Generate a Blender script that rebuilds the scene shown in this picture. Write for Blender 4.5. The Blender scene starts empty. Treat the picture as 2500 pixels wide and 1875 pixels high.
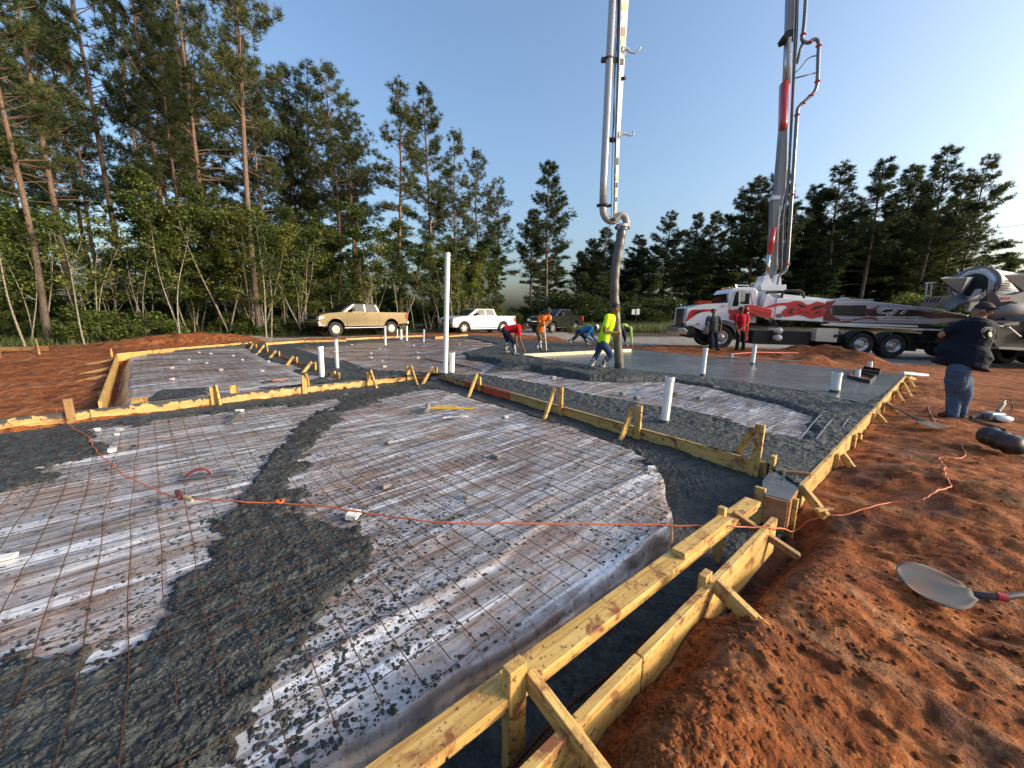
import bpy, bmesh, math, random
import numpy as np
from mathutils import Vector, Matrix
random.seed(7); RNG=np.random.default_rng(5)
S=bpy.context.scene
R=math.radians
# ------------------------------------------------------------------ camera
FPX=939.0; H0=765.0; ROLL=R(0.8); CZ=1.45
PITCH=math.atan((937.5-H0)/FPX)
FW=Vector((0,math.cos(PITCH),-math.sin(PITCH))); U0=Vector((0,math.sin(PITCH),math.cos(PITCH))); R0=Vector((1,0,0))
RT=R0*math.cos(ROLL)+U0*math.sin(ROLL); UP=U0*math.cos(ROLL)-R0*math.sin(ROLL)
cd=bpy.data.cameras.new('camera'); cam=bpy.data.objects.new('camera',cd); S.collection.objects.link(cam)
cam.matrix_world=Matrix.Translation((0,0,CZ))@Matrix((RT,UP,-FW)).transposed().to_4x4()
cd.sensor_width=36; cd.lens=36*FPX/2500; cd.clip_start=0.05; cd.clip_end=3000
S.camera=cam
S.render.resolution_x=1024; S.render.resolution_y=768
# ------------------------------------------------------------------ light
SUN_AZ=R(103); SUN_EL=R(18)
w=bpy.data.worlds.new('World'); S.world=w; w.use_nodes=True
nt=w.node_tree; nt.nodes.clear()
o_=nt.nodes.new('ShaderNodeOutputWorld'); b_=nt.nodes.new('ShaderNodeBackground'); sk=nt.nodes.new('ShaderNodeTexSky')
sk.sky_type='NISHITA'; sk.sun_disc=False; sk.sun_elevation=SUN_EL; sk.sun_rotation=SUN_AZ
sk.air_density=1.15; sk.dust_density=5.0; sk.ozone_density=3.3; sk.altitude=0
b_.inputs[1].default_value=0.15
nt.links.new(sk.outputs[0],b_.inputs[0]); nt.links.new(b_.outputs[0],o_.inputs[0])
sl=bpy.data.lights.new('sun','SUN'); sl.energy=2.0; sl.angle=R(8.0); sl.color=(1,0.84,0.64)
so=bpy.data.objects.new('sun',sl); S.collection.objects.link(so)
sd_=Vector((math.sin(SUN_AZ)*math.cos(SUN_EL),math.cos(SUN_AZ)*math.cos(SUN_EL),math.sin(SUN_EL)))
so.rotation_euler=sd_.to_track_quat('Z','Y').to_euler(); so.location=(30,10,30)
S.view_settings.view_transform='Standard'; S.view_settings.look='None'; S.view_settings.gamma=1
S.view_settings.use_curve_mapping=False; S.view_settings.exposure=1.12
S.render.engine='CYCLES'
# ------------------------------------------------------------------ helpers
def ray(px,py): return FW+RT*((px-1250)/FPX)-UP*((py-937.5)/FPX)
def P(px,py,z=0.0):
    v=ray(px,py); return Vector((0,0,CZ))+v*((z-CZ)/v.z)
def PD(px,py,d):
    v=ray(px,py); return Vector((0,0,CZ))+v*(d/v.y)
def hor(px): return H0+(px-1250)*math.tan(ROLL)
C=bpy.context.scene.collection
def link(o): C.objects.link(o); return o
def meta(o,label=None,cat=None,group=None,kind=None):
    if label: o['label']=label
    if cat: o['category']=cat
    if group: o['group']=group
    if kind: o['kind']=kind
    return o
def thing(name,label,cat,loc=(0,0,0),group=None):
    o=bpy.data.objects.new(name,None); o.location=loc; o.empty_display_size=0.2; link(o)
    return meta(o,label,cat,group)
class MB:
    def __init__(s): s.v=[]; s.f=[]; s.mi=[]
    def add(s,vs,fs,m=0):
        n=len(s.v); s.v+= [tuple(v) for v in vs]; s.f+=[tuple(i+n for i in f) for f in fs]; s.mi+=[m]*len(fs); return s
    def box(s,a,b,m=0):
        x0,y0,z0=a; x1,y1,z1=b
        return s.add([(x0,y0,z0),(x1,y0,z0),(x1,y1,z0),(x0,y1,z0),(x0,y0,z1),(x1,y0,z1),(x1,y1,z1),(x0,y1,z1)],
          [(0,3,2,1),(4,5,6,7),(0,1,5,4),(1,2,6,5),(2,3,7,6),(3,0,4,7)],m)
    def tube(s,pts,r,n=8,m=0,cap=True):
        pts=[Vector(p) for p in pts]; rs=r if hasattr(r,'__len__') else [r]*len(pts)
        vs=[];fs=[]; prev=None
        for i,p in enumerate(pts):
            t=(pts[min(i+1,len(pts)-1)]-pts[max(i-1,0)]); t=t.normalized() if t.length>1e-9 else Vector((0,0,1))
            if prev is None:
                a=t.cross(Vector((0,0,1))); a=a.normalized() if a.length>1e-3 else Vector((1,0,0))
            else:
                a=(prev-t*prev.dot(t)); a=a.normalized() if a.length>1e-6 else t.orthogonal().normalized()
            prev=a; b=t.cross(a)
            for k in range(n):
                q=2*math.pi*k/n; vs.append(p+(a*math.cos(q)+b*math.sin(q))*rs[i])
        for i in range(len(pts)-1):
            for k in range(n):
                k2=(k+1)%n; fs.append((i*n+k,i*n+k2,(i+1)*n+k2,(i+1)*n+k))
        if cap: fs.append(tuple(range(n-1,-1,-1))); fs.append(tuple((len(pts)-1)*n+k for k in range(n)))
        return s.add(vs,fs,m)
    def prism(s,poly,d0,d1,fn,m=0):
        # poly: 2D points, fn(x,y,d)->3D
        n=len(poly); vs=[fn(x,y,d0) for x,y in poly]+[fn(x,y,d1) for x,y in poly]
        fs=[tuple(range(n)),tuple(range(2*n-1,n-1,-1))]+[(i,i+n,(i+1)%n+n,(i+1)%n) for i in range(n)]
        return s.add(vs,fs,m)
    def ball(s,c,r,n=10,m=0,sc=(1,1,1),rot=None):
        c=Vector(c); vs=[];fs=[]; h=max(4,n//2)
        for i in range(h+1):
            th=math.pi*i/h
            for k in range(n):
                ph=2*math.pi*k/n; q=Vector((math.sin(th)*math.cos(ph)*sc[0],math.sin(th)*math.sin(ph)*sc[1],math.cos(th)*sc[2]))*r
                if rot: q=rot@q
                vs.append(c+q)
        for i in range(h):
            for k in range(n):
                k2=(k+1)%n; fs.append((i*n+k,(i+1)*n+k,(i+1)*n+k2,i*n+k2))
        return s.add(vs,fs,m)
    def lathe(s,prof,fn,n=24,m=0):
        vs=[];fs=[]
        for (r,h) in prof:
            for k in range(n):
                q=2*math.pi*k/n; vs.append(fn(r*math.cos(q),r*math.sin(q),h))
        for i in range(len(prof)-1):
            for k in range(n):
                k2=(k+1)%n; fs.append((i*n+k,i*n+k2,(i+1)*n+k2,(i+1)*n+k))
        return s.add(vs,fs,m)
    def mesh(s,name,mats,loc=None,smooth=False):
        me=bpy.data.meshes.new(name)
        if loc is not None:
            L=Vector(loc); vs=[(v[0]-L.x,v[1]-L.y,v[2]-L.z) for v in s.v]
        else: vs=s.v
        me.from_pydata(vs,[],s.f)
        mats=mats if isinstance(mats,(list,tuple)) else [mats]
        for m in mats: me.materials.append(m)
        if len(mats)>1: me.polygons.foreach_set('material_index',s.mi)
        if smooth: me.polygons.foreach_set('use_smooth',[True]*len(me.polygons))
        me.validate(); 
        return me
def fixn(me):
    bm=bmesh.new(); bm.from_mesh(me); bmesh.ops.recalc_face_normals(bm,faces=bm.faces); bm.to_mesh(me); bm.free()
def bevel(ob,w,seg=2,ang=40):
    md=ob.modifiers.new('bevel','BEVEL'); md.width=w; md.segments=seg; md.limit_method='ANGLE'; md.angle_limit=R(ang); return ob
def part(T,name,mb,mats,smooth=False,bev=0,label=None,auto=False):
    # mb in world coordinates; T a thing or part
    loc=Vector(T.location) if T else Vector((0,0,0))
    q=T
    while q is not None and q.parent is not None:
        q=q.parent; loc=loc+Vector(q.location)
    me=mb.mesh(name,mats,loc,smooth); fixn(me)
    o=bpy.data.objects.new(name,me); link(o); o.parent=T
    if bev: bevel(o,bev)
    if label: o['label']=label
    return o
def solo(name,label,cat,mb,mats,loc=None,smooth=False,bev=0,group=None,kind=None):
    if loc is None:
        a=np.array(mb.v); loc=((a[:,0].min()+a[:,0].max())/2,(a[:,1].min()+a[:,1].max())/2,a[:,2].min())
    me=mb.mesh(name,mats,loc,smooth); fixn(me)
    o=bpy.data.objects.new(name,me); o.location=loc; link(o)
    if bev: bevel(o,bev)
    return meta(o,label,cat,group,kind)
_bm={}
def beam(T,name,a,b,w,h,mat,up=(0,0,1),bev=0.003,label=None,point=False):
    # timber from a to b (centre line), width w sideways, height h along 'up'
    a=Vector(a); b=Vector(b); x=(b-a); L=x.length; x.normalize(); z=Vector(up); z=(z-x*z.dot(x)); 
    if z.length<1e-4: z=x.orthogonal()
    z.normalize(); y=z.cross(x)
    mb=MB(); mb.box((0,-w/2,-h/2),(L,w/2,h/2))
    if point: # pointed stake end at b
        for i in (1,2,5,6):
            v=mb.v[i]; mb.v[i]=(v[0]-0.06,v[1],v[2])
        mb.v+= [(L,0,0)]; mb.f=[f for f in mb.f if f!=(1,2,6,5)]; mb.mi=[0]*len(mb.f)
        mb.f+=[(1,2,8),(2,6,8),(6,5,8),(5,1,8)]; mb.mi+=[0]*4
    me=mb.mesh(name,mat)
    o=bpy.data.objects.new(name,me); link(o)
    if T: o.parent=T
    o.location=a-(Vector(T.location) if T else Vector()); o.rotation_euler=Matrix((x,y,z)).transposed().to_euler()
    if bev: bevel(o,bev,1)
    if label: o['label']=label
    return o
# ---- numpy noise
def _h(ix,iy,s):
    n=(ix.astype(np.int64)*374761393+iy.astype(np.int64)*668265263+s*982451653)&0xffffffff
    n=((n^(n>>13))*1274126177)&0xffffffff
    return ((n^(n>>16))&0xffffff)/float(0xffffff)
def vn(x,y,s=0):
    x=np.asarray(x,float); y=np.asarray(y,float); x0=np.floor(x); y0=np.floor(y); fx=x-x0; fy=y-y0
    fx=fx*fx*(3-2*fx); fy=fy*fy*(3-2*fy)
    a=_h(x0,y0,s); b=_h(x0+1,y0,s); c=_h(x0,y0+1,s); d=_h(x0+1,y0+1,s)
    return (a*(1-fx)+b*fx)*(1-fy)+(c*(1-fx)+d*fx)*fy
def fbm(x,y,oct=4,s=0,g=0.5):
    t=0;a=1;n=0
    for i in range(oct):
        t=t+a*(vn(x,y,s+i*17)-0.5); n+=a; a*=g; x=x*2.03+5.1; y=y*2.03-3.7
    return t/n*2
def lumps(x,y,s=0):
    # rounded cell lumps (worley like), 0..1
    x0=np.floor(x); y0=np.floor(y); best=np.full(np.shape(x),9.0)
    for i in (-1,0,1):
        for j in (-1,0,1):
            cx=x0+i+_h(x0+i,y0+j,s); cy=y0+j+_h(x0+i,y0+j,s+9)
            best=np.minimum(best,(x-cx)**2+(y-cy)**2)
    return np.clip(1-best*1.6,0,1)
def sm(a,b,x):
    t=np.clip((x-a)/(b-a),0,1); return t*t*(3-2*t)
def sdpoly(poly,X,Y,near=False):
    # signed distance, negative inside
    p=np.array([(q[0],q[1]) for q in poly],float); X=np.asarray(X,float); Y=np.asarray(Y,float)
    d=np.full(X.shape,1e9); ins=np.zeros(X.shape,bool); nx=X.copy(); ny=Y.copy()
    for i in range(len(p)):
        a=p[i]; b=p[(i+1)%len(p)]; e=b-a; wx=X-a[0]; wy=Y-a[1]
        t=np.clip((wx*e[0]+wy*e[1])/(e@e+1e-12),0,1); qx=a[0]+t*e[0]; qy=a[1]+t*e[1]
        dd=(X-qx)**2+(Y-qy)**2; m=dd<d; d=np.where(m,dd,d)
        if near: nx=np.where(m,qx,nx); ny=np.where(m,qy,ny)
        c=((a[1]>Y)!=(b[1]>Y)); 
        with np.errstate(divide='ignore',invalid='ignore'):
            xi=(b[0]-a[0])*(Y-a[1])/((b[1]-a[1])if b[1]!=a[1] else 1e-12)+a[0]
        ins^=c&(X<xi)
    d=np.sqrt(d); d=np.where(ins,-d,d)
    return (d,nx,ny) if near else d
def gp(pts,z=0.0): return [tuple(P(x,y,z))[:2] for x,y in pts]
def grid_mesh(name,X,Y,Z,keep,mat,attr=None,smooth=True,wrap=False):
    nr,na=X.shape; idx=np.arange(nr*na).reshape(nr,na)
    a=idx[:-1,:-1];b=idx[:-1,1:];c=idx[1:,1:];d=idx[1:,:-1]
    k=keep[:-1,:-1]|keep[:-1,1:]|keep[1:,1:]|keep[1:,:-1]
    F=np.stack([a[k],d[k],c[k],b[k]],1)
    used=np.zeros(nr*na,bool); used[F.ravel()]=True; re=np.cumsum(used)-1
    V=np.stack([X.ravel(),Y.ravel(),Z.ravel()],1)[used]; F=re[F]
    me=bpy.data.meshes.new(name); me.vertices.add(len(V)); me.vertices.foreach_set('co',V.astype(np.float32).ravel())
    me.loops.add(F.size); me.loops.foreach_set('vertex_index',F.ravel().astype(np.int32))
    me.polygons.add(len(F)); me.polygons.foreach_set('loop_start',np.arange(0,F.size,4,dtype=np.int32))
    try: me.polygons.foreach_set('loop_total',np.full(len(F),4,dtype=np.int32))
    except Exception: pass
    me.update(calc_edges=True); me.validate()
    if smooth: me.polygons.foreach_set('use_smooth',np.ones(len(F),bool))
    if attr is not None:
        at=me.color_attributes.new('zone','FLOAT_COLOR','POINT'); A=np.ones((nr*na,4),np.float32)
        for i,q in enumerate(attr): A[:,i]=q.ravel()
        at.data.foreach_set('color',A[used].ravel())
    me.materials.append(mat)
    o=bpy.data.objects.new(name,me); link(o); return o
def polar(a0,a1,na,r0,r1,nr):
    az=np.radians(np.linspace(a0,a1,na)); r=np.geomspace(r0,r1,nr)
    A,Rr=np.meshgrid(az,r); return Rr*np.sin(A),Rr*np.cos(A)
# ---- materials
class N:
    def __init__(s,name):
        s.m=bpy.data.materials.new(name); s.m.use_nodes=True; s.t=s.m.node_tree; s.b=s.t.nodes['Principled BSDF']; s.c=None
    def n(s,ty,**kw):
        x=s.t.nodes.new('ShaderNode'+ty)
        for k,v in kw.items():
            if k.startswith('i_'):
                kk=k[2:]; kk=int(kk) if kk.isdigit() else kk.replace('_',' ')
                s.inp(x,kk,v)
            else: setattr(x,k,v)
        return x
    def inp(s,node,k,v):
        i=node.inputs[k]
        if isinstance(v,bpy.types.NodeSocket): s.t.links.new(v,i)
        else:
            if hasattr(v,'__len__') and len(v)==3 and i.type=='RGBA': v=tuple(v)+(1,)
            i.default_value=v
    def coord(s,kind='Object',scale=(1,1,1),rot=(0,0,0),loc=(0,0,0)):
        tc=s.n('TexCoord'); mp=s.n('Mapping'); s.t.links.new(tc.outputs[kind],mp.inputs[0])
        mp.inputs['Rotation'].default_value=rot; mp.inputs['Location'].default_value=loc
        if rot!=(0,0,0) and scale!=(1,1,1):   # turn first, then stretch
            m2=s.n('Mapping'); s.t.links.new(mp.outputs[0],m2.inputs[0]); m2.inputs['Scale'].default_value=scale; return m2.outputs[0]
        mp.inputs['Scale'].default_value=scale; return mp.outputs[0]
    def noise(s,co,scale,detail=4,rough=0.55,dist=0.0):
        x=s.n('TexNoise'); s.t.links.new(co,x.inputs['Vector']); x.inputs['Scale'].default_value=scale
        x.inputs['Detail'].default_value=detail; x.inputs['Roughness'].default_value=rough; x.inputs['Distortion'].default_value=dist
        return x.outputs['Fac']
    def voro(s,co,scale,feat='F1',out='Distance'):
        x=s.n('TexVoronoi',feature=feat); s.t.links.new(co,x.inputs['Vector']); x.inputs['Scale'].default_value=scale; return x.outputs[out]
    def ramp(s,fac,stops):
        x=s.n('ValToRGB'); s.t.links.new(fac,x.inputs[0]); e=x.color_ramp.elements
        while len(e)<len(stops): e.new(0.5)
        for q,(p,c) in zip(e,stops):
            q.position=p; q.color=(c,c,c,1) if not hasattr(c,'__len__') else tuple(c)+(1,)
        return x.outputs[0]
    def mix(s,f,a,b,mode='MIX'):
        x=s.n('MixRGB',blend_type=mode); s.inp(x,0,f); s.inp(x,1,a); s.inp(x,2,b); return x.outputs[0]
    def math(s,op,a,b=0.5,c=None):
        x=s.n('Math',operation=op); s.inp(x,0,a); s.inp(x,1,b)
        if c is not None: s.inp(x,2,c)
        return x.outputs[0]
    def bump(s,h,st=0.3,dist=0.02,nrm=None):
        x=s.n('Bump'); s.inp(x,'Strength',st); s.inp(x,'Distance',dist); s.inp(x,'Height',h)
        if nrm is not None: s.inp(x,'Normal',nrm)
        return x.outputs[0]
    def out(s,col=None,rough=None,normal=None,metal=None,spec=None,**kw):
        if col is not None: s.inp(s.b,'Base Color',col)
        if rough is not None: s.inp(s.b,'Roughness',rough)
        if normal is not None: s.inp(s.b,'Normal',normal)
        if metal is not None: s.inp(s.b,'Metallic',metal)
        if spec is not None: s.inp(s.b,'Specular IOR Level',spec)
        for k,v in kw.items(): s.inp(s.b,k.replace('_',' '),v)
        return s.m
def simple(name,col,rough=0.5,metal=0.0,dirt=0.25,dcol=(0.12,0.09,0.07),sc=3.0,bump=0.1,**kw):
    q=N(name); co=q.coord('Object'); n1=q.noise(co,sc,5,0.6); n2=q.noise(co,sc*9,4,0.6)
    f=q.ramp(n1,[(0.45,0.0),(0.75,dirt)]); c=q.mix(f,col,dcol); c=q.mix(q.math('MULTIPLY',n2,0.25),c,tuple(x*0.6 for x in col))
    r=q.math('ADD',q.math('MULTIPLY',n1,0.2),rough-0.1)
    return q.out(c,r,q.bump(n2,bump,0.004),metal,**kw)
# ------------------------------------------------------------------ setting materials
HA=R(43.2)
_c=P(1065,918); CCu=(_c.x*math.cos(HA)+_c.y*math.sin(HA),-_c.x*math.sin(HA)+_c.y*math.cos(HA))
def m_ground():
    q=N('red_dirt_and_sand'); co=q.coord('Object'); at=q.n('VertexColor',layer_name='zone'); sep=q.n('SeparateColor'); q.t.links.new(at.outputs[0],sep.inputs[0])
    dirt,litter,wet=sep.outputs[0],sep.outputs[1],sep.outputs[2]
    cs=q.coord('Object',scale=(0.45,2.4,1),rot=(0,0,R(62)))
    n1=q.noise(co,0.9,6,0.6,0.4); n2=q.noise(co,5,7,0.65,0.6); n3=q.noise(co,38,5,0.7); ns=q.noise(cs,2.6,6,0.65,0.7)
    dc=q.ramp(n2,[(0.32,(0.070,0.020,0.008)),(0.45,(0.20,0.052,0.013)),(0.57,(0.33,0.098,0.025)),(0.75,(0.48,0.22,0.085))])
    pale=q.ramp(ns,[(0.5,0.0),(0.72,0.75)]); dc=q.mix(pale,dc,(0.40,0.23,0.12))
    dk=q.ramp(n1,[(0.3,0.7),(0.5,0.0)]); dc=q.mix(dk,dc,(0.09,0.032,0.014))
    dc=q.mix(q.math('MULTIPLY',wet,0.6),dc,(0.055,0.050,0.045))
    sc=q.ramp(ns,[(0.3,(0.15,0.13,0.115)),(0.5,(0.30,0.27,0.235)),(0.72,(0.46,0.42,0.37))])
    sc=q.mix(q.ramp(n2,[(0.5,0.0),(0.75,0.5)]),sc,(0.14,0.11,0.09))
    lc=q.ramp(n2,[(0.3,(0.028,0.022,0.014)),(0.5,(0.07,0.05,0.03)),(0.7,(0.15,0.115,0.075))])
    d2=q.math('ADD',dirt,q.math('MULTIPLY',q.math('SUBTRACT',n2,0.5),0.9)); d2=q.ramp(d2,[(0.42,0.0),(0.58,1.0)])
    l2=q.math('ADD',litter,q.math('MULTIPLY',q.math('SUBTRACT',n2,0.5),0.9)); l2=q.ramp(l2,[(0.4,0.0),(0.6,1.0)])
    c=q.mix(d2,sc,dc); c=q.mix(l2,c,lc)
    c=q.mix(q.ramp(n3,[(0.3,0.55),(0.55,0.0)]),c,(0.04,0.018,0.008))
    peb=q.voro(co,55); c=q.mix(q.ramp(peb,[(0.035,0.8),(0.06,0.0)]),c,(0.35,0.28,0.22))
    h=q.math('ADD',q.math('MULTIPLY',n2,1.0),q.math('MULTIPLY',n3,0.35)); h=q.math('ADD',h,q.math('MULTIPLY',ns,0.8))
    return q.out(c,0.9,q.bump(h,0.9,0.06),spec=0.2)
def m_conc():
    q=N('rough_wet_concrete'); co=q.coord('Object')
    n1=q.noise(co,1.3,5,0.6); n2=q.noise(co,14,6,0.65,0.3); n3=q.noise(co,70,5,0.7); v=q.voro(co,42,'SMOOTH_F1'); v2=q.voro(co,22,'SMOOTH_F1')
    c=q.ramp(n2,[(0.3,(0.020,0.022,0.021)),(0.48,(0.044,0.048,0.046)),(0.72,(0.10,0.106,0.10))])
    c=q.mix(q.ramp(n1,[(0.5,0.0),(0.7,0.3)]),c,(0.12,0.125,0.118))
    h=q.math('SUBTRACT',q.math('MULTIPLY',n2,1.2),q.math('ADD',q.math('MULTIPLY',v,0.9),q.math('MULTIPLY',v2,0.9))); h=q.math('ADD',h,q.math('MULTIPLY',n3,0.4))
    return q.out(c,q.ramp(n2,[(0.3,0.45),(0.7,0.8)]),q.bump(h,0.8,0.03),spec=0.32)
def m_slab():
    q=N('smooth_wet_concrete'); co=q.coord('Object',scale=(1,1,1)); cs=q.coord('Object',scale=(0.5,3,1),rot=(0,0,R(-133)))
    n1=q.noise(co,0.7,5,0.6); n2=q.noise(cs,4,6,0.6,0.5); n3=q.noise(co,60,4,0.7)
    c=q.ramp(n1,[(0.3,(0.060,0.066,0.068)),(0.55,(0.10,0.107,0.108)),(0.75,(0.155,0.162,0.16))])
    c=q.mix(q.ramp(n2,[(0.45,0.0),(0.75,0.5)]),c,(0.055,0.06,0.062))
    h=q.math('ADD',n2,q.math('MULTIPLY',n3,0.25))
    return q.out(c,q.ramp(n2,[(0.3,0.16),(0.7,0.38)]),q.bump(h,0.22,0.02),spec=0.5)
def m_sheet(name,brown=0.5):
    q=N(name); cs=q.coord('Object',scale=(0.6,1.9,1),rot=(0,0,-HA)); co=q.coord('Object'); cf=q.coord('Object',scale=(0.17,1.9,1),rot=(0,0,-HA))
    n1=q.noise(cs,3.2,7,0.62,0.8); n2=q.noise(co,1.1,5,0.6); n3=q.noise(cs,9,6,0.7,1.0); n4=q.noise(co,26,6,0.7); cg=q.coord('Object',rot=(0,0,-HA)); sp=q.n('SeparateXYZ'); q.t.links.new(cg,sp.inputs[0]); nf=q.noise(cf,5,3,0.5,0.6)
    c=q.ramp(n1,[(0.28,(0.16,0.125,0.105)),(0.42,(0.27,0.245,0.235)),(0.54,(0.40,0.40,0.415)),(0.70,(0.62,0.63,0.67))])
    b=q.ramp(n2,[(0.42,0.0),(0.62,brown)]); n3r=q.ramp(n3,[(0.35,0.25),(0.6,1.0)]); c=q.mix(q.math('MULTIPLY',b,n3r),c,(0.34,0.17,0.075))
    w=q.ramp(nf,[(0.57,0.0),(0.63,0.8)]); c=q.mix(w,c,(0.72,0.74,0.78))  # white streaks: sky gleam on the folds, painted into the colour
    s=q.ramp(n4,[(0.56,0.0),(0.64,0.7)]); c=q.mix(s,c,(0.12,0.09,0.07))
    u0=CCu[0]-9.4; v0=CCu[1]-7.6; st=[]
    for o_,z0 in ((sp.outputs[0],u0),(sp.outputs[1],v0)):
        fr=q.math('FRACT',q.math('DIVIDE',q.math('SUBTRACT',o_,z0-15.24),0.1524)); st.append(q.math('ABSOLUTE',q.math('SUBTRACT',fr,0.5)))
    mx=q.math('MAXIMUM',st[0],st[1]); g=q.ramp(mx,[(0.40,0.0),(0.495,1.0)]); c=q.mix(q.math('MULTIPLY',g,q.ramp(n2,[(0.38,0.05),(0.62,0.6)])),c,(0.17,0.075,0.03))
    h=q.math('ADD',q.math('MULTIPLY',n1,1.0),q.math('MULTIPLY',nf,0.8)); h=q.math('ADD',h,q.math('MULTIPLY',n3,0.35))
    return q.out(c,q.ramp(n1,[(0.3,0.2),(0.7,0.42)]),q.bump(h,0.55,0.03),spec=0.55)
def m_wood(name,smear=0.0,dirt=0.35,base=((0.36,0.20,0.065),(0.55,0.36,0.13),(0.66,0.47,0.20)),vert=False,topdark=False):
    q=N(name); oi=q.n('ObjectInfo'); ad=q.n('VectorMath',operation='ADD'); co=q.coord('Object',scale=(0.9,14,14))
    q.t.links.new(co,ad.inputs[0]); cb=q.n('CombineXYZ'); r10=q.math('MULTIPLY',oi.outputs['Random'],37.0)
    for i in range(3): q.t.links.new(r10,cb.inputs[i])
    q.t.links.new(cb.outputs[0],ad.inputs[1]); cg=ad.outputs[0]
    co2=q.coord('Object'); ad2=q.n('VectorMath',operation='ADD'); q.t.links.new(co2,ad2.inputs[0]); q.t.links.new(cb.outputs[0],ad2.inputs[1]); cn=ad2.outputs[0]
    g=q.noise(cg,2.4,5,0.6,1.2); n=q.noise(cn,7,6,0.65,0.5); n2=q.noise(cn,38,4,0.6); kn=q.voro(q.coord('Object',scale=(1,2.6,2.6)),2.3)
    c=q.ramp(g,[(0.3,base[0]),(0.5,base[1]),(0.7,base[2])])
    c=q.mix(q.ramp(kn,[(0.05,0.75),(0.10,0.0)]),c,(0.11,0.045,0.015))
    c=q.mix(q.math('MULTIPLY',oi.outputs['Random'],0.22),c,(0.33,0.20,0.09))
    c=q.mix(q.ramp(n,[(0.53,0.0),(0.63,dirt*2)]),c,(0.23,0.09,0.035))
    c=q.mix(q.ramp(n2,[(0.60,0.0),(0.66,0.85)]),c,(0.035,0.03,0.027))
    if smear>0 or topdark:
        sp=q.n('SeparateXYZ'); q.t.links.new(co2,sp.inputs[0])
        zf=q.math('ADD',q.math('MULTIPLY',sp.outputs[2],5.0 if smear>0 else 0.0),q.math('ADD',q.math('MULTIPLY',n,1.5),smear-1.2))
        f=q.ramp(zf,[(0.42,0.0),(0.47,1.0)]); c=q.mix(f,c,(0.052,0.056,0.054))
    return q.out(c,0.62,q.bump(q.math('ADD',g,q.math('MULTIPLY',n2,0.3)),0.25,0.004),spec=0.3)
GROUND=m_ground(); CONC=m_conc(); SLAB=m_slab(); SHEET=m_sheet('milky_plastic_sheet',0.55); SHEET_B=m_sheet('muddy_plastic_sheet',0.95)
WOOD=m_wood('yellow_pine_timber',dirt=0.5,base=((0.36,0.19,0.05),(0.56,0.35,0.105),(0.66,0.46,0.165))); WOOD_S=m_wood('timber_splashed_with_concrete',smear=0.55); WOOD_R=m_wood('red_sprayed_timber',base=((0.50,0.05,0.015),(0.62,0.07,0.02),(0.35,0.10,0.04)),dirt=0.5)
WOOD_D=m_wood('dull_wet_timber',base=((0.16,0.085,0.035),(0.27,0.15,0.06),(0.36,0.21,0.09)),dirt=0.6)
# ------------------------------------------------------------------ zones (surveyed outlines)
CC=P(1065,918); UU=Vector((math.cos(HA),math.sin(HA),0)); VV=Vector((-math.sin(HA),math.cos(HA),0))
def H(u,v,z=0): p=CC+UU*u+VV*v; return Vector((p.x,p.y,z))
def uv(p): d=Vector((p[0],p[1],0))-Vector((CC.x,CC.y,0)); return d.dot(UU),d.dot(VV)
A_L4=P(1293,1875); B_L4=P(1885,1272); A_L3=P(1949,1185); B_L3=P(2208,918); E1=(B_L4-A_L4).normalized()
NEARR=A_L4-E1*3.0
L1a=P(218,1004); L1b=P(1030,910); e1=(L1b-L1a).normalized(); L1far=L1a-e1*7
L5a=P(285,868); L5b=P(243,983)
BK=[(605,840),(657,838),(844,829),(1160,818),(1540,851),(1600,858),(2208,914)]
rear=[tuple(L5b)[:2],tuple(L5a)[:2]]+gp(BK)+[tuple(B_L3)[:2],tuple(A_L3)[:2],tuple(P(1870,1132))[:2],tuple(P(1065,912))[:2]]
nearbay=[tuple(L1far)[:2],tuple(P(1064,907))[:2],tuple(P(1870,1132))[:2],tuple(A_L3)[:2],tuple(B_L4)[:2],tuple(NEARR)[:2],(-9,-4)]
ZS=-0.12   # sheet level, near bay
def zs_near(X,Y):
    u=(X-CC.x)*UU.x+(Y-CC.y)*UU.y; v=(X-CC.x)*VV.x+(Y-CC.y)*VV.y
    r=fbm(u*0.45,v*3.2,4,3); r2=np.exp(-((fbm(u*0.25,v*1.3,3,40))/0.05)**2)
    return ZS+0.016*r+0.016*r2+0.015*fbm(u*0.5,v*0.5,2,8)
padN=gp([(1646,1250),(1634,1290),(1600,1316),(1442,1441),(1397,1477),(1307,1550),(1153,1627),(990,1740),(900,1803)],ZS)
dpn=Vector(padN[-1]+(0,))-Vector(padN[-4]+(0,)); padN=padN+[tuple((Vector(padN[-1]+(0,))+dpn*3.0))[:2],(-9,-4),tuple(L1far+e1*0.2)[:2]]+[tuple(H(-0.35,-0.3))[:2]]+gp([(1400,1040),(1560,1095),(1625,1165)],ZS)
concN=[(x,y) for x,y in gp([(1055,922),(1400,998),(1700,1085),(1870,1140),(1905,1215),(1870,1262),(1700,1395),(1560,1500),(1300,1700)],ZS)]
band_in=[(1640,1255),(1625,1165),(1580,1112),(1500,1068),(1380,1030),(1250,982),(1160,963),(1090,950),(1015,952),(950,968),(870,975),(760,988),(633,996),(538,1008),(443,1020),(316,1040),(240,1047),(262,1066),(218,1086),(285,1098),(190,1120),(40,1152),(110,1176),(0,1206),(-120,1240),(-500,1400)]
concA=gp([(1060,921),(1400,1000),(1700,1085),(1868,1137),(1895,1215),(1865,1262),(1760,1335),(1690,1345),(1655,1310)]+band_in+[(-500,1080),(0,1030),(218,1006),(640,958),(1030,912)],ZS)
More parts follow.
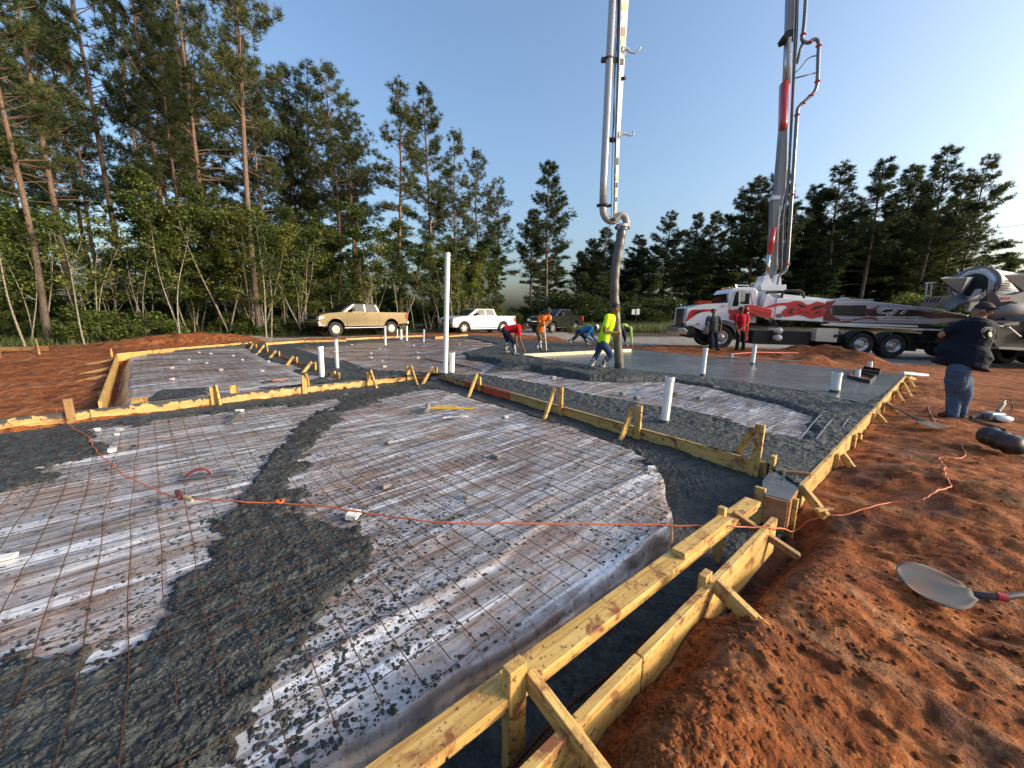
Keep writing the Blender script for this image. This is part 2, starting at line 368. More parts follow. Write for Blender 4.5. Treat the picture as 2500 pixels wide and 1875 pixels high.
river=gp([(930,955),(850,965),(809,1000),(752,1024),(727,1048),(715,1080),(673,1105),(647,1140),(637,1199),(560,1250),(560,1348),(497,1413),(448,1497),(348,1612),(239,1671),(0,1700),(-350,1760),(-900,2300),(200,2600),(560,2100),(600,1870),(700,1740),(726,1622),(736,1473),(860,1380),(885,1318),(795,1269),(740,1235),(715,1164),(725,1140),(765,1110),(777,1060),(835,1010),(960,965)],ZS)
# rear plastic bays (visible extents)
bayM=gp([(1173,913),(1230,908),(1290,906),(1375,922),(1435,932),(1543,934),(1638,933),(1710,943),(1800,965),(1904,988),(1974,1014),(1972,1050),(1948,1072),(1860,1052),(1760,1022),(1660,998),(1575,988),(1480,968),(1385,952),(1300,936),(1236,923)],-0.04)
bayB=gp([(723,851),(800,846),(894,838),(1027,828),(1140,826),(1201,838),(1215,842),(1160,852),(1128,862),(1140,878),(1190,886),(1211,891),(1190,906),(1138,917),(1050,912),(980,907),(932,908),(880,893),(837,880),(780,865)],-0.04)
bayC=gp([(318,972),(320,935),(326,880),(345,867),(380,860),(480,858),(585,857),(640,878),(700,903),(742,930),(690,934),(640,938),(600,936),(520,938),(430,944),(380,946),(350,968)],-0.04)
stripC=gp([(296,989),(330,968),(372,943),(520,936),(640,936),(735,932),(700,903),(640,878),(590,848),(612,841),(720,875),(835,925),(1060,905),(1062,915)],0)
smooth=gp([(1275,866),(1400,858),(1540,852),(1600,859),(1900,885),(2208,914),(2170,952),(2110,985),(2000,962),(1900,945),(1800,930),(1700,918),(1560,904),(1440,890),(1330,876)],0)
trenchC=gp([(240,984),(285,869),(345,862),(328,880),(320,935),(318,985)],0)
def conc_rear_z(X,Y):
    dM=sdpoly(bayM,X,Y); dB=sdpoly(bayB,X,Y); dC=sdpoly(bayC,X,Y); dS=sdpoly(smooth,X,Y); dT=sdpoly(trenchC,X,Y)
    nz=fbm(X*1.3,Y*1.3,4,11)*0.16+fbm(X*5,Y*5,3,21)*0.06
    d=np.minimum(np.minimum(dM,dB),dC)+nz
    edge=sm(-0.02,0.16,d)          # 0 inside bay, 1 well into concrete
    z=-0.115+0.10*edge
    rgh=0.018*fbm(X*7,Y*7,4,31)+0.02*lumps(X*9,Y*9,3)+0.012*lumps(X*21,Y*21,5)
    # smooth ledges just behind L1, L2 and around L7
    u=(X-CC.x)*UU.x+(Y-CC.y)*UU.y; v=(X-CC.x)*VV.x+(Y-CC.y)*VV.y
    led=np.exp(-(np.clip(u-0.17,0,9)/0.1)**2)*(u>-0.3)*(v<0.4)
    led=np.maximum(led,np.exp(-(np.clip(v-0.17,0,9)/0.1)**2)*(v>-0.3)*(u<0.4))
    heap=0.10*np.exp(-(sdpoly(gp([(1135,872),(1250,868),(1330,885),(1480,905),(1560,920),(1450,928),(1340,912),(1230,893)],0),X,Y).clip(0,9)/0.35)**2)
    heap=heap*(1+0.6*fbm(X*2.3,Y*2.3,3,77))
    z=z*(1-led)+led*(-0.004)+rgh*edge*(1-0.93*led)+heap*edge
    z=np.where(dS<0.25,z*(sm(-0.25,0.12,dS+nz*0.5))+(-0.03)*(1-sm(-0.25,0.12,dS+nz*0.5)),z)
    l7=L7d(X,Y); k=np.exp(-(np.clip(np.abs(l7-0.3)-0.22,0,9)/0.08)**2); z=np.where(dT<0.1,-0.5,z*(1-k)+k*(-0.004))
    return np.where(dC<-0.05,np.minimum(z,-0.12),z)
L7a=P(618,843); L7b=P(828,920); _e7=(L7b-L7a).normalized(); _n7=Vector((_e7.y,-_e7.x,0)); 
if _n7.dot(UU)<0: _n7=-_n7
def L7d(X,Y):
    a=(X-L7a.x)*_n7.x+(Y-L7a.y)*_n7.y; t=(X-L7a.x)*_e7.x+(Y-L7a.y)*_e7.y
    return np.where((t<-0.3)|(t>(L7b-L7a).length+0.2),99,a)
foot_l5=L5a; 
dirtpoly=gp([(-900,900),(-300,856),(0,850),(120,842),(250,836),(380,826),(560,819),(640,821),(660,834),(850,822),(1000,814),(1180,808),(1300,820),(1420,838),(1560,845),(1700,843),(1850,855),(1930,852),(2010,856),(2100,866),(2160,878),(2300,882),(2700,880)],-0.12)+[(30,8),(30,-20),(-30,-20),(-30,5)]
def bumpat(X,Y,px,py,h,r,z=-0.1,st=1.0,ang=0):
    p=P(px,py,z); dx=X-p.x; dy=Y-p.y; c,s=math.cos(ang),math.sin(ang); a=dx*c+dy*s; b=-dx*s+dy*c
    return h*np.exp(-((a/(r*st))**2+(b/r)**2))
def zground(X,Y):
    rr=np.hypot(X,Y)
    z=-0.13+0.0*X
    dd=sdpoly(dirtpoly,X,Y); dirt=sm(0.5,-0.5,dd)
    z=z+dirt*(0.055*fbm(X*0.9,Y*0.9,4,51)+0.035*fbm(X*3.1,Y*3.1,5,61,0.6)+0.012*lumps(X*4.3,Y*4.3,9)*vn(X*1.1,Y*1.1,4)+(0.020+0.022*vn(X*0.9,Y*0.9,64))*fbm(X*8,Y*8,4,63,0.66)*(rr<14))
    z=z+(1-dirt)*(0.04*fbm(X*0.4,Y*0.4,4,71)+0.015*fbm(X*3,Y*3,3,75))
    # boot prints in the soft clay
    for i,(fx,fy) in enumerate([(2130,1330),(2010,1440),(2160,1560),(1960,1620),(2290,1640),(2080,1760),(2380,1320),(2250,1120),(2180,1180),(2420,1190),(2300,1560),(1830,1700),(2440,1560),(2120,1120),(2340,1080)]):
        p=P(fx,fy,-0.13); a=1.9+0.5*math.sin(i*2.7); dx=X-p.x; dy=Y-p.y; q=dx*math.cos(a)+dy*math.sin(a); r=-dx*math.sin(a)+dy*math.cos(a); e=(q/0.12)**2+(r/0.06)**2
        z=z-(0.016+.01*math.sin(i*5))*sm(1.6,0.5,e+.8*fbm(X*14,Y*14,2,i))+0.006*np.exp(-((e-1.8)/0.6)**2)
    # spoil heaps
    for a in [(1960,864,0.42,0.8),(2050,870,0.42,0.7),(1985,884,0.26,0.5),(2110,878,0.32,0.6),(1830,858,0.20,0.8),(1890,866,0.25,0.6),(1650,848,0.12,0.9),(1750,852,0.12,0.9),
              (440,838,0.30,1.6),(530,832,0.30,1.2),(330,842,0.16,1.6),(610,828,0.2,1.0),(1350,828,0.22,1.3),(1250,822,0.2,1.3),(1480,836,0.2,1.2),(1100,812,0.15,1.5),
              (2420,1010,0.05,0.8),(2250,1180,0.10,0.6),(2480,1250,0.10,0.7)]:
        z=z+bumpat(X,Y,*a)*(1+0.5*fbm(X*2,Y*2,3,81))
    z=z+bumpat(X,Y,1720,1560,0.16,0.33,-0.2)+bumpat(X,Y,1640,1780,0.17,0.45,-0.2)+bumpat(X,Y,1900,1430,0.10,0.45,-0.2)+bumpat(X,Y,1500,1860,0.10,0.3,-0.2)
    z=z-bumpat(X,Y,2120,1330,0.07,0.25,-0.2)-bumpat(X,Y,1960,1610,0.06,0.2,-0.2)
    z=z-0.19*sm(11,17,X)*sm(7,11,Y)*sm(30,24,Y)
    # ditch directly outside the outer form board
    E=Vector((E1.x,E1.y)); nx,ny=E.y,-E.x
    s=(X-A_L4.x)*nx+(Y-A_L4.y)*ny; t=(X-A_L4.x)*E.x+(Y-A_L4.y)*E.y
    near=(t<3.4)
    ditch=np.exp(-((s-0.04)/0.17)**2)*sm(3.4,2.6,t)*(0.75+0.5*vn(t*1.7,s*0+3,2)); z=z-0.27*ditch
    z=z-0.05*np.exp(-((s-0.0)/0.3)**2)*(t>3.0)*(t<13)
    # house area dug out under the sheets
    dh=np.minimum(sdpoly(rear,X,Y),sdpoly(nearbay,X,Y)); k=sm(0.03,-0.03,dh)
    tz=-0.42+0.04*fbm(X*2,Y*2,4,91)
    z=z*(1-k)+tz*k
    # land rises gently beyond the yard on the right, road verge
    z=z+0.9*sm(30,60,Y)*sm(2,14,X+Y*0.05)
    z=z+0.06*sm(18,30,rr)*fbm(X*0.2,Y*0.2,3,95)
    return z
forest_edge=[(-60,9),(-24,13.5)]+[tuple(P(x,y,-0.1))[:2] for x,y in [(0,846),(130,840),(300,834),(640,823),(860,818),(1100,808)]]+[(5,44),(9,70),(20,80),(70,75),(90,120),(-90,150),(-110,20)]
def make_ground():
    az=np.concatenate([np.linspace(-180,-72,28)[:-1],np.linspace(-72,72,430),np.linspace(72,180,28)[1:]]); az=np.radians(az)
    r=np.concatenate([[0.0,0.15,0.3],np.geomspace(0.45,24,560),np.geomspace(24,900,90)[1:]])
    A,Rr=np.meshgrid(az,r); X=Rr*np.sin(A); Y=Rr*np.cos(A)
    Z=zground(X,Y)
    dd=sdpoly(dirtpoly,X,Y); dirt=sm(0.9,-0.9,dd+fbm(X*0.5,Y*0.5,3,5)*1.2)
    lit=sm(1.2,-0.8,sdpoly(forest_edge,X,Y)+fbm(X*0.4,Y*0.4,3,6)*1.5)
    lit=np.maximum(lit,sm(24,34,Y)*sm(3,6,X)); 
    E=Vector((E1.x,E1.y)); s=(X-A_L4.x)*E.y-(Y-A_L4.y)*E.x; t=(X-A_L4.x)*E.x+(Y-A_L4.y)*E.y
    wet=np.clip(np.exp(-((s-0.15)/0.35)**2)*sm(0.45,0.7,vn(X*2.5,Y*2.5,33))*(t>1.0)*(t<5),0,1)*0.9
    wet=np.maximum(wet,0.8*sm(0.66,0.74,vn(X*1.7,Y*1.7,35))*(np.hypot(X,Y)<7))
    o=grid_mesh('ground',X,Y,Z,np.ones(X.shape,bool),GROUND,(dirt,lit,wet))
    return meta(o,'red dirt yard turning to pale sand and forest litter',None,kind='structure')
make_ground()
def clip_to(poly,X,Y):
    d,nx,ny=sdpoly(poly,X,Y,True); keep=d<0; out=d>=0
    return np.where(out,nx,X),np.where(out,ny,Y),keep
# plastic sheets -------------------------------------------------------------
def make_sheet_near():
    X,Y=polar(-82,45,420,0.5,14,430)
    d=sdpoly(padN,X,Y); z=zs_near(X,Y)
    dw=d+0.05*fbm(X*1.3,Y*1.3,3,15)+0.012*fbm(X*9,Y*9,2,16); drop=sm(-0.035,0.03,dw)+0.05*sm(-0.12,0.0,dw)
    z=z-0.37*drop+0.01*fbm(X*3,Y*3,3,14)*(d>-0.2)
    keep=(d<0.11)
    o=grid_mesh('plastic_sheet',X,Y,z,keep,SHEET)
    return meta(o,'milky plastic sheet over the near bay strewn with dark specks','plastic sheet')
make_sheet_near()
def make_sheet_bay(poly,label,mat,zl,a0,a1,r0,r1,na,nr,drop_side=None):
    X,Y=polar(a0,a1,na,r0,r1,nr); d=sdpoly(poly,X,Y)
    u=(X-CC.x)*UU.x+(Y-CC.y)*UU.y; v=(X-CC.x)*VV.x+(Y-CC.y)*VV.y
    z=zl+0.02*fbm(u*0.5,v*2.6,4,3)+0.02*fbm(X*0.6,Y*0.6,2,8)
    if drop_side is not None: z=z-0.36*sm(0.0,-0.30,drop_side(X,Y))-0.03*np.exp(-(drop_side(X,Y)/0.2)**2)*vn(v*5,u,7)
    else: z=z-0.06*sm(0.02,0.2,d)
    keep=d<0.3
    o=grid_mesh('plastic_sheet',X,Y,z,keep,mat); return meta(o,label,'plastic sheet')
make_sheet_bay(bayM,'pale plastic sheet of the middle bay beyond the red sprayed form',SHEET,-0.05,-8,50,4,17,230,230)
make_sheet_bay(bayB,'muddy plastic sheet of the far bay round the standing white pipes',SHEET_B,-0.05,-38,4,7,26,260,180)
_e5=(L5b-L5a).normalized(); _n5=Vector((-_e5.y,_e5.x,0)); 
if _n5.dot(UU)<0: _n5=-_n5
_pc=P(322,935,-0.04)
def dropC(X,Y): return (X-_pc.x)*_n5.x+(Y-_pc.y)*_n5.y+0.06*fbm(X*1.2,Y*1.2,3,44)
bayC2=gp([(300,985),(310,935),(318,876),(345,862),(480,856),(585,852),(640,878),(700,903),(760,935),(1000,905),(640,950),(372,975)],-0.04)
make_sheet_bay(bayC2,'grey plastic sheet with rounded edge in the back left bay',SHEET,-0.05,-56,-24,5,22,230,200,dropC)
# concrete -------------------------------------------------------------------
def make_conc_rear():
    X,Y=polar(-52,52,640,4.0,26,520)
    poly=rear; d,nx,ny=sdpoly(poly,X,Y,True)
    zz=conc_rear_z(X,Y); dC=sdpoly(gp([(243,984),(285,868),(600,842),(618,843),(828,921),(835,925),(640,950),(300,990)],0),X,Y); sC=sdpoly(stripC,X,Y)
    keep=(d<0)&((dC>0)|(sC<0.0))
    X2=np.where(d>=0,nx,X); Y2=np.where(d>=0,ny,Y)
    zz=np.where((dC<0),np.minimum(zz,0.0)-0.10*sm(-0.18,0.0,sC)-0.04,zz)
    o=grid_mesh('rough_concrete',X2,Y2,zz,keep,CONC); return meta(o,'rough dark wet concrete poured round the rear bays',None,kind='structure')
make_conc_rear()
def make_slab():
    X,Y=polar(-3,52,260,7,20,200)
    u=(X-CC.x)*UU.x+(Y-CC.y)*UU.y; v=(X-CC.x)*VV.x+(Y-CC.y)*VV.y
    X2,Y2,keep=clip_to(smooth,X,Y); z=0.001+0.004*fbm(X*0.8,Y*0.8,3,2)+0.002*fbm(u*2,v*8,3,4)
    z=z-0.0
    o=grid_mesh('slab',X2,Y2,z,keep,SLAB); return meta(o,'smooth screeded wet concrete slab reflecting the sky',None,kind='structure')
make_slab()
def conc_near_z(X,Y):
    dA=sdpoly(concA,X,Y); dR=sdpoly(river,X,Y); nz=fbm(X*2.2,Y*2.2,4,111)*0.26+fbm(X*8,Y*8,3,121)*0.13+fbm(X*22,Y*22,3,125)*0.09
    dp=sdpoly(padN,X,Y)
    d=np.minimum(dA,dR)+nz-0.07*(dp<-0.3); e=sm(0.03,-0.13,d)
    z0=zs_near(X,Y)
    tr=sm(-0.02,0.05,dp)*sm(0.6,0.1,np.abs(0*X)) # in the trench beside the pad
    trench=np.where(dp>0,-0.34,z0)
    rgh=0.012*fbm(X*9,Y*9,4,131)+0.012*lumps(X*18,Y*18,13)*vn(X*3,Y*3,2)+0.008*lumps(X*38,Y*38,17)
    zc=z0-0.022+0.040*e+rgh*e
    bandh=-0.15+0.03*fbm(X*2,Y*2,3,141)+rgh*1.3
    kb=sm(0.05,-0.25,dA)*(dp>-0.05); 
    lo=-0.34+0.03*fbm(X*3,Y*3,3,151)+rgh
    # trench between plank and outer board: low; near L2 it rises to band level
    u=(X-CC.x)*UU.x+(Y-CC.y)*UU.y; v_=(X-CC.x)*VV.x+(Y-CC.y)*VV.y; up=np.maximum(sm(-1.3,-0.5,u),sm(-1.6,-0.9,v_))
    zt=lo*(1-up)+bandh*up
    return np.where((dp>0.0)|((dp>-0.25)&(d>0.02)),zt,zc),d,dp
def make_conc_near():
    X,Y=polar(-82,52,560,0.5,14,640)
    z,d,dp=conc_near_z(X,Y)
    nb=sdpoly(nearbay,X,Y); 
    keep=((d<0.06)|((dp>0.0)))&(nb<-0.005)
    o=grid_mesh('spilled_concrete',X,Y,z,keep,CONC); return meta(o,'lumpy dark wet concrete along the step forms and spilled over the near bay',None,kind='structure')
make_conc_near()
# splatter: small blobs of concrete thrown over the sheet
def blobs(n,gen,smin,smax,name,label,mat,seed=3,flat=0.55):
    rg=np.random.default_rng(seed); V=[];F=[]; 
    base=np.array([(1,0,0),(0,1,0),(-1,0,0),(0,-1,0),(0,0,1),(.7,.7,.35),(-.7,.7,.35),(-.7,-.7,.35),(.7,-.7,.35)],float)
    faces=[(0,5,4),(5,1,4),(1,6,4),(6,2,4),(2,7,4),(7,3,4),(3,8,4),(8,0,4),(0,1,5),(1,2,6),(2,3,7),(3,0,8)]
    pts=gen(rg,n); m=len(pts); s=smin*(smax/smin)**(rg.random(m)**2.2); th=rg.random(m)*6.28
    b=base[None]*(1+0.45*(rg.random((m,9,3))-0.5)); b=b*s[:,None,None]*np.stack([np.ones(m)*1.25,np.ones(m)*0.8,np.full(m,flat)],1)[:,None,:]
    c,sn=np.cos(th)[:,None],np.sin(th)[:,None]; x=b[:,:,0]*c-b[:,:,1]*sn; y=b[:,:,0]*sn+b[:,:,1]*c
    V=np.stack([x+pts[:,0:1],y+pts[:,1:2],b[:,:,2]+pts[:,2:3]],2).reshape(-1,3)
    F=(np.array(faces)[None]+np.arange(m)[:,None,None]*9).reshape(-1,3)
    me=bpy.data.meshes.new(name); me.from_pydata(V.tolist(),[],F.tolist()); me.materials.append(mat)
    me.polygons.foreach_set('use_smooth',np.ones(len(F),bool))
    o=link(bpy.data.objects.new(name,me)); return meta(o,label,None,None,'stuff')
def gen_splat(rg,n):
    r=np.exp(rg.uniform(np.log(0.9),np.log(10),n*8)); a=np.radians(rg.uniform(-75,42,n*8)); x=r*np.sin(a); y=r*np.cos(a)
    z,d,dp=conc_near_z(x,y); cl=vn(x*2.1,y*2.1,201)*vn(x*5,y*5,203)
    p=np.exp(-np.clip(d,0,9)/0.30)*1.0+cl*0.5+0.015; ok=(dp<-0.03)&(rg.random(n*8)<p)&(rg.random(n*8)<np.where(d<0,0.5,1.0)); x,y,z,d=x[ok][:n],y[ok][:n],z[ok][:n],d[ok][:n]
    return np.stack([x,y,np.where(d<0.0,z,zs_near(x,y))],1)
blobs(24000,gen_splat,0.0024,0.015,'concrete_specks','small splashes and crumbs of dark concrete scattered over the near plastic sheet',CONC)
def gen_peb(rg,n):
    r=np.exp(rg.uniform(np.log(0.9),np.log(7),n*4)); a=np.radians(rg.uniform(-75,42,n*4)); x=r*np.sin(a); y=r*np.cos(a)
    z,d,dp=conc_near_z(x,y); ok=(d<-0.02)&(dp<-0.05)&(rg.random(n*4)<0.3+0.7*vn(x*2.5,y*2.5,88)); x,y,z=x[ok][:n],y[ok][:n],z[ok][:n]; return np.stack([x,y,z+.001],1)
blobs(9000,gen_peb,0.004,0.011,'concrete_pebbles','pebbly aggregate lumps on the concrete spilled over the near bay',CONC,12,0.75)
def gen_clod(rg,n):
    r=np.exp(rg.uniform(np.log(0.9),np.log(12),n*6)); a=np.radians(rg.uniform(0,66,n*6)); x=r*np.sin(a); y=r*np.cos(a)
    nb=sdpoly(nearbay,x,y); rb=sdpoly(rear,x,y); s=(x-A_L4.x)*E1.y-(y-A_L4.y)*E1.x
    ok=(nb>0.03)&(rb>0.05)&(s>0.04)&(rg.random(n*6)<0.12+0.9*vn(x*1.8,y*1.8,301)**2); x,y=x[ok][:n],y[ok][:n]
    return np.stack([x,y,zground(x,y)-0.003],1)
CLOD=N('red_clods'); _n=CLOD.noise(CLOD.coord('Object'),7,5,0.6); CLOD=CLOD.out(CLOD.ramp(_n,[(0.3,(0.10,0.030,0.010)),(0.55,(0.22,0.068,0.021)),(0.75,(0.36,0.15,0.06))]),0.95,CLOD.bump(CLOD.noise(CLOD.coord('Object'),60,4,0.7),0.8,0.02),spec=0.15)
blobs(12000,gen_clod,0.0025,0.020,'dirt_clods','loose crumbs and clods of red dirt beside the outer form',CLOD,9,0.7)
# ------------------------------------------------------------------ timber forms
def stake(T,px,py_top,pxb,pyb,zt=0.06,zb=-0.45,w=0.045,h=0.085,mat=None,dz=0,name='stake',a=None):
    p=P(px,py_top,zt); q=Vector((p.x,p.y,zb)); 
    return beam(T,name,p,q,w,h,mat or WOOD,up=a or UU,point=True)
def seg3(T,name,a,b,w,h,mat,**k): return beam(T,name,a,b,w,h,mat,**k)
def run(name,label,segs,w=0.038,h=0.24,zt=0.008,group=None):
    loc=Vector(segs[0][0]); loc.z=-0.2
    T=thing(name,label,'formwork',loc,group)
    for s in segs:
        a,b=Vector(s[0]),Vector(s[1]); m=s[2] if len(s)>2 else WOOD
        z=s[3] if len(s)>3 else zt
        a.z=b.z=z-h/2; g=(b-a).normalized()*0.004
        beam(T,'board',a+g,b-g,w,h,m)
    return T
def kick(T,top,bot,w=0.038,h=0.07,mat=None):
    return beam(T,'kicker',top,bot,w,h,mat or WOOD)
def at(px,py,z): return P(px,py,z)
def two(pt_top,pt_bot,zb):
    # a sloping brace: foot on the plane z=zb at pt_bot, head above the form line at same plane depth
    b=P(*pt_bot,zb); return b
def brace_pair(T,stp,ktop,kbot,line,zb,off,zt=0.14,tall=None,mat=None,nrm=None):
    """upright beside the form line + sloping kicker; line=(a,b) world, off=side (unit vec)"""
    a,b=line; e=(b-a).normalized(); n=off
    # foot of the kicker lies at zb
    K=P(*kbot,zb)
    # position along the line for stake: intersect ray with vertical plane of the line
    def onplane(px,py,o=0.04):
        v=ray(px,py); p0=a+n*o; nn=n
        t=(p0-Vector((0,0,CZ))).dot(nn)/v.dot(nn); return Vector((0,0,CZ))+v*t
    st=onplane(*stp); kt=onplane(*ktop)
    beam(T,'stake',st,Vector((st.x,st.y,zb-0.12)),0.085,0.038,mat or WOOD,up=n,point=True)
    kick(T,kt+n*0.03,K+(K-kt).normalized()*0.03,mat=mat)
    return st,kt
LN1=(P(-60,1032),P(1062,907)); LN2=(P(1066,908),P(1876,1133)); 
def lp(line,t): return line[0].lerp(line[1],t)
def onv(line,px,off=0.0):
    # point of the form line seen at image column px (level 0)
    a,b=line; n=Vector((0,0,1)).cross(b-a).normalized(); v=ray(px,900); 
    # solve in plan using column plane through the camera
    c=Vector((0,0,CZ)); pl=RT-ray(px,937.5)*0  # placeholder
    best=None
    lo,hi=0.0,1.0
    def col(p):
        w=p-c; d=w.dot(FW); return 1250+FPX*w.dot(RT)/d
    s=1 if col(b)>col(a) else -1
    for _ in range(40):
        m=(lo+hi)/2
        if (col(a.lerp(b,m))-px)*s<0: lo=m
        else: hi=m
    return a.lerp(b,(lo+hi)/2)
n1=-VV; n2=-UU
def flat(v): v=Vector(v); v.z=0; return v
e1f=flat(LN1[1]-LN1[0]).normalized(); n1=Vector((e1f.y,-e1f.x,0)); e2f=flat(LN2[1]-LN2[0]).normalized(); n2=Vector((-e2f.y,e2f.x,0))
if n2.dot(UU)>0: n2=-n2
if n1.dot(VV)>0: n1=-n1
T1=run('form_wall','long low step form with concrete smeared over its yellow boards and slanted kickers',
  [(LN1[0],onv(LN1,218),WOOD_S),(onv(LN1,218),onv(LN1,747),WOOD_S),(onv(LN1,747),onv(LN1,1062),WOOD_S)],h=0.20)
for stp,kt,kb in [((518,945),(524,940),(536,990)),((741,916),(746,913),(757,958)),((899,908),(903,904),(919,947)),((996,893),(1002,893),(1020,942))]:
    brace_pair(T1,stp,kt,kb,LN1,-0.15,n1,mat=WOOD)
st=onv(LN1,172)+n1*0.05; beam(T1,'stake',st+Vector((0,0,0.20)),st-Vector((0,0,0.35)),0.09,0.04,WOOD_D,up=n1,point=True)
st=onv(LN1,572)-n1*0.10; beam(T1,'stake',st+Vector((0,0,0.14)),st-Vector((0,0,0.3)),0.09,0.04,WOOD,up=n1); beam(T1,'stake',st+e1f*0.06+Vector((0,0,0.12)),st+e1f*0.06-Vector((0,0,0.3)),0.05,0.04,WOOD_D,up=n1)
st=onv(LN1,335)-n1*0.12; beam(T1,'block',st+Vector((-0.08,0,0.04)),st+Vector((0.1,0.06,0.04)),0.06,0.08,WOOD)
T2=run('form_wall','step form crossing the middle with a stretch sprayed red, nearest the tall white pipe',
  [(LN2[0],onv(LN2,1135),WOOD_S),(onv(LN2,1135),onv(LN2,1248),WOOD_R),(onv(LN2,1248),onv(LN2,1556),WOOD),(onv(LN2,1556),LN2[1],WOOD)],h=0.22)
for stp,kt,kb in [((1065,896),(1058,897),(1031,940)),((1171,920),(1168,913),(1143,973)),((1370,945),(1358,948),(1328,1027)),((1561,990),(1548,994),(1515,1075)),((1857,1036),(1841,1048),(1786,1126))]:
    brace_pair(T2,stp,kt,kb,LN2,-0.15,n2)
# form between back-left bay and far bay
LN7=(P(612,841),P(836,924)); e7=flat(LN7[1]-LN7[0]).normalized(); n7=Vector((-e7.y,e7.x,0)); n7=n7 if n7.dot(UU)<0 else -n7
T7=run('form_wall','step form of the back left bay with a row of six slanted kickers and one red patch',
  [(LN7[0],onv(LN7,690),WOOD_S),(onv(LN7,690),onv(LN7,735),WOOD_R),(onv(LN7,735),LN7[1],WOOD_S)],h=0.2)
for i,(a,b) in enumerate([((75,440),(20,505)),((160,450),(85,530)),((252,492),(170,570)),((387,537),(295,635)),((530,578),(420,690)),((712,658),(630,715))]):
    s=lambda q:(600+q[0]*.3165,700+q[1]*.3165)
    brace_pair(T7,s((a[0]+4,a[1]+4)),s((a[0]-12,a[1]+3)),s(b),LN7,-0.12,n7)
# outer forms right
E3=flat(B_L3-A_L3).normalized(); n3=Vector((E3.y,-E3.x,0))
LN3=(A_L3,P(2208,917))
T3=run('form_wall','outer edge form of the slab on the right, braced by many stakes and kickers',
   [(LN3[0]+n3*0.02,onv(LN3,2024)+n3*0.02),(onv(LN3,2024)+n3*0.02,onv(LN3,2095)+n3*0.02),(onv(LN3,2095)+n3*0.02,LN3[1]+n3*0.02)],h=0.26)
for (sx,sy),(kx,ky) in [((725,790),(885,925)),((865,655),(950,690)),((1018,500),(1140,580)),((1100,415),(1240,505)),((1183,335),(1280,420)),((1243,285),(1345,385)),((1280,235),(1372,312)),((1303,205),(1375,245))]:
    s=lambda x,y:(1800+x*.3165,850+y*.3165)
    st=onv(LN3,s(sx,sy)[0])+n3*0.06; d=st.length
    beam(T3,'stake',Vector((st.x,st.y,-0.01)),Vector((st.x,st.y,-0.42)),0.085,0.038,WOOD,up=n3,point=True)
    K=P(*s(kx,ky),-0.14); beam(T3,'kicker',Vector((st.x,st.y,-0.03))+n3*0.03+E3*0.07,K,0.038,0.07,WOOD)
# near outer board
LN4=(A_L4-E1*1.5,B_L4+E1*0.06); n4=Vector((E1.y,-E1.x,0))
T4=run('form_wall','near outer form board with rough sandy face beside the dug red dirt',[(LN4[0],onv(LN4,1560)),(onv(LN4,1560),LN4[1])],h=0.27,w=0.04)
def post(T,px,py,zt,wz,zb=-0.5,w=0.05,h=0.085,up=None,name='stake',mat=None):
    p=P(px,py,zt); return beam(T,name,p,Vector((p.x,p.y,zb)),w,h,mat or WOOD,up=up or E1,point=True)
p2=P(1723,1398,0.06); st2=p2
# second upright stands outside the outer board
beam(T4,'stake',p2,Vector((p2.x,p2.y,-0.5)),0.085,0.042,WOOD,up=n4,point=True)
beam(T4,'kicker',P(1745,1424,0.01),P(1880,1556,-0.10),0.042,0.085,WOOD)
# suspended plank over the trench
PA=P(960,1875,0.0)+(P(960,1875,0.0)-P(1840,1218,0.0)).normalized()*1.6; PB=P(1838,1222,0.0); eD=flat(PB-PA).normalized(); nD=Vector((eD.y,-eD.x,0))
LND=(PA,PB)
TD=thing('form_plank','pale yellow plank hung over the trench as brick ledge form, stained with mud','formwork',(P(1250,1700,-0.2)))
def dseg(a,b,o,w,h,zt,name='board'): 
    a=a+nD*o; b=b+nD*o; a=Vector((a.x,a.y,zt-h/2)); b=Vector((b.x,b.y,zt-h/2)); beam(TD,name,a,b,w,h,WOOD)
j=onv(LND,1236)
dseg(PA,j-eD*0.002,0.005,0.115,0.04,0.015); dseg(j+eD*0.002,PB,0.0,0.115,0.04,0.012)
dseg(PA,j-eD*0.3,0.030,0.038,0.035,-0.027,'rail'); dseg(j-eD*0.29,PB-eD*0.02,0.028,0.038,0.035,-0.030,'rail')
q0=onv(LND,1650); q1=onv(LND,1765); dseg(q0,q1,0.01,0.085,0.038,0.052,'block')
p1=P(1249,1612,0.13)+nD*0.02; beam(TD,'stake',p1,Vector((p1.x,p1.y,-1.3)),0.05,0.085,WOOD,up=eD,point=True)
beam(TD,'brace',P(1288,1650,0.05),P(1490,1920,-0.05),0.04,0.085,WOOD)
p3=P(1764,1238,0.09); beam(TD,'stake',p3,Vector((p3.x,p3.y,-0.48)),0.05,0.05,WOOD,up=eD,point=True)
beam(TD,'brace',P(1788,1252,0.03),P(1950,1360,-0.16),0.05,0.045,WOOD_D)
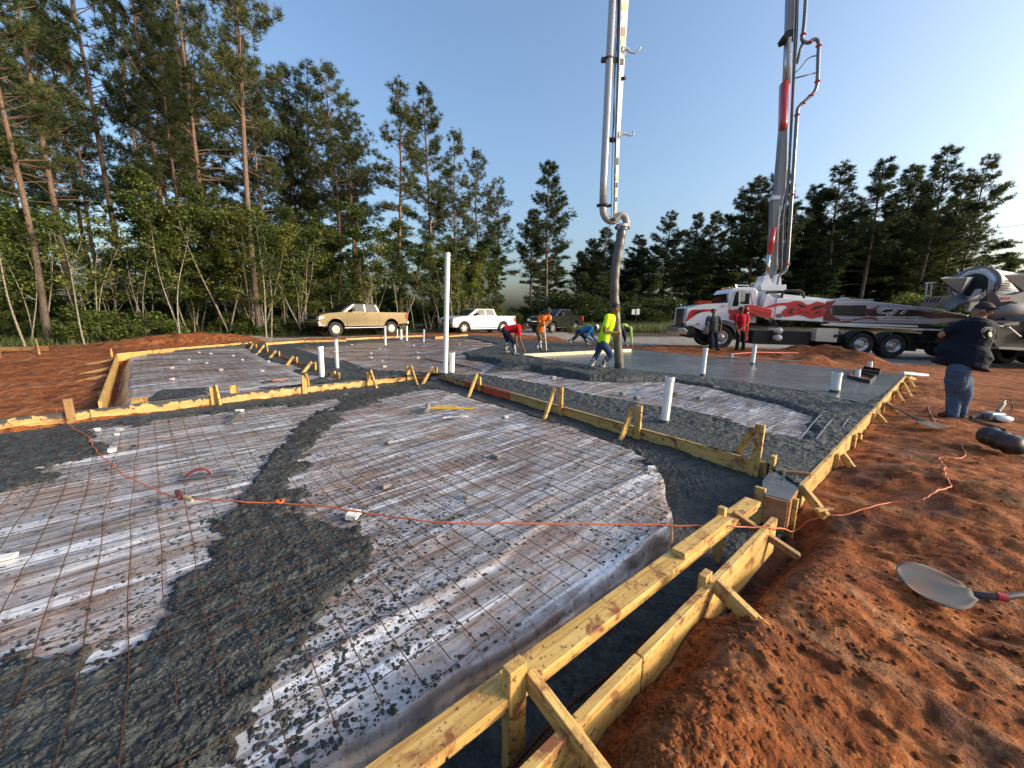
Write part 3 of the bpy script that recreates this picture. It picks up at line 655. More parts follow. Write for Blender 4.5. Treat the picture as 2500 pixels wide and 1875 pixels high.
# corner box with anchor bolts
TB=thing('corner_form','small plywood box form at the slab corner filled with concrete','formwork',P(1890,1200,-0.2))
bx=[P(1862,1178,0.0),P(1946,1186,0.0)]
ec=UU; fc=-VV
c0=P(1856,1193,0.0); 
PLY=m_wood('reddish_plywood',base=((0.22,0.08,0.03),(0.36,0.16,0.07),(0.46,0.25,0.12)),dirt=0.2)
ca,cb_=P(1868,1207,0),P(1926,1222,0)
beam(TB,'panel',Vector((ca.x,ca.y,-0.13)),Vector((cb_.x,cb_.y,-0.13)),0.02,0.24,PLY)
beam(TB,'stake',P(1857,1190,0.02)-Vector((0,0,0)),P(1857,1190,0.02)-Vector((0,0,0.42)),0.08,0.04,WOOD,up=UU)
beam(TB,'stake',P(1936,1215,-0.02),P(1936,1215,-0.02)-Vector((0,0,0.42)),0.08,0.04,WOOD,up=UU)
beam(TB,'panel',Vector((cb_.x,cb_.y,-0.13))+(P(1949,1190,0)-cb_).normalized()*0.02,Vector((*P(1946,1192,0)[:2],-0.13)),0.02,0.24,PLY)
beam(TB,'stake',P(1890,1112,0.10),P(1890,1112,0.10)-Vector((0,0,0.45)),0.085,0.038,WOOD,up=VV,point=True)
beam(TB,'board',P(1905,1150,0.01),P(1976,1158,0.01),0.04,0.03,WOOD_D)
beam(TB,'kicker',P(1958,1190,-0.02),P(2016,1262,-0.16),0.04,0.075,WOOD); beam(TB,'block',P(1992,1246,-0.10),P(2030,1240,-0.10),0.04,0.02,WOOD)
mb=MB(); pl=[P(1862,1190,0),P(1862,1172,0),P(1880,1148,0),P(1965,1160,0),P(1950,1188,0),P(1926,1219,0),P(1870,1205,0)]
pl=[(p.x,p.y) for p in pl]; mb.prism(pl,-0.2,-0.008,lambda x,y,d:(x,y,d))
solo('concrete_block','troweled grey concrete filling the corner box with one anchor bolt','concrete',mb,SLAB)
STEEL=simple('galvanised_steel',(0.35,0.36,0.38),0.4,0.8,0.2); RUST=simple('rusty_steel',(0.075,0.034,0.017),0.75,0.3,0.6,(0.05,0.022,0.012),8)
DK=simple('dark_wet_steel',(0.05,0.05,0.052),0.6,0.4,0.5,(0.10,0.045,0.02),6)
for (x,y,l) in [(1960,1131,'anchor bolt standing in the wet ledge behind the corner box'),(1911,1172,'anchor bolt standing in the top of the corner box')]:
    p=P(x,y,-0.01); mb=MB(); mb.tube([p,p+Vector((0,0,0.11))],0.009,10); mb.tube([p+Vector((0,0,0.075)),p+Vector((0,0,0.09))],0.016,6)
    solo('anchor_bolt',l,'bolt',mb,STEEL,p)
# back and left forms
T5=run('form_wall','far left form along the open trench, weathered boards by the red dirt',[(L5b,L5a)],h=0.3,zt=0.02)
T5.location=T5.location; o5=n5=-_n5
for t in (0.15,0.45,0.62,0.9):
    p=L5b.lerp(L5a,t)+n5*0.06; beam(T5,'stake',Vector((p.x,p.y,-0.02)),Vector((p.x,p.y,-0.4)),0.085,0.04,WOOD_D,up=n5)
    if t>0.2: beam(T5,'kicker',Vector((p.x,p.y,-0.04)),Vector((p.x,p.y,-0.16))+n5*0.55,0.04,0.07,WOOD_D)
p=L5a+n5*0.1; beam(T5,'stake',Vector((p.x,p.y,0.22)),Vector((p.x,p.y,-0.3)),0.09,0.04,WOOD,up=UU)
T6=run('form_wall','back left yellow form board along the far side of the trenched bay',[(L5a,P(440,851,0.02)),(P(440,851,0.02),P(605,838,0.02))],h=0.24,zt=0.06)
beam(T6,'plank',P(560,832,0.05),P(612,836,0.10),0.09,0.04,WOOD)
def mkrun(lbl,pts,zt=0.09,h=0.26):
    return run('form_wall',lbl,[(P(*pts[i],zt),P(*pts[i+1],zt)) for i in range(len(pts)-1)],h=h,zt=zt)
mkrun('far yellow form board nearest the wood, left of the standing pipes',[(648,837),(740,831),(846,829)],0.10,0.30)
mkrun('far yellow form board running in front of the tan pickup to the white pipes',[(844,826),(940,822),(1032,818)],0.10,0.24)
mkrun('short far yellow form board right of the white pipes',[(1062,822),(1142,816)],0.10,0.24)
mkrun('far form board edging the slab behind the screed, low in the dirt',[(1160,818),(1300,832),(1400,838)],0.02,0.2)
# batter board and stakes at far left
TL=thing('batter_board','grey batter board on two stakes at the left edge of the dirt','board',P(60,860,-0.1))
beam(TL,'board',P(-60,853,0.02),P(118,851,0.02),0.03,0.14,WOOD_D); beam(TL,'stake',P(88,829,0.28),P(97,865,-0.1),0.08,0.04,WOOD,up=UU); beam(TL,'stake',P(-2,845,0.2),P(0,872,-0.1),0.08,0.04,WOOD_D,up=UU)
# ------------------------------------------------------------------ rebar and mesh
REB=[]
for k,off in enumerate((0.10,0.135)):
    mb=MB(); a=onv(LND,960)-eD*1.2; b=onv(LND,1715)
    pts=[]; n=60
    for i in range(n+1):
        p=a.lerp(b,i/n)+nD*(off+0.01*math.sin(i*0.5+k)); pts.append((p.x,p.y,-0.215+0.012*math.sin(i*0.21+k)-0.03*(i/n)))
    mb.tube(pts,[0.0085+0.0016*(i%2) for i in range(n+1)],7)
    # ribs
    for i in range(n*3):
        t=i/(n*3); p=Vector(pts[int(t*n)]).lerp(Vector(pts[min(int(t*n)+1,n)]),t*n-int(t*n)); mb.tube([p,p+eD*0.006],0.0115,6)
    solo('rebar',('ribbed rusty rebar lying in the trench, the one nearer the hung plank' if k==0 else 'ribbed rusty rebar lying in the trench, the one nearer the outer board'),'rebar',mb,RUST)
def wires(T,us,vs,urange,vrange,zf,mask,r,step=0.075,H_=H,seed=0,lift=None,n=3,rot=0,mat=None):
    cnt=0; rg=np.random.default_rng(seed)
    for mode,arr,rngx in (('u',vs,urange),('v',us,vrange)):
        for c in arr:
            L=np.arange(rngx[0],rngx[1]+1e-6,step); 
            uu_,vv_=(L,np.full_like(L,c)) if mode=='u' else (np.full_like(L,c),L)
            wob=0.012*np.sin(L*1.3+c*7+seed)+0.006*np.sin(L*5+c*3)
            if mode=='u': vv_=vv_+wob
            else: uu_=uu_+wob
            if rot: uu_,vv_=uu_*math.cos(rot)-vv_*math.sin(rot),uu_*math.sin(rot)+vv_*math.cos(rot)
            X=CC.x+UU.x*uu_+VV.x*vv_; Y=CC.y+UU.y*uu_+VV.y*vv_
            z=zf(X,Y)+(0.030 if mode=='u' else 0.036)+0.014*np.sin(L*2.1+c*5)*np.sin(c*3.3+1)
            ok=mask(X,Y)
            i=0
            while i<len(L):
                if ok[i]:
                    j_=i
                    while j_+1<len(L) and ok[j_+1]: j_+=1
                    if j_-i>=3:
                        mb=MB(); mb.tube([(X[k],Y[k],z[k]) for k in range(i,j_+1)],r,n,cap=False); part(T,'wire',mb,mat or RUST); cnt+=1
                    i=j_+1
                else: i+=1
    return cnt
TW=thing('wire_mesh','rusty welded wire mesh over the near plastic sheet','wire mesh',P(1000,1400,ZS))
def mN(X,Y):
    d=sdpoly(padN,X,Y); return (d<-0.02)&(Y>0.45)&(np.abs(X)<9)
nw=wires(TW,np.arange(-9.4,-0.3,0.1524),np.arange(-7.6,-0.35,0.1524),(-9.5,-0.3),(-7.7,-0.3),zs_near,lambda X,Y:mN(X,Y),0.0027,0.08)
TW2=thing('wire_mesh','second lapped piece of rusty wire mesh skewed over the near bay beside the hung plank','wire mesh',P(1400,1300,ZS))
def mN2(X,Y):
    d=sdpoly(padN,X,Y); return (d<0.03)&(Y>0.45)
def zs2(X,Y): return zs_near(X,Y)+0.03+0.03*fbm(X*1.1,Y*1.1,2,66)
wires(TW2,np.arange(-3.9,-1.6,0.1524),np.arange(-5.5,-3.6,0.1524),(-4.0,-1.65),(-5.6,-3.7),zs2,mN2,0.0027,0.08,seed=3,rot=0.045)
TW3=thing('wire_mesh','rusty wire mesh over the pale middle bay behind the red sprayed form','wire mesh',P(1600,960,-0.05))
def zsM(X,Y):
    u=(X-CC.x)*UU.x+(Y-CC.y)*UU.y; v=(X-CC.x)*VV.x+(Y-CC.y)*VV.y
    return -0.05+0.02*fbm(u*0.5,v*2.6,4,3)+0.02*fbm(X*0.6,Y*0.6,2,8)
bm_=sdpoly(bayM,0,0)
uvM=[uv(p) for p in bayM]; uM=(min(a for a,b in uvM)-0.3,max(a for a,b in uvM)+0.6); vM=(min(b for a,b in uvM)-0.5,max(b for a,b in uvM)+0.3)
nw3=wires(TW3,np.arange(uM[0],uM[1],0.1524),np.arange(vM[0],vM[1],0.1524),uM,vM,zsM,lambda X,Y:sdpoly(bayM,X,Y)<0.12,0.003,0.16,mat=DK)
def stuffmesh(lbl,poly,zf,r,step,sp=0.1524,mat=RUST):
    q=[uv(p) for p in poly]; ur=(min(a for a,b in q),max(a for a,b in q)); vr=(min(b for a,b in q),max(b for a,b in q)); mb=MB()
    for mode in (0,1):
        for c in np.arange(*(vr if mode==0 else ur),sp):
            L=np.arange(*(ur if mode==0 else vr),step); uu_,vv_=(L,0*L+c) if mode==0 else (0*L+c,L)
            X=CC.x+UU.x*uu_+VV.x*vv_; Y=CC.y+UU.y*uu_+VV.y*vv_; z=zf(X,Y)+0.02+0.01*np.sin(L*2+c*4); ok=sdpoly(poly,X,Y)<0.05
            i=0
            while i<len(L):
                if ok[i]:
                    j_=i
                    while j_+1<len(L) and ok[j_+1]: j_+=1
                    if j_>i+1: mb.tube([(X[k],Y[k],z[k]) for k in range(i,j_+1)],r,3,cap=False)
                    i=j_+1
                else: i+=1
    o=solo('wire_mesh',lbl,'wire mesh',mb,mat,kind='stuff')
stuffmesh('thin wire mesh over the muddy far bay with the standing pipes',bayB,zsM,0.003,0.4,0.1524)
def zsC(X,Y):
    dd=dropC(X,Y); return zsM(X,Y)-0.36*sm(0.0,-0.30,dd)
stuffmesh('thin wire mesh over the rounded grey sheet of the back left bay',bayC,zsC,0.003,0.3,0.1524)
# bars in the open trench at the left
for k in range(2):
    a=P(262+k*0,985,-0.3)+UU*(0.35+0.25*k); b=L5a+UU*(0.35+0.25*k); mb=MB(); mb.tube([(a.x,a.y,-0.3),((a.x+b.x)/2,(a.y+b.y)/2,-0.27),(b.x,b.y,-0.3)],0.009,5)
    solo('rebar','rebar in the open back left trench, '+('next to the form board' if k==0 else 'next to the plastic sheet'),'rebar',mb,RUST)
# bars sticking across the wet concrete at the right corner
for k,(a,b) in enumerate([((2008,1008),(1955,1070)),((2040,1015),(1990,1075)),((2078,1015),(2052,1050))]):
    mb=MB(); p=P(*a,0.0);q=P(*b,0.0); mb.tube([p,(p+q)/2+Vector((0,0,.02)),q],0.007,5); solo('rebar',['grey bar bent over the wet concrete, leftmost of three by the sheet corner','grey bar bent over the wet concrete, middle of three by the sheet corner','short grey bar over the wet concrete, rightmost of three near the edge form'][k],'rebar',mb,STEEL)
# ------------------------------------------------------------------ pipes
PVC=simple('white_pvc',(0.78,0.79,0.78),0.35,0,0.3,(0.30,0.29,0.27),6); BLK=simple('black_plastic',(0.012,0.012,0.013),0.45,0,0.5,(0.08,0.05,0.03),6)
SPL=simple('concrete_splash',(0.05,0.053,0.052),0.6)
def pipe(px0,py0,px1,py1,r,zb,label,cap=0,mat=None):
    b=P(px1,py1,zb); d=b.y; t=PD(px0,py0,d)
    mb=MB(); n=14; ax=(t-b)
    mb.tube([b,t],r,n); inner=t-ax.normalized()*0.004
    T=thing('standpipe',label,'pipe',b)
    part(T,'pipe',mb,mat or PVC,smooth=False)
    if cap: 
        m2=MB(); m2.tube([t-ax.normalized()*cap,t+ax.normalized()*0.006],r*1.12,n); part(T,'collar',m2,mat or PVC)
    m3=MB(); m3.tube([b-ax.normalized()*0.02,b+ax.normalized()*min(0.05,ax.length*0.2)],[r*1.08,r*1.03],n); part(T,'splash',m3,SPL)
    m4=MB(); m4.tube([t+ax.normalized()*(0.0065 if cap else 0.002),t+ax.normalized()*(0.0075 if cap else 0.003)],r*0.86,n); part(T,'hollow_shade_disc',m4,BLK)  # black disc on the closed end, painted shade of a hollow pipe
    return T
pipe(1093,617,1087,915,0.056,-0.01,'tallest white pipe, three metres high beside the form corner')
pipe(1104,861,1103,914,0.062,-0.01,'short stout white pipe right beside the tallest white pipe',0.05)
pipe(782,846,787,925,0.057,-0.05,'white pipe with dark tar streak, left of the pair behind the smeared form',0.05)
pipe(820,828,824,903,0.044,-0.05,'white pipe, right and slimmer of the pair behind the smeared form')
pipe(940,796,941,846,0.042,-0.05,'slim white pipe in front of the tan pickup rear wheel')
pipe(970,803,970,828,0.036,-0.05,'thin short white pipe behind the pickup tailgate, first of three together')
pipe(979,804,979,831,0.066,-0.05,'stout short white pipe, middle of three together by the pickup tailgate')
pipe(993,796,993,834,0.046,-0.05,'white pipe, rightmost of three together by the pickup tailgate')
pipe(1035,804,1034,838,0.042,-0.05,'bluish white pipe with dark side standing alone in the far bay',0,simple('bluish_pipe',(0.45,0.52,0.60),0.4))
pipe(1636,921,1622,1033,0.056,-0.01,'white pipe standing on the ledge beside the step form in the foreground bay',0.05)
pipe(1723,850,1715,917,0.055,0.0,'white pipe in the smooth slab, left one near the man in grey',0.05)
pipe(1843,842,1837,889,0.058,0.0,'white pipe in the smooth slab below the red truck box')
pipe(2044,910,2038,957,0.082,0.0,'thick white pipe with ring at top near the slab corner',0.06)
pipe(2095,901,2092,924,0.06,-0.03,'white pipe inside the open black box form')
pipe(2125,882,2123,903,0.055,-0.03,'white pipe inside the rear black box form by the slab edge')
mb=MB(); mb.tube([P(2204,911,-0.02),P(2263,917,-0.1)],0.05,12); solo('loose_pipe','white pipe lying on the red dirt beyond the slab corner','pipe',mb,PVC)
def boxform(pts,label,h=0.09,dirt=True):
    ps=[P(x,y,0.02) for x,y in pts]; c=sum(ps,Vector())/4; T=thing('box_form',label,'box form',(c.x,c.y,0))
    for i in range(4):
        a,b=ps[i],ps[(i+1)%4]; g=(b-a).normalized()*0.012
        beam(T,'side',Vector((a.x,a.y,0.03))-g*(i%2),Vector((b.x,b.y,0.03))+g*(i%2),0.02,h,BLK)
    mb=MB(); q=[(p.x,p.y) for p in ps]; mb.prism(q,-0.05,0.003,lambda x,y,d:(x,y,d)); part(T,'fill',mb,SOIL)
SOIL=simple('loose_red_soil',(0.22,0.068,0.022),0.95,0,0.6,(0.08,0.03,0.012),5,0.6)
boxform([(2070,921),(2084,907),(2137,922),(2122,934)],'open black box form with red dirt set in the slab round a white pipe')
boxform([(2098,905),(2108,898),(2150,905),(2146,913)],'second black box form behind, at the slab back edge')
# ------------------------------------------------------------------ cord
ORG=simple('orange_cord',(0.62,0.13,0.04),0.5,0,0.4,(0.3,0.22,0.16),10)
cp=[(135,998,0.01),(143,1015,-.1),(180,1046,-.09),(215,1066,-.08),(228,1090,-.08),(246,1112,-.07),(272,1132,-.07),(300,1158,-.07),(350,1182,-.07),(400,1204,-.07),(440,1218,-.07),(520,1220,-.05),(600,1226,-.04),(690,1229,-.05),(800,1237,-.03),(900,1254,-.03),(1000,1267,-.01),(1100,1277,0.0),(1250,1278,0.01),(1400,1279,0.01),(1560,1281,0.015),(1700,1284,0.025),(1764,1284,0.03),(1830,1287,0.01),(1905,1290,-0.02),(1935,1297,-.1),(1975,1287,-.13),(2050,1262,-.12),(2120,1239,-.12),(2180,1226,-.12),(2240,1223,-.12),(2262,1214,-.12),(2290,1197,-.12),(2322,1187,-.11),(2305,1165,-.11),(2303,1150,-.11),(2309,1145,-.11),(2300,1130,-.11),(2293,1118,-.11),(2308,1116,-.11),(2335,1119,-.11),(2352,1116,-.11),(2357,1105,-.11),(2345,1085,-.11),(2325,1075,-.12)]
def crm(pts,k=5):
    o=[]; P_=[Vector(p) for p in pts]; P_=[P_[0]*2-P_[1]]+P_+[P_[-1]*2-P_[-2]]
    for i in range(1,len(P_)-2):
        for j_ in range(k):
            t=j_/k; a,b,c,d=P_[i-1:i+3]; o.append(0.5*((2*b)+(c-a)*t+(2*a-5*b+4*c-d)*t*t+(3*b-a-3*c+d)*t**3))
    o.append(P_[-2]); return o
w3=[]
for (x,y,z) in cp:
    p=P(x,y,z); 
    if x>1925: p.z=max(float(zground(np.array([p.x]),np.array([p.y]))[0])+0.022,-0.3); q=P(x,y,p.z); q.z=p.z; p=q
    w3.append(p)
pts=crm(w3,6); pts=[p+Vector((0.004*math.sin(i*1.3),0.004*math.cos(i*1.7),0.002*math.sin(i))) for i,p in enumerate(pts)]
for p in pts:
    s_=(p.x-A_L4.x)*E1.y-(p.y-A_L4.y)*E1.x
    if s_>0.0: p.z=max(p.z,float(zground(np.array([p.x]),np.array([p.y]))[0])+0.012)
TC=thing('extension_cord','long orange extension cord strung over the near bay and trailing across red dirt','cord',pts[100])
mb=MB(); mb.tube(pts,0.0062,6); part(TC,'cable',mb,ORG,True)
mb=MB(); p=P(440,1216,-.05); q=P(433,1200,-.03); mb.tube([p,q],0.02,10); part(TC,'plug',mb,simple('dark_red_plug',(0.12,0.02,0.015),0.5))
mb=MB(); mb.tube([P(452,1214,-.05),P(470,1222,-.05)],[0.02,0.012],8); part(TC,'socket',mb,simple('tan_socket',(0.45,0.33,0.15),0.5))
mb=MB(); kc=P(684,1226,-.04); mb.tube([kc+Vector((0.025*math.cos(a),0.02*math.sin(a)*1.3,0.012+0.008*math.sin(2*a))) for a in [i*0.5 for i in range(14)]],0.007,6); part(TC,'knot',mb,ORG)
mb=MB(); mb.tube(crm([P(2360,1040-40,-.1),P(2300,990,-.1),P(2268,992,-.1),P(2272,1008,-.1),P(2285,1035,-.1)],5),0.007,5); solo('brown_cord','brown cord end snaking on the dirt left of the big man','cord',mb,simple('brown_cord',(0.30,0.14,0.07),0.6))
# thin black hose in far bay
mb=MB(); mb.tube(crm([P(1032,868,-.01),P(1046,878,-.02),P(1080,884,-.02),P(1130,893,-.02),P(1176,905,0)],6),0.014,6); solo('water_hose','dark hose lying across the far bay with pale end by the tallest pipe','hose',mb,BLK)
# ------------------------------------------------------------------ tools and small things
WHT=simple('white_styrofoam',(0.72,0.71,0.66),0.8,0,0.4,(0.35,0.30,0.24),8); GRYB=simple('grey_concrete_brick',(0.24,0.235,0.22),0.9,0,0.4)
def lump(name,label,cat,px,py,z,sx,sy,sz,rz,mat,group=None,seed=0,jit=0.12,tilt=0):
    rg=random.Random(seed+int(px)); p=P(px,py,z); Rm=Matrix.Rotation(rz,3,'Z')@Matrix.Rotation(tilt,3,'X'); mb=MB(); vs=[]
    for c in [(-1,-1,0),(1,-1,0),(1,1,0),(-1,1,0),(-1,-1,1),(1,-1,1),(1,1,1),(-1,1,1)]:
        v=Rm@Vector((c[0]*sx/2*(1+rg.uniform(-jit,jit)),c[1]*sy/2*(1+rg.uniform(-jit,jit)),c[2]*sz*(1+rg.uniform(-jit,jit)*(c[2]>0)))); vs.append(p+v)
    mb.add(vs,[(0,3,2,1),(4,5,6,7),(0,1,5,4),(1,2,6,5),(2,3,7,6),(3,0,4,7)]); return solo(name,label,cat,mb,mat,p,bev=0.004,group=group)
WHD=simple('dusty_white_brick',(0.42,0.40,0.37),0.85,0,0.5)
CH='broken bricks holding the mesh up'
for i,(x,y,s,mt,l) in enumerate([(16,1368,.065,WHT,'cracked pale chunk at the left edge of the near sheet'),(862,1262,.085,WHT,'pale broken brick under the orange cord'),(1210,1118,.08,GRYB,'grey brick lying on the white fold of the near sheet'),(850,1056,.07,GRYB,'tilted grey tile standing beside the concrete spill'),(948,1083,.07,GRYB,'dull flattened brick right of the concrete spill'),(275,1102,.07,WHT,'pale brick half under mesh beside the left band of concrete'),(292,1050,.05,WHT,'small white chunk near the cord end'),(237,1050,.05,WHT,'flat white scrap nearest the cord end on the left band'),(285,1061,.045,WHT,'tiny white flake below the small white chunk'),(585,1005,.07,WHT,'white scrap above the dark float board'),(845,966,.06,WHT,'white scrap on the concrete band below the smeared form'),(1235,1020,.06,WHT,'pale chunk near the step form kicker foot'),(1590,1146,.06,WHT,'white chunk at the right rim of the near sheet'),(1140,1215,.05,GRYB,'dark lump under the mesh centre'),(1185,1115,.03,WHT,'small white nub beside the grey brick'),(465,1805,.035,WHT,'small crumpled white scrap in the foreground concrete spill'),(943,1190,.06,GRYB,'mud covered brick below the tilted tile')]):
    lump('brick',l,'brick',x,y,ZS+0.005,s*1.3,s,s*0.5,0.5+i,mt,seed=i,tilt=(1.0 if i==3 else 0.1))
for i,(x,y) in enumerate([(485,862),(515,865),(505,888),(625,866),(655,884),(420,900),(460,880),(540,905),(420,928),(590,880),(640,908),(568,870)]):
    lump('brick','small white brick propping the mesh in the back left bay','brick',x,y,-0.035,.085,.06,.045,i,WHD,'small bricks propping the mesh in the back left bay',i)
for i,(x,y) in enumerate([(747,845),(858,843),(906,864),(930,884),(938,897),(928,853),(1017,862),(1020,875),(1180,832),(1120,842),(1140,874),(905,875),(815,860),(1010,845)]):
    lump('brick','small pale brick under the mesh in the muddy far bay','brick',x,y,-0.035,.11,.08,.05,i,WHD,'small bricks under the mesh in the far bay',i)
for i,(x,y) in enumerate([(1380,918),(1276,934),(1520,965),(1645,963),(1705,975),(1555,975),(1748,950),(1350,925)]):
    lump('brick','small grey brick under the mesh in the pale middle bay','brick',x,y,-0.03,.11,.08,.06,i,GRYB,'small bricks under the mesh in the middle bay',i)
# hand float with red handle
T=thing('hand_float','long grey hand float with arched red handle lying on the mesh','float',P(490,1165,ZS+0.03)); 
a=P(436,1168,ZS+.03);b=P(580,1150,ZS+.03); beam(T,'blade',a,b,0.075,0.008,STEEL,up=(0,0,1))
mb=MB(); e=(b-a); m=[a+e*0.12,a+e*0.18+Vector((0,0,.035)),a+e*0.30+Vector((0,0,.06)),a+e*0.42+Vector((0,0,.06)),a+e*0.52+Vector((0,0,.03)),a+e*0.56]; mb.tube(crm(m,5),0.011,8); part(T,'handle',mb,simple('dark_red_handle',(0.17,0.02,0.015),0.45),True)
# float board
beam(None,'float_board',P(558,1034,ZS+.03),P(582,1006,ZS+.06),0.07,0.03,simple('grey_board',(0.10,0.11,0.10),0.6)); meta(bpy.data.objects['float_board'],'dark wooden float lying on the sheet below the smeared form','float')
# sledgehammer
T=thing('sledgehammer','sledgehammer with yellow handle and grey head on the near sheet','hammer',P(1100,995,ZS+.03)); YEL=simple('yellow_fibreglass',(0.72,0.42,0.03),0.4,0,0.3)
mb=MB(); mb.tube([P(1050,996,ZS+.05),P(1157,998,ZS+.04)],0.017,8); part(T,'handle',mb,YEL); mb=MB(); mb.tube([P(1045,988,ZS+.05),P(1043,1003,ZS+.05)],0.035,8); part(T,'head',mb,GRYB)
beam(None,'yellow_stick',P(1060,991,ZS+.04),P(1118,991,ZS+.04),0.03,0.02,YEL); meta(bpy.data.objects['yellow_stick'],'thin yellow stick lying just behind the sledgehammer','stick')
rg=random.Random(4)
for i in range(9):
    p=P(1118+rg.uniform(-14,14),1016+rg.uniform(-5,5),ZS+.03+i*.006); a=rg.uniform(-.5,.5)+0.3; v=Vector((math.cos(a),math.sin(a),0))*rg.uniform(.10,.2); mb=MB(); mb.tube([p-v,p+v],0.008,6); 
    solo('anchor_rod','short grey steel rod in the loose pile right of the sledgehammer','rod',mb,STEEL,group='grey rods heaped by the sledgehammer')
T=thing('hand_tool','dark flat trowel with worn red handle in the back left bay','trowel',P(680,930,0)); beam(T,'blade',P(640,934,0.0),P(676,929,0.0),0.10,0.02,BLK); mb=MB(); mb.tube([P(665,929,.03),P(701,925,.03)],0.02,7); part(T,'handle',mb,simple('worn_red',(0.3,0.12,0.09),0.6))
# shovels
def shovel(tip,neck,end,wid,label,round_=True,zt=0.03,band=False,zg=-0.1):
    a=P(*tip,zg);b=P(*neck,zg+0.04);e=P(*end,zg+0.06); e=b+(e-b).normalized()*1.25+Vector((0,0,-.02)); ax=flat(b-a); L=ax.length; ax.normalize(); sd=Vector((ax.y,-ax.x,0)); T=thing('shovel',label,'shovel',(b.x,b.y,zg))
    mb=MB(); nu,nv=12,10; vs=[]
    for i in range(nu+1):
        t=i/nu; 
        if round_: w=wid/2*(max(0.02,1-(min(1,t/0.92)*2-1)**2)**0.5 if t<.46 else max(0.35,1-((t-.46)/.62)**2.2))
        else: w=wid/2*(1 if t<0.75 else 1-0.5*(t-0.75)/0.25)
        for j_ in range(nv+1):
            s=(j_/nv*2-1); p=a+ax*L*t+sd*(s*w); z=zg+0.03+0.012*(s*s)+0.02*t-(0.03*math.exp(-((s)/0.25)**2)*(-1))*max(0,t-0.45)*1.6; vs.append((p.x,p.y,z))
    fs=[(i*(nv+1)+j_,i*(nv+1)+j_+1,(i+1)*(nv+1)+j_+1,(i+1)*(nv+1)+j_) for i in range(nu) for j_ in range(nv)]
    mb.add(vs,fs); o=part(T,'blade',mb,SHV,True); sdm=o.modifiers.new('thick','SOLIDIFY'); sdm.thickness=0.004
    mb=MB(); mb.tube([b-ax*0.03+Vector((0,0,-.005)),b+ax*0.12+Vector((0,0,.03)),b.lerp(e,.5)+Vector((0,0,.012)),e],[0.021,0.017,0.016,0.016],10); part(T,'handle',mb,BLK2,True)
    if band: 
        k=b+ax*0.12+Vector((0,0,.03)); mb=MB(); mb.tube([k-ax*0.02,k+ax*0.02],0.022,10); part(T,'band',mb,simple('red_tape',(0.5,0.02,0.03),0.4))
SHV=simple('dirty_shovel_steel',(0.115,0.112,0.105),0.85,0.0,1.0,(0.20,0.08,0.035),9); BLK2=simple('grey_black_handle',(0.05,0.05,0.052),0.5,0,0.5,(0.16,0.09,0.05),9)
shovel((2192,1425),(2368,1452),(2560,1440),0.44,'round steel shovel with red taped black handle lying on the near dirt',True,band=True,zg=-0.13)
shovel((2296,1050),(2250,1030),(2198,1002),0.26,'square grey shovel lying by the edge form, handle towards the slab',False,zg=-0.10)
# black roll
T=thing('drum_liner','crumpled black plastic drum lying on the dirt at the right edge','drum',P(2440,1090,-0.1)); mb=MB(); a=P(2402,1062,0.0);b=P(2490,1090,0.0); pts=crm([a,a.lerp(b,.3)+Vector((0,0,.01)),a.lerp(b,.7)-Vector((0,0,.01)),b],4)
mb.tube(pts,[0.08,0.115]+[0.115+0.012*math.sin(i*2) for i in range(len(pts)-3)]+[0.10],12); part(T,'body',mb,BLK3:=simple('scuffed_black',(0.018,0.019,0.021),0.5,0,0.7,(0.16,0.06,0.035),6),True)
mb=MB(); mb.tube([P(2370,1025,-0.02),P(2420,1040,0.08),P(2450,1050,0.09)],0.022,8); part(T,'strap',mb,BLK3)
beam(None,'black_tray',P(2475,1068,-.08),P(2530,1075,-.08),0.3,0.04,BLK3); meta(bpy.data.objects['black_tray'],'flat black tray behind the drum at the right edge','tray')
T=thing('power_screed','small grey power tool with looped black cable on the dirt','power tool',P(2430,1010,-.1)); mb=MB(); c=P(2428,1010,0); mb.box((c.x-.12,c.y-.07,-.1),(c.x+.10,c.y+.07,.02)); part(T,'motor',mb,STEEL,bev=.015)
mb=MB(); mb.tube([P(2400,1013,-.04),P(2370,1020,-.08)],0.03,8); part(T,'nozzle',mb,BLK2); mb=MB(); c=P(2455,1015,0); mb.ball((c.x,c.y,-.05),0.1,12,sc=(1.2,.7,.5)); part(T,'housing',mb,PVC,True)
mb=MB(); mb.tube([P(2436,1005,.0),P(2452,985,.08)],0.025,8); part(T,'handle',mb,BLK); mb=MB(); mb.tube(crm([P(2450,985,.10),P(2458,975,.16),P(2470,982,.14),P(2468,1003,0),P(2440,1018,-.08),P(2400,1020,-.08)],6),0.008,5); part(T,'cable',mb,BLK)
# screed board and bull float
T=thing('screed_board','long pale screed board being pulled over the wet slab','board',P(1400,855,.02)); sa=P(1278,868,0.05); sb=P(1541,855,0.05)
for i in range(3): beam(T,'board',sa.lerp(sb,i/3),sa.lerp(sb,(i+1)/3)-(sb-sa)*0.001,0.04,0.11,m_wood('pale_board',base=((0.6,0.5,0.3),(0.75,0.66,0.45),(0.8,0.74,0.56)),dirt=0.15) if i==0 else bpy.data.materials['pale_board'])
T=thing('bull_float','bull float with long red pole lying at the far slab edge','float',P(1790,868,0)); beam(T,'blade',P(1762,872,.03),P(1960,882,.03),0.16,0.03,STEEL) 
mb=MB(); mb.tube([P(1790,864,.12),P(1850,860,.09),P(1950,862,.05)],0.02,7); part(T,'pole',mb,simple('red_pole',(0.65,0.05,0.03),0.4)); mb=MB(); c=P(1786,870,.05); mb.box((c.x-.06,c.y-.06,0.0),(c.x+.06,c.y+.06,.16)); mb.box((c.x-.16,c.y-.1,.0),(c.x+.16,c.y+.1,.03)); part(T,'bracket',mb,STEEL)
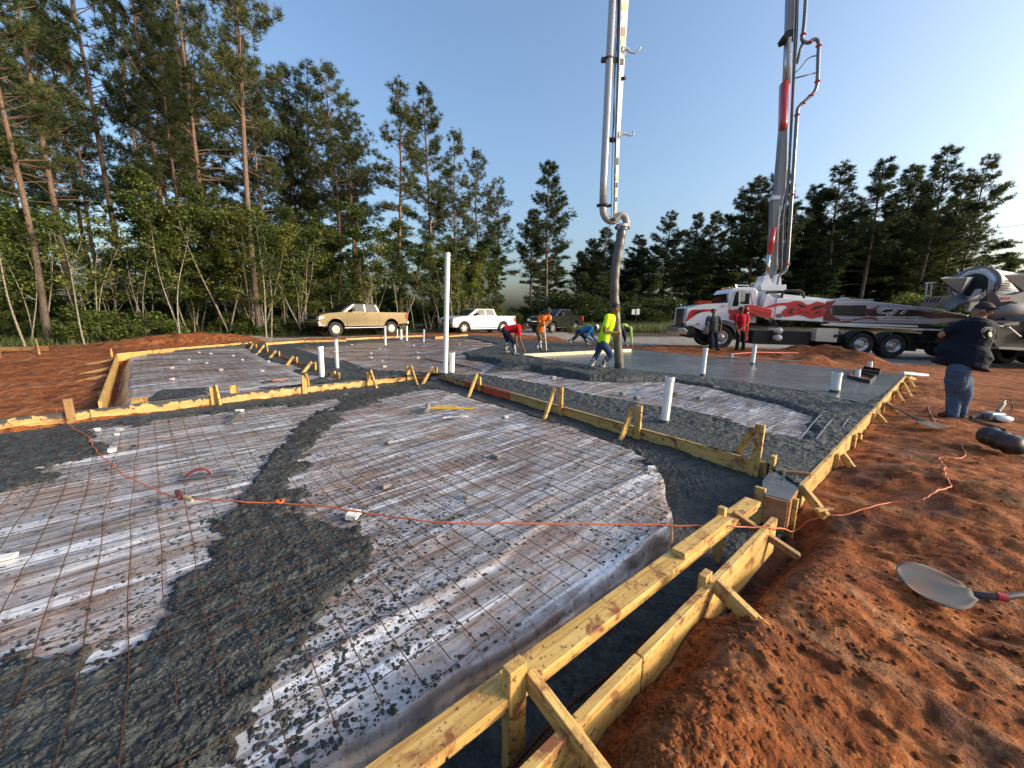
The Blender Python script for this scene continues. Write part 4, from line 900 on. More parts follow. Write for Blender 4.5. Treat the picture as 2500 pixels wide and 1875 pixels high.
beam(None,'grey_plank',P(1900,862,.0),P(1930,872,.0),0.12,0.03,STEEL); meta(bpy.data.objects['grey_plank'],'flat grey magnesium blade lying on dirt right of the bull float','float blade')
# ------------------------------------------------------------------ trees
def leafmat(name,c0,c1,c2,tr=0.35):
    q=N(name); gi=q.n('NewGeometry'); oi=q.n('ObjectInfo'); co=q.coord('Object')
    n=q.noise(co,0.9,3,0.6); f=q.math('ADD',q.math('MULTIPLY',gi.outputs['Random Per Island'],0.55),q.math('MULTIPLY',n,0.5)); f=q.math('ADD',f,q.math('MULTIPLY',q.math('SUBTRACT',oi.outputs['Random'],0.5),0.35))
    c=q.ramp(f,[(0.25,c0),(0.5,c1),(0.8,c2)])
    q.out(c,0.55,spec=0.3); t=q.n('BsdfTranslucent'); q.t.links.new(c,t.inputs[0]); m=q.n('MixShader'); m.inputs[0].default_value=tr
    q.t.links.new(q.b.outputs[0],m.inputs[1]); q.t.links.new(t.outputs[0],m.inputs[2]); q.t.links.new(m.outputs[0],q.t.nodes['Material Output'].inputs[0]); return q.m
NEEDLE=leafmat('pine_needles',(0.022,0.038,0.014),(0.050,0.075,0.022),(0.12,0.125,0.035),0.3)
LEAF=leafmat('broad_leaves',(0.016,0.032,0.008),(0.042,0.072,0.015),(0.12,0.145,0.03),0.4)
LEAFB=leafmat('bright_leaves',(0.035,0.055,0.010),(0.10,0.13,0.022),(0.23,0.235,0.05),0.4)
def bark(name,lo,hi,sc=(3,3,0.9)):
    q=N(name); co=q.coord('Object',scale=sc); n=q.noise(co,5,5,0.65,0.6); v=q.voro(co,6,'DISTANCE_TO_EDGE'); sp=q.n('SeparateXYZ'); q.t.links.new(q.coord('Object'),sp.inputs[0])
    f=q.math('MULTIPLY',sp.outputs[2],0.07); g=q.mix(q.ramp(f,[(0.1,0.0),(0.6,1.0)]),lo,hi)
    c=q.mix(q.ramp(n,[(0.35,0.7),(0.65,0.0)]),g,tuple(x*0.35 for x in lo)); c=q.mix(q.ramp(v,[(0.02,0.6),(0.08,0.0)]),c,(0.02,0.015,0.01))
    return q.out(c,0.85,q.bump(q.math('ADD',n,v),0.8,0.03))
BARK=bark('pine_bark',(0.15,0.115,0.09),(0.25,0.15,0.095)); BARKW=bark('pale_sapling_bark',(0.34,0.30,0.23),(0.27,0.23,0.16),(2,2,1.5)); BARKD=bark('dark_bark',(0.07,0.055,0.042),(0.10,0.075,0.05))
def nplist(mb): return mb
def mk(name,V,F,mat,smooth=False):
    me=bpy.data.meshes.new(name); V=np.asarray(V,np.float32).reshape(-1,3); F=np.asarray(F,np.int32)
    k=F.shape[1]; me.vertices.add(len(V)); me.vertices.foreach_set('co',V.ravel()); me.loops.add(F.size); me.loops.foreach_set('vertex_index',F.ravel())
    me.polygons.add(len(F)); me.polygons.foreach_set('loop_start',np.arange(0,F.size,k,dtype=np.int32))
    me.update(calc_edges=True); me.validate(); me.materials.append(mat)
    if smooth: me.polygons.foreach_set('use_smooth',np.ones(len(me.polygons),bool))
    return me
def tufts(pos,dirs,n,L,wd,rg,spread=1.0):
    m=len(pos); d=rg.normal(size=(m,n,3)); d/=np.linalg.norm(d,axis=2,keepdims=True); d=d*spread+dirs[:,None,:]*0.75; d/=np.linalg.norm(d,axis=2,keepdims=True)
    s=rg.normal(size=(m,n,3)); s=np.cross(d,s); s/=np.linalg.norm(s,axis=2,keepdims=True)+1e-9
    l=L*(0.7+0.5*rg.random((m,n,1))); c=pos[:,None,:]+d*0.03
    a=c+s*wd; b=c-s*wd; t=c+d*l
    V=np.stack([a,b,t],2).reshape(-1,3); return V,np.arange(len(V)).reshape(-1,3)
def pine_proto(seed,Ht=20.0,cs=0.45,rad=2.6,dens=1.0,r0=0.16,tl=0.29,tw=0.016,nn=17):
    rg=np.random.default_rng(seed); mb=MB(); n=16
    wob=rg.normal(size=(3,2))*0.10
    def tr(z): t=z/Ht; return np.array([wob[0,0]*math.sin(t*3)+wob[1,0]*math.sin(t*7),wob[0,1]*math.sin(t*3+1)+wob[1,1]*math.sin(t*6),z])
    mb.tube([tr(Ht*i/n) for i in range(n+1)],[r0*(1-0.86*(i/n)**1.1)+(0.05 if i==0 else 0) for i in range(n+1)],9)
    trunk=mb.mesh('trunk',BARK,smooth=True)
    lb=MB(); pos=[];dr=[]
    z=Ht*cs*0.75; k=0
    while z<Ht*0.995:
        t=(z-Ht*cs*0.75)/(Ht*(1-cs*0.75)); 
        if t<0.15: Lb=rad*rg.uniform(0.5,1.0); dead=rg.random()<0.6
        else: Lb=rad*(1.02-t)**0.62*rg.uniform(0.6,1.1)*(0.75+0.5*min(1,t*3)); dead=False
        for w in range(rg.integers(2,5)):
            az=rg.uniform(0,6.28); el=rg.uniform(0.0,0.35)+0.55*t; o=tr(z+rg.uniform(-.15,.15)); h=np.array([math.cos(az),math.sin(az),0]); L=Lb*rg.uniform(0.7,1.15)
            pts=[]
            for i in range(6):
                s=i/5; pts.append(o+h*(L*s)*math.cos(el)+np.array([0,0,1])*(L*(s*math.sin(el)+0.22*s*s*(1 if t>0.2 else -0.6)))+rg.normal(size=3)*0.03*s)
            rb=0.012+0.022*L/2.5
            lb.tube(pts,[rb*(1-0.8*i/5) for i in range(6)],4,cap=False)
            if dead: continue
            nt=int(max(6,L*10.5*dens))
            for j in range(nt):
                s=rg.uniform(0.30,1.0)**0.7; i=min(4,int(s*5)); p=pts[i]+(pts[i+1]-pts[i])*(s*5-i)
                sd=np.cross(h,[0,0,1]); off=sd*rg.normal()*0.30*L*(1.05-s*0.6)*0.8+np.array([0,0,1])*abs(rg.normal())*0.16+h*rg.uniform(0,0.2)
                q=p+off; pos.append(q); d_=off/ (np.linalg.norm(off)+1e-6)*0.6+h*0.4+np.array([0,0,0.6]); dr.append(d_/np.linalg.norm(d_))
                if j%3==0: lb.tube([p,(p+q)/2+np.array([0,0,-.02]),q],[0.008,0.006,0.004],3,cap=False)
        z+=rg.uniform(0.32,0.62)*(Ht/20)
    for i in range(5):
        pos.append(tr(Ht)+rg.normal(size=3)*np.array([.12,.12,.2])); dr.append(np.array([0,0,1.]))
    V,F=tufts(np.array(pos),np.array(dr),nn,tl,tw,rg)
    return dict(trunk=trunk,limbs=lb.mesh('limbs',BARK),crown=mk('crown',V,F,NEEDLE),H=Ht)
def leaves(pos,rg,s0,s1):
    m=len(pos); n=rg.normal(size=(m,3)); n[:,2]+=0.6; n/=np.linalg.norm(n,axis=1,keepdims=True); a=np.cross(n,rg.normal(size=(m,3))); a/=np.linalg.norm(a,axis=1,keepdims=True)+1e-9; b=np.cross(n,a)
    s=rg.uniform(s0,s1,(m,1)); c=pos
    V=np.stack([c-a*s,c+b*s*0.5,c+a*s,c-b*s*0.5],1).reshape(-1,3); return V,np.arange(len(V)).reshape(-1,4)
def broad_proto(seed,Ht,rad,nl,mat,bmat,stems=1,low=0.25,s0=0.05,s1=0.09,r0=0.045):
    rg=np.random.default_rng(seed); tb=MB(); lb=MB(); cl=[]
    for st in range(stems):
        ph=rg.uniform(0,6.28,4); az=rg.uniform(0,6.28); lean=(0.06 if stems==1 else 0.22)*rg.uniform(0.5,1.2); amp=rg.uniform(.05,.16)
        hh=Ht*rg.uniform(0.85,1.0); b=rg.normal(size=2)*(0.02 if stems==1 else 0.10)
        def tp(t): return np.array([b[0]+math.cos(az)*lean*hh*t+amp*math.sin(t*6+ph[0]),b[1]+math.sin(az)*lean*hh*t+amp*math.sin(t*5+ph[1]),hh*t])
        tb.tube([tp(i/14) for i in range(15)],[r0*(1-0.85*i/14) for i in range(15)],6,cap=False)
        for k in range(int(13*Ht/7)):
            t=rg.uniform(low,0.98); o=tp(t); a=rg.uniform(0,6.28); L=rad*rg.uniform(0.45,1.1)*(1.25-t); e=rg.uniform(0.1,0.8); h=np.array([math.cos(a),math.sin(a),0])
            pts=[o+h*L*s*math.cos(e)+np.array([0,0,L*s*math.sin(e)])+rg.normal(size=3)*0.05*s for s in (0,.35,.7,1)]
            lb.tube(pts,[0.014,0.01,0.007,0.004],3,cap=False)
            for s in (1.0,0.75,0.5): 
                cl.append((pts[-1]*s+o*(1-s)+rg.normal(size=3)*0.12,rg.uniform(0.18,0.42)))
        for k in range(4): cl.append((tp(0.97)+rg.normal(size=3)*0.2,0.4))
    per=max(6,nl//len(cl)); P_=[]
    for c,r in cl:
        d=rg.normal(size=(per,3)); d/=np.linalg.norm(d,axis=1,keepdims=True); P_.append(c+d*(r*rg.random((per,1))**0.4)*np.array([1.2,1.2,0.7]))
    V,F=leaves(np.concatenate(P_),rg,s0,s1)
    return dict(trunk=tb.mesh('trunk',bmat,smooth=True),limbs=lb.mesh('limbs',bmat),crown=mk('crown',V,F,mat),H=Ht)
def bush_proto(seed,w,h,nl,mat,s0=.05,s1=.09):
    rg=np.random.default_rng(seed); sb=MB(); P_=[]; 
    for k in range(26):
        a=rg.uniform(0,6.28); r=w*math.sqrt(rg.random()); hh=h*(1-0.6*(r/w)**2)*rg.uniform(.5,1.05); q=np.array([math.cos(a)*r,math.sin(a)*r,hh])
        sb.tube([q*np.array([.25,.25,0]),q*np.array([.7,.7,.55]),q],[0.012,0.008,0.004],3,cap=False)
        m=nl//26; d=rg.normal(size=(m,3)); d/=np.linalg.norm(d,axis=1,keepdims=True); P_.append(q*np.array([1,1,.9])+d*(rg.random((m,1))**.45)*np.array([.45,.45,.40])*w*0.5)
    p=np.concatenate(P_); p[:,2]=np.abs(p[:,2]); V,F=leaves(p,rg,s0,s1)
    return dict(stems=sb.mesh('stems',BARKD),foliage=mk('foliage',V,F,mat),H=h)
PINES=[pine_proto(10+i,20,cs,rd,dn) for i,(cs,rd,dn) in enumerate([(0.5,2.6,1.1),(0.42,3.0,1.0),(0.55,2.3,1.2),(0.35,2.8,1.1),(0.48,3.3,0.9),(0.3,2.5,1.25)])]
PINES_F=[pine_proto(40+i,20,cs,rd,dn,0.2,0.36,0.034,9) for i,(cs,rd,dn) in enumerate([(0.3,3.4,1.5),(0.36,3.0,1.7),(0.25,3.7,1.5),(0.4,3.4,1.45)])]
BROAD=[broad_proto(60,9,1.7,7000,LEAF,BARKD,1,0.38),broad_proto(61,8,1.9,7500,LEAF,BARKW,2,0.36),broad_proto(62,7,1.6,6000,LEAFB,BARKW,3,0.25),broad_proto(63,10,2.0,8500,LEAF,BARKD,2,0.3,.06,.11)]
SAPL=[broad_proto(70,6.5,0.9,650,LEAF,BARKW,1,0.35,r0=.042),broad_proto(71,5.5,0.8,450,LEAFB,BARKW,2,0.4,r0=.032),broad_proto(72,7.5,1.0,800,LEAF,BARKW,1,0.45,r0=.05),broad_proto(73,4.5,1.0,700,LEAFB,BARKW,4,0.3,r0=.024)]
BUSH=[bush_proto(80,1.2,1.3,7000,LEAF,.03,.06),bush_proto(81,1.5,1.7,8500,LEAFB,.03,.06),bush_proto(82,1.0,0.9,5000,LEAF,.028,.05),bush_proto(83,1.6,2.2,9500,LEAF,.035,.065)]
RGT=random.Random(12)
def plant(proto,name,x,y,h,label,cat,group=None,rad=1.0,lean=0.012,z=None,lx=None):
    if z is None: z=float(zground(np.array([x]),np.array([y]))[0])-0.05
    s=h/proto['H']; T=thing(name,label,cat,(x,y,z),group); T.scale=(s*rad,s*rad,s); T.rotation_euler=(RGT.gauss(0,lean),(lx if lx is not None else RGT.gauss(0,lean)),RGT.uniform(0,6.28))
    if lx is not None: T.rotation_euler=(0,lx,0)
    for k,me in proto.items():
        if k=='H': continue
        o=bpy.data.objects.new(k,me); o.parent=T; link(o)
        if k=='limbs': o['kind']='stuff'
    return T
def pine(px,d,ytop,label,group=None,protos=PINES,k=None,rad=1.0,h=None):
    b=PD(px,hor(px)+FPX*1.5/d,d); 
    if h is None: h=PD(px,ytop,d).z+0.1
    pr=protos[(k if k is not None else RGT.randrange(len(protos)))%len(protos)]
    return plant(pr,'pine_tree',b.x,b.y,h,label,'pine tree',group,rad*20/h*min(1.15,max(.75,h/20)))
L_=[(118,17,-260,'leaning thick-trunked pine nearest the left edge of the photo',0),(196,23,-330,'tall pine with bent side limbs, second thick trunk from the left edge',1),(325,26,-300,'tall pine with dark trunk left of the forked white sapling',2),
(425,27,-260,'straight slender pine just right of the forked white sapling',0),(476,25,60,'medium pine whose crown fills the gap left of the orange barked pine',5),(529,28,-330,'orange barked tall pine left of the big front pine',1),(640,23.5,-300,'big front pine standing at the clearing edge left of the tan pickup',2),
(628,36,-60,'double trunked looking pine behind the big front pine',3),(662,30,150,'narrow pine beside the yellow-lit twin saplings',0),(735,36,180,'pine with flat bushy top above the tan pickup hood',4),(785,35,158,'pine right of the bushy topped one above the pickup cab',1),(835,34,155,'wide crowned pine towering above the tan pickup bed',4),
(878,38,235,'lower pine filling the notch beside the wide crowned pine',2),(985,33,200,'slim straight pine with long bare orange trunk beside the tall white pipe',2),(1052,38,222,'pine with pointed top just right of the tall white pipe',5),(1112,42,330,'pine with spreading limbs between the tall pipe and the white pickup',3),(1165,44,372,'low branchy pine above the white pickup cab',4),(1212,46,440,'open crowned pine above the white pickup bed',1),(1330,46,404,'full green pine standing alone against the sky left of the hose',3),(1292,50,520,'shorter pine tucked behind the lone full pine',5)]
for px,d,yt,l,k in L_: pine(px,d,yt,l,'tall pines along the left wood',k=k,protos=PINES_F if px>1280 else PINES,rad=1.2 if px>700 else 1.0)
for i in range(20):
    px=RGT.uniform(-250,1180); d=RGT.uniform(30,58); lim=np.interp(px,[-250,550,620,700,830,950,1100,1200],[-100,-60,120,230,260,330,440,520]); 
    pine(px,d,lim+RGT.uniform(0,260),'pine in the rear rows of the left wood, half hidden by nearer trees','rear pines of the left wood')
R_=[(2003,50,419,'pine just right of the tall boom with a rounded top'),(2084,50,408,'pine with narrow spire top, second right of the boom'),(2160,54,427,'pine with a slim leaning tip between two broad crowns'),(2222,49,374,'tallest broad pine on the right above the truck lettering'),(2318,48,400,'wide pine at the right end of the tall group, reaching into open sky'),(2272,52,452,'dark pine between the tallest broad pine and the right end pine'),
(1818,52,452,'pine with forked top left of the boom'),(1868,50,438,'thick dark pine directly behind the boom cylinder'),(1786,54,480,'pine behind the truck cab roof'),(1945,52,470,'pine squeezed behind the boom pipe'),(1721,60,537,'thin spiky pine left of the truck cab'),(1680,62,541,'spiky pine in the middle of the gap between hose and truck'),(1612,60,535,'bushy pine between the hose and the sign'),(1545,58,592,'lower round pine right of the hose'),(1470,60,575,'pine directly left of the hanging hose'),(1440,64,600,'short pine near the utility pole')]
for i,(px,d,yt,l) in enumerate(R_): pine(px,d,yt,l,'pines behind the trucks',PINES_F,i,1.35 if px<2200 else 1.05)
for i in range(46):
    px=RGT.uniform(1420,2270); d=RGT.uniform(52,72); lim=np.interp(px,[1500,1750,1800,2380],[600,600,500,480]); 
    pine(px,d,lim+RGT.uniform(10,150),'dark pine in the rear rows behind the trucks','rear pines behind the trucks',PINES_F,None,1.35)
for px,d,yt,l in [(2410,75,633,'low rounded tree at the far right below the power lines'),(2480,78,632,'low rounded tree at the right edge beyond the mixer hopper'),(2375,60,610,'small layered pine right of the tall group')]:
    b=PD(px,hor(px),d); plant(BROAD[3],'round_tree',b.x,b.y,PD(px,yt,d).z,l,'tree',None,1.5)
# understory
def under(n,x0,x1,d0,d1,h0,h1,pr,name,lab,cat,grp,rad=1.0):
    for i in range(n):
        px=RGT.uniform(x0,x1); d=RGT.uniform(d0,d1) if not callable(d0) else d0(px)+RGT.uniform(0,d1); b=PD(px,hor(px),d); plant(RGT.choice(pr),name,b.x,b.y,RGT.uniform(h0,h1),lab,cat,grp,rad*RGT.uniform(.85,1.2),0.04)
edge=lambda px: float(np.interp(px,[-400,0,130,640,860,1100,1300,1450],[11.5,16,17.5,24.5,27.5,33,42,52]))
under(30,-300,1250,edge,4,5.5,9,[BROAD[0],BROAD[1],BROAD[3]],'broadleaf_tree','leafy dark green understory tree in the left wood','tree','understory trees of the left wood')
under(30,-300,1420,lambda p:edge(p)+4,14,6,10,[BROAD[0],BROAD[3],BROAD[1]],'broadleaf_tree','leafy dark green understory tree in the left wood','tree','understory trees of the left wood',1.25)
under(20,420,1200,edge,3.5,4.5,8,[BROAD[2]],'broadleaf_tree','yellow-green leafy tree near the front of the left wood','tree','yellow-green trees of the left wood')
under(26,-200,1400,lambda p:edge(p)-0.2,2.0,4.5,7.5,SAPL,'sapling','thin pale-barked sapling at the front of the left wood','sapling','pale saplings along the front of the left wood')
for px,yb,h,k,l in [(212,838,6.2,0,'white trunked crooked sapling standing alone left of the forked one'),(440,830,6.8,1,'forked white sapling leaning in two directions at the wood edge'),(655,822,8.2,2,'pale yellow-lit sapling right beside the big front pine'),(668,821,7.6,0,'second pale sapling touching the one beside the big front pine'),(60,846,6.5,0,'leaning speckled sapling at the far left edge')]:
    b=P(px,yb,-0.1); plant(SAPL[k],'sapling',b.x,b.y,h,l,'sapling',None,1.0,0.03)
under(24,-300,1420,lambda p:edge(p)-0.3,3.0,0.7,2.1,BUSH,'bush','leafy bush in the thicket at the foot of the left wood','bush','bushes at the foot of the left wood',1.1)
under(24,-300,1420,lambda p:edge(p)+5,7,2.0,4.0,BUSH,'bush','tall dark thicket bush inside the left wood','bush','tall thicket bushes inside the left wood',1.2)
under(52,1390,2440,47,60,4.0,7,[BROAD[3],BROAD[0]],'broadleaf_tree','dark leafy tree low behind the trucks','tree','dark leafy trees behind the trucks',1.5)
under(34,1380,2560,44,56,2.5,4.2,BUSH,'bush','dark bush along the tree line behind the trucks','bush','bushes behind the trucks',1.5)
under(30,-700,2600,75,120,12,17,PINES_F,'pine_tree','distant pine closing the horizon','pine tree','distant pines on the horizon',1.4)
# grass
def gen_grass():
    rg=np.random.default_rng(8); n=26000; px=rg.uniform(1380,1760,n); d=rg.uniform(34,56,n); az=np.arctan((px-1250)/FPX); x=np.tan(az)*d; y=d; z=zground(x,y); h=rg.uniform(.25,.75,n); w=0.03; a=rg.uniform(0,6.28,n)
    V=np.stack([np.stack([x-w*np.cos(a),y-w*np.sin(a),z],1),np.stack([x+w*np.cos(a),y+w*np.sin(a),z],1),np.stack([x+rg.normal(size=n)*.12,y+rg.normal(size=n)*.12,z+h],1)],1).reshape(-1,3)
    me=mk('grass',V,np.arange(len(V)).reshape(-1,3),leafmat('grass_blades',(0.05,0.075,0.02),(0.085,0.11,0.035),(0.16,0.17,0.07),0.3)); o=link(bpy.data.objects.new('grass',me)); meta(o,'tall green grass on the verge between the hose and the pump truck','grass',None,'stuff')
    n=9000; r=rg.uniform(15,40,n); px=rg.uniform(-300,1300,n); e=np.interp(px,[-400,0,130,640,860,1100,1300],[12,16,17.5,24.5,27.5,33,42]); d=e+rg.normal(size=n)*0.8; x=(px-1250)/FPX*d; y=d; z=zground(x,y); h=rg.uniform(.08,.4,n); a=rg.uniform(0,6.28,n); w=.02
    V=np.stack([np.stack([x-w*np.cos(a),y-w*np.sin(a),z],1),np.stack([x+w*np.cos(a),y+w*np.sin(a),z],1),np.stack([x+rg.normal(size=n)*.12,y+rg.normal(size=n)*.12,z+h],1)],1).reshape(-1,3)
    me=mk('grass',V,np.arange(len(V)).reshape(-1,3),bpy.data.materials['grass_blades']); o=link(bpy.data.objects.new('dry_grass',me)); meta(o,'sparse dry grass and weeds along the foot of the left wood','grass',None,'stuff')
gen_grass()
# pole, wires, sign
T=thing('utility_pole','grey utility pole with crossarm rising beyond the wood left of the hose','pole',PD(1404,hor(1404)+20,62)); b=Vector(T.location); 
mb=MB(); mb.tube([b,Vector((b.x+.1,b.y,PD(1408,636,62).z))],[.16,.11],8); part(T,'pole',mb,simple('weathered_pole',(0.22,0.19,0.16),0.9)); t_=PD(1408,642,62); beam(T,'crossarm',t_-Vector((.9,0,0)),t_+Vector((.9,0,0)),.1,.12,bpy.data.materials['weathered_pole'])
for i,(ya,yb) in enumerate([(563,548),(604,592)]):
    mb=MB(); a=PD(2300,ya+4,70); c=PD(2640,yb-16,60); mb.tube([a,(a+c)/2-Vector((0,0,.15)),c],.022,4); solo('power_line',['upper power line crossing the pale sky at the right','lower power line crossing the pale sky at the right'][i],'power line',mb,BLK)
T=thing('road_sign','small white sign with two panels on a post in the grass','sign',PD(1551,800,40)); b=Vector(T.location); mb=MB(); mb.tube([b,Vector((b.x,b.y,PD(1551,756,40).z))],.03,6); part(T,'post',mb,DK)
for k,(xa,xb) in enumerate([(1542,1551),(1553,1562)]):
    p0=PD(xa,768,39.95); p1=PD(xb,755-k,39.95); mb=MB(); mb.box((p0.x,p0.y-.01,p0.z),(p1.x,p0.y+.02,p1.z)); part(T,'panel',mb,PVC)
# ------------------------------------------------------------------ vehicles
def paint(name,col,rough=0.25,dirt=0.3,metal=0.0,dcol=(0.22,0.16,0.11)):
    q=N(name); co=q.coord('Object'); n=q.noise(co,1.6,5,0.6); n2=q.noise(co,14,5,0.65); sp=q.n('SeparateXYZ'); q.t.links.new(q.coord('Object'),sp.inputs[0])
    f=q.math('ADD',q.math('MULTIPLY',q.math('SUBTRACT',1.1,sp.outputs[2]),0.45),q.math('MULTIPLY',n2,0.8)); f=q.ramp(f,[(0.5,0.0),(0.95,dirt*1.6)])
    c=q.mix(f,col,dcol); c=q.mix(q.ramp(n,[(0.45,0.0),(0.7,dirt*0.5)]),c,dcol)
    return q.out(c,q.math('ADD',q.math('MULTIPLY',f,0.5),rough),q.bump(n,0.04,0.01),metal,Coat_Weight=0.5,Coat_Roughness=0.08)
GLASS=N('dark_glass').out((0.010,0.012,0.014),0.08,spec=0.35); TYRE=simple('tyre_rubber',(0.022,0.021,0.020),0.85,0,0.5,(0.13,0.09,0.06),5); CHROME=simple('chrome',(0.62,0.62,0.62),0.16,1.0,0.15)
RIM=simple('alloy_rim',(0.58,0.58,0.57),0.28,0.9,0.2); REDL=simple('red_lens',(0.45,0.01,0.01),0.25); WLENS=simple('clear_lens',(0.75,0.74,0.70),0.1); AMB=simple('amber_lens',(0.7,0.25,0.03),0.2); UNDER=simple('black_underbody',(0.014,0.014,0.015),0.7,0,0.5,(0.07,0.055,0.04))
class Fr:
    """vehicle frame: s runs front to rear along the near side, w away from the near side, z up"""
    def __init__(f,p0,p1):
        p0=Vector(p0);p1=Vector(p1); f.o=Vector((p0.x,p0.y,0)); f.zg=p0.z; e=flat(p1-p0); f.L=e.length; f.e=e.normalized(); f.n=Vector((-f.e.y,f.e.x,0))
        if f.n.y<0: f.n=-f.n
        f.slope=(p1.z-p0.z)/f.L
    def __call__(f,s,w,z): return f.o+f.e*s+f.n*w+Vector((0,0,f.zg+z+f.slope*s))
    def px(f,x,y,w=0.0):
        v=ray(x,y); p0=f.o+f.n*w; t=(p0-Vector((0,0,CZ))).dot(f.n)/v.dot(f.n); p=Vector((0,0,CZ))+v*t; s=(p-f.o).dot(f.e); return s,p.z-f.zg-f.slope*s
def prism(mb,F,poly,w0,w1,m=0): return mb.prism(poly,w0,w1,lambda s,z,w:F(s,w,z),m)
def loft(mb,F,ringA,ringB,m=0):
    n=len(ringA); vs=[F(*p) for p in ringA]+[F(*p) for p in ringB]
    return mb.add(vs,[tuple(range(n)),tuple(range(2*n-1,n-1,-1))]+[(i,i+n,(i+1)%n+n,(i+1)%n) for i in range(n)],m)
def wheel(T,F,s,w,z,r,wd,face=-1,spokes=6,rim=None,name='wheel',rr=0.6,truck=False,blk=False):
    """face -1: outer face toward the near side"""
    loc=F(s,w,z); W=bpy.data.objects.new(name,None); link(W); W.parent=T; W.location=loc-Vector(T.location)
    c=lambda x,y,h:loc+F.e*x+Vector((0,0,y))+F.n*(h*-face)
    mb=MB(); pr=[(r*rr,0.02),(r*0.9,0.0),(r*0.98,0.03),(r,0.07),(r,wd-0.07),(r*0.98,wd-0.03),(r*0.9,wd),(r*rr,wd-0.02)]; mb.lathe(pr,c,28)
    for k in range(28):   # tread blocks
        a=2*math.pi*k/28; da=0.06
        for h0,h1 in ((0.05,wd*0.45),(wd*0.5,wd-0.05)):
            a2=a+(0.11 if h0>0.06 else 0); q=[(math.cos(a2+t)*rad,math.sin(a2+t)*rad,h) for t in (-da,da) for rad in (r*0.99,r*1.018) for h in (h0,h1)]
            vs=[c(*t) for t in q]; mb.add(vs,[(0,1,3,2),(4,6,7,5),(0,4,5,1),(2,3,7,6),(0,2,6,4),(1,5,7,3)])
    me=mb.mesh('tyre',TYRE,loc); fixn(me); o=bpy.data.objects.new('tyre',me); o.parent=W; link(o)
    mb=MB(); R_=r*rr; mt=rim or RIM
    if truck: mb.lathe([(R_,0.03),(R_*0.93,0.015),(R_*0.86,0.05),(R_*0.62,0.09),(R_*0.5,0.08),(R_*0.42,0.03),(R_*0.3,0.0),(0.001,0.0)],c,24)
    else: mb.lathe([(R_,0.02),(R_*0.94,0.0),(R_*0.88,0.06),(R_*0.86,0.14)],c,24); mb.lathe([(R_*0.2,-0.0),(0.001,-0.0)],c,12); mb.lathe([(R_*0.2,0.0),(R_*0.2,0.08)],c,12)
    if not truck:
        for k in range(spokes):
            a=2*math.pi*k/spokes
            for da in (-0.17,0.17):
                a1=a+da; q=[]
                for rad,wv in ((R_*0.15,0.05),(R_*0.92,0.028)):
                    for sg in (-1,1):
                        for h in (0.005,0.04): q.append(c(math.cos(a1 if rad>R_*.5 else a)*rad-math.sin(a1)*wv*sg*r*2,math.sin(a1 if rad>R_*.5 else a)*rad+math.cos(a1)*wv*sg*r*2,h))
                mb.add(q,[(0,1,3,2),(4,6,7,5),(0,4,5,1),(2,3,7,6),(0,2,6,4),(1,5,7,3)])
    me=mb.mesh('rim',mt,loc,smooth=False); fixn(me); o=bpy.data.objects.new('rim',me); o.parent=W; link(o)
    if truck:
        mb=MB(); 
        for k in range(10):
            a=2*math.pi*k/10; mb.tube([c(math.cos(a)*R_*0.72,math.sin(a)*R_*0.72,0.075),c(math.cos(a)*R_*0.72,math.sin(a)*R_*0.72,0.082)],R_*0.085,8)
        me=mb.mesh('hole_shade_discs',UNDER,loc); o=bpy.data.objects.new('hand_hole',me); o.parent=W; link(o)  # black discs on the solid rim give the holes their shade
    mb=MB(); mb.lathe([(R_*0.9,0.13),(0.001,0.13)],c,16); me=mb.mesh('backing',UNDER,loc); fixn(me); o=bpy.data.objects.new('brake_disc',me); o.parent=W; link(o)
    return W
def arch(cx,cz,r,a0,a1,n=9): return [(cx+r*math.cos(R(a0+(a1-a0)*i/n)),cz+r*math.sin(R(a0+(a1-a0)*i/n))) for i in range(n+1)]
def panel(T,name,F,poly,w,mat,th=0.006,label=None,fn=None):
    """thin plate lying on the near side, outline (s,z)"""
    mb=MB(); fn=fn or (lambda s,z:w); n=len(poly); vs=[F(s,fn(s,z),z) for s,z in poly]+[F(s,fn(s,z)-th,z) for s,z in poly]
    mb.add(vs,[tuple(range(n)),tuple(range(2*n-1,n-1,-1))]+[(i,i+n,(i+1)%n+n,(i+1)%n) for i in range(n)]); return part(T,name,mb,mat,label=label)
def line(T,name,F,pts,w,r,mat,fn=None):
    mb=MB(); fn=fn or (lambda s,z:w); mb.tube([F(s,fn(s,z),z) for s,z in pts],r,4); return part(T,name,mb,mat)
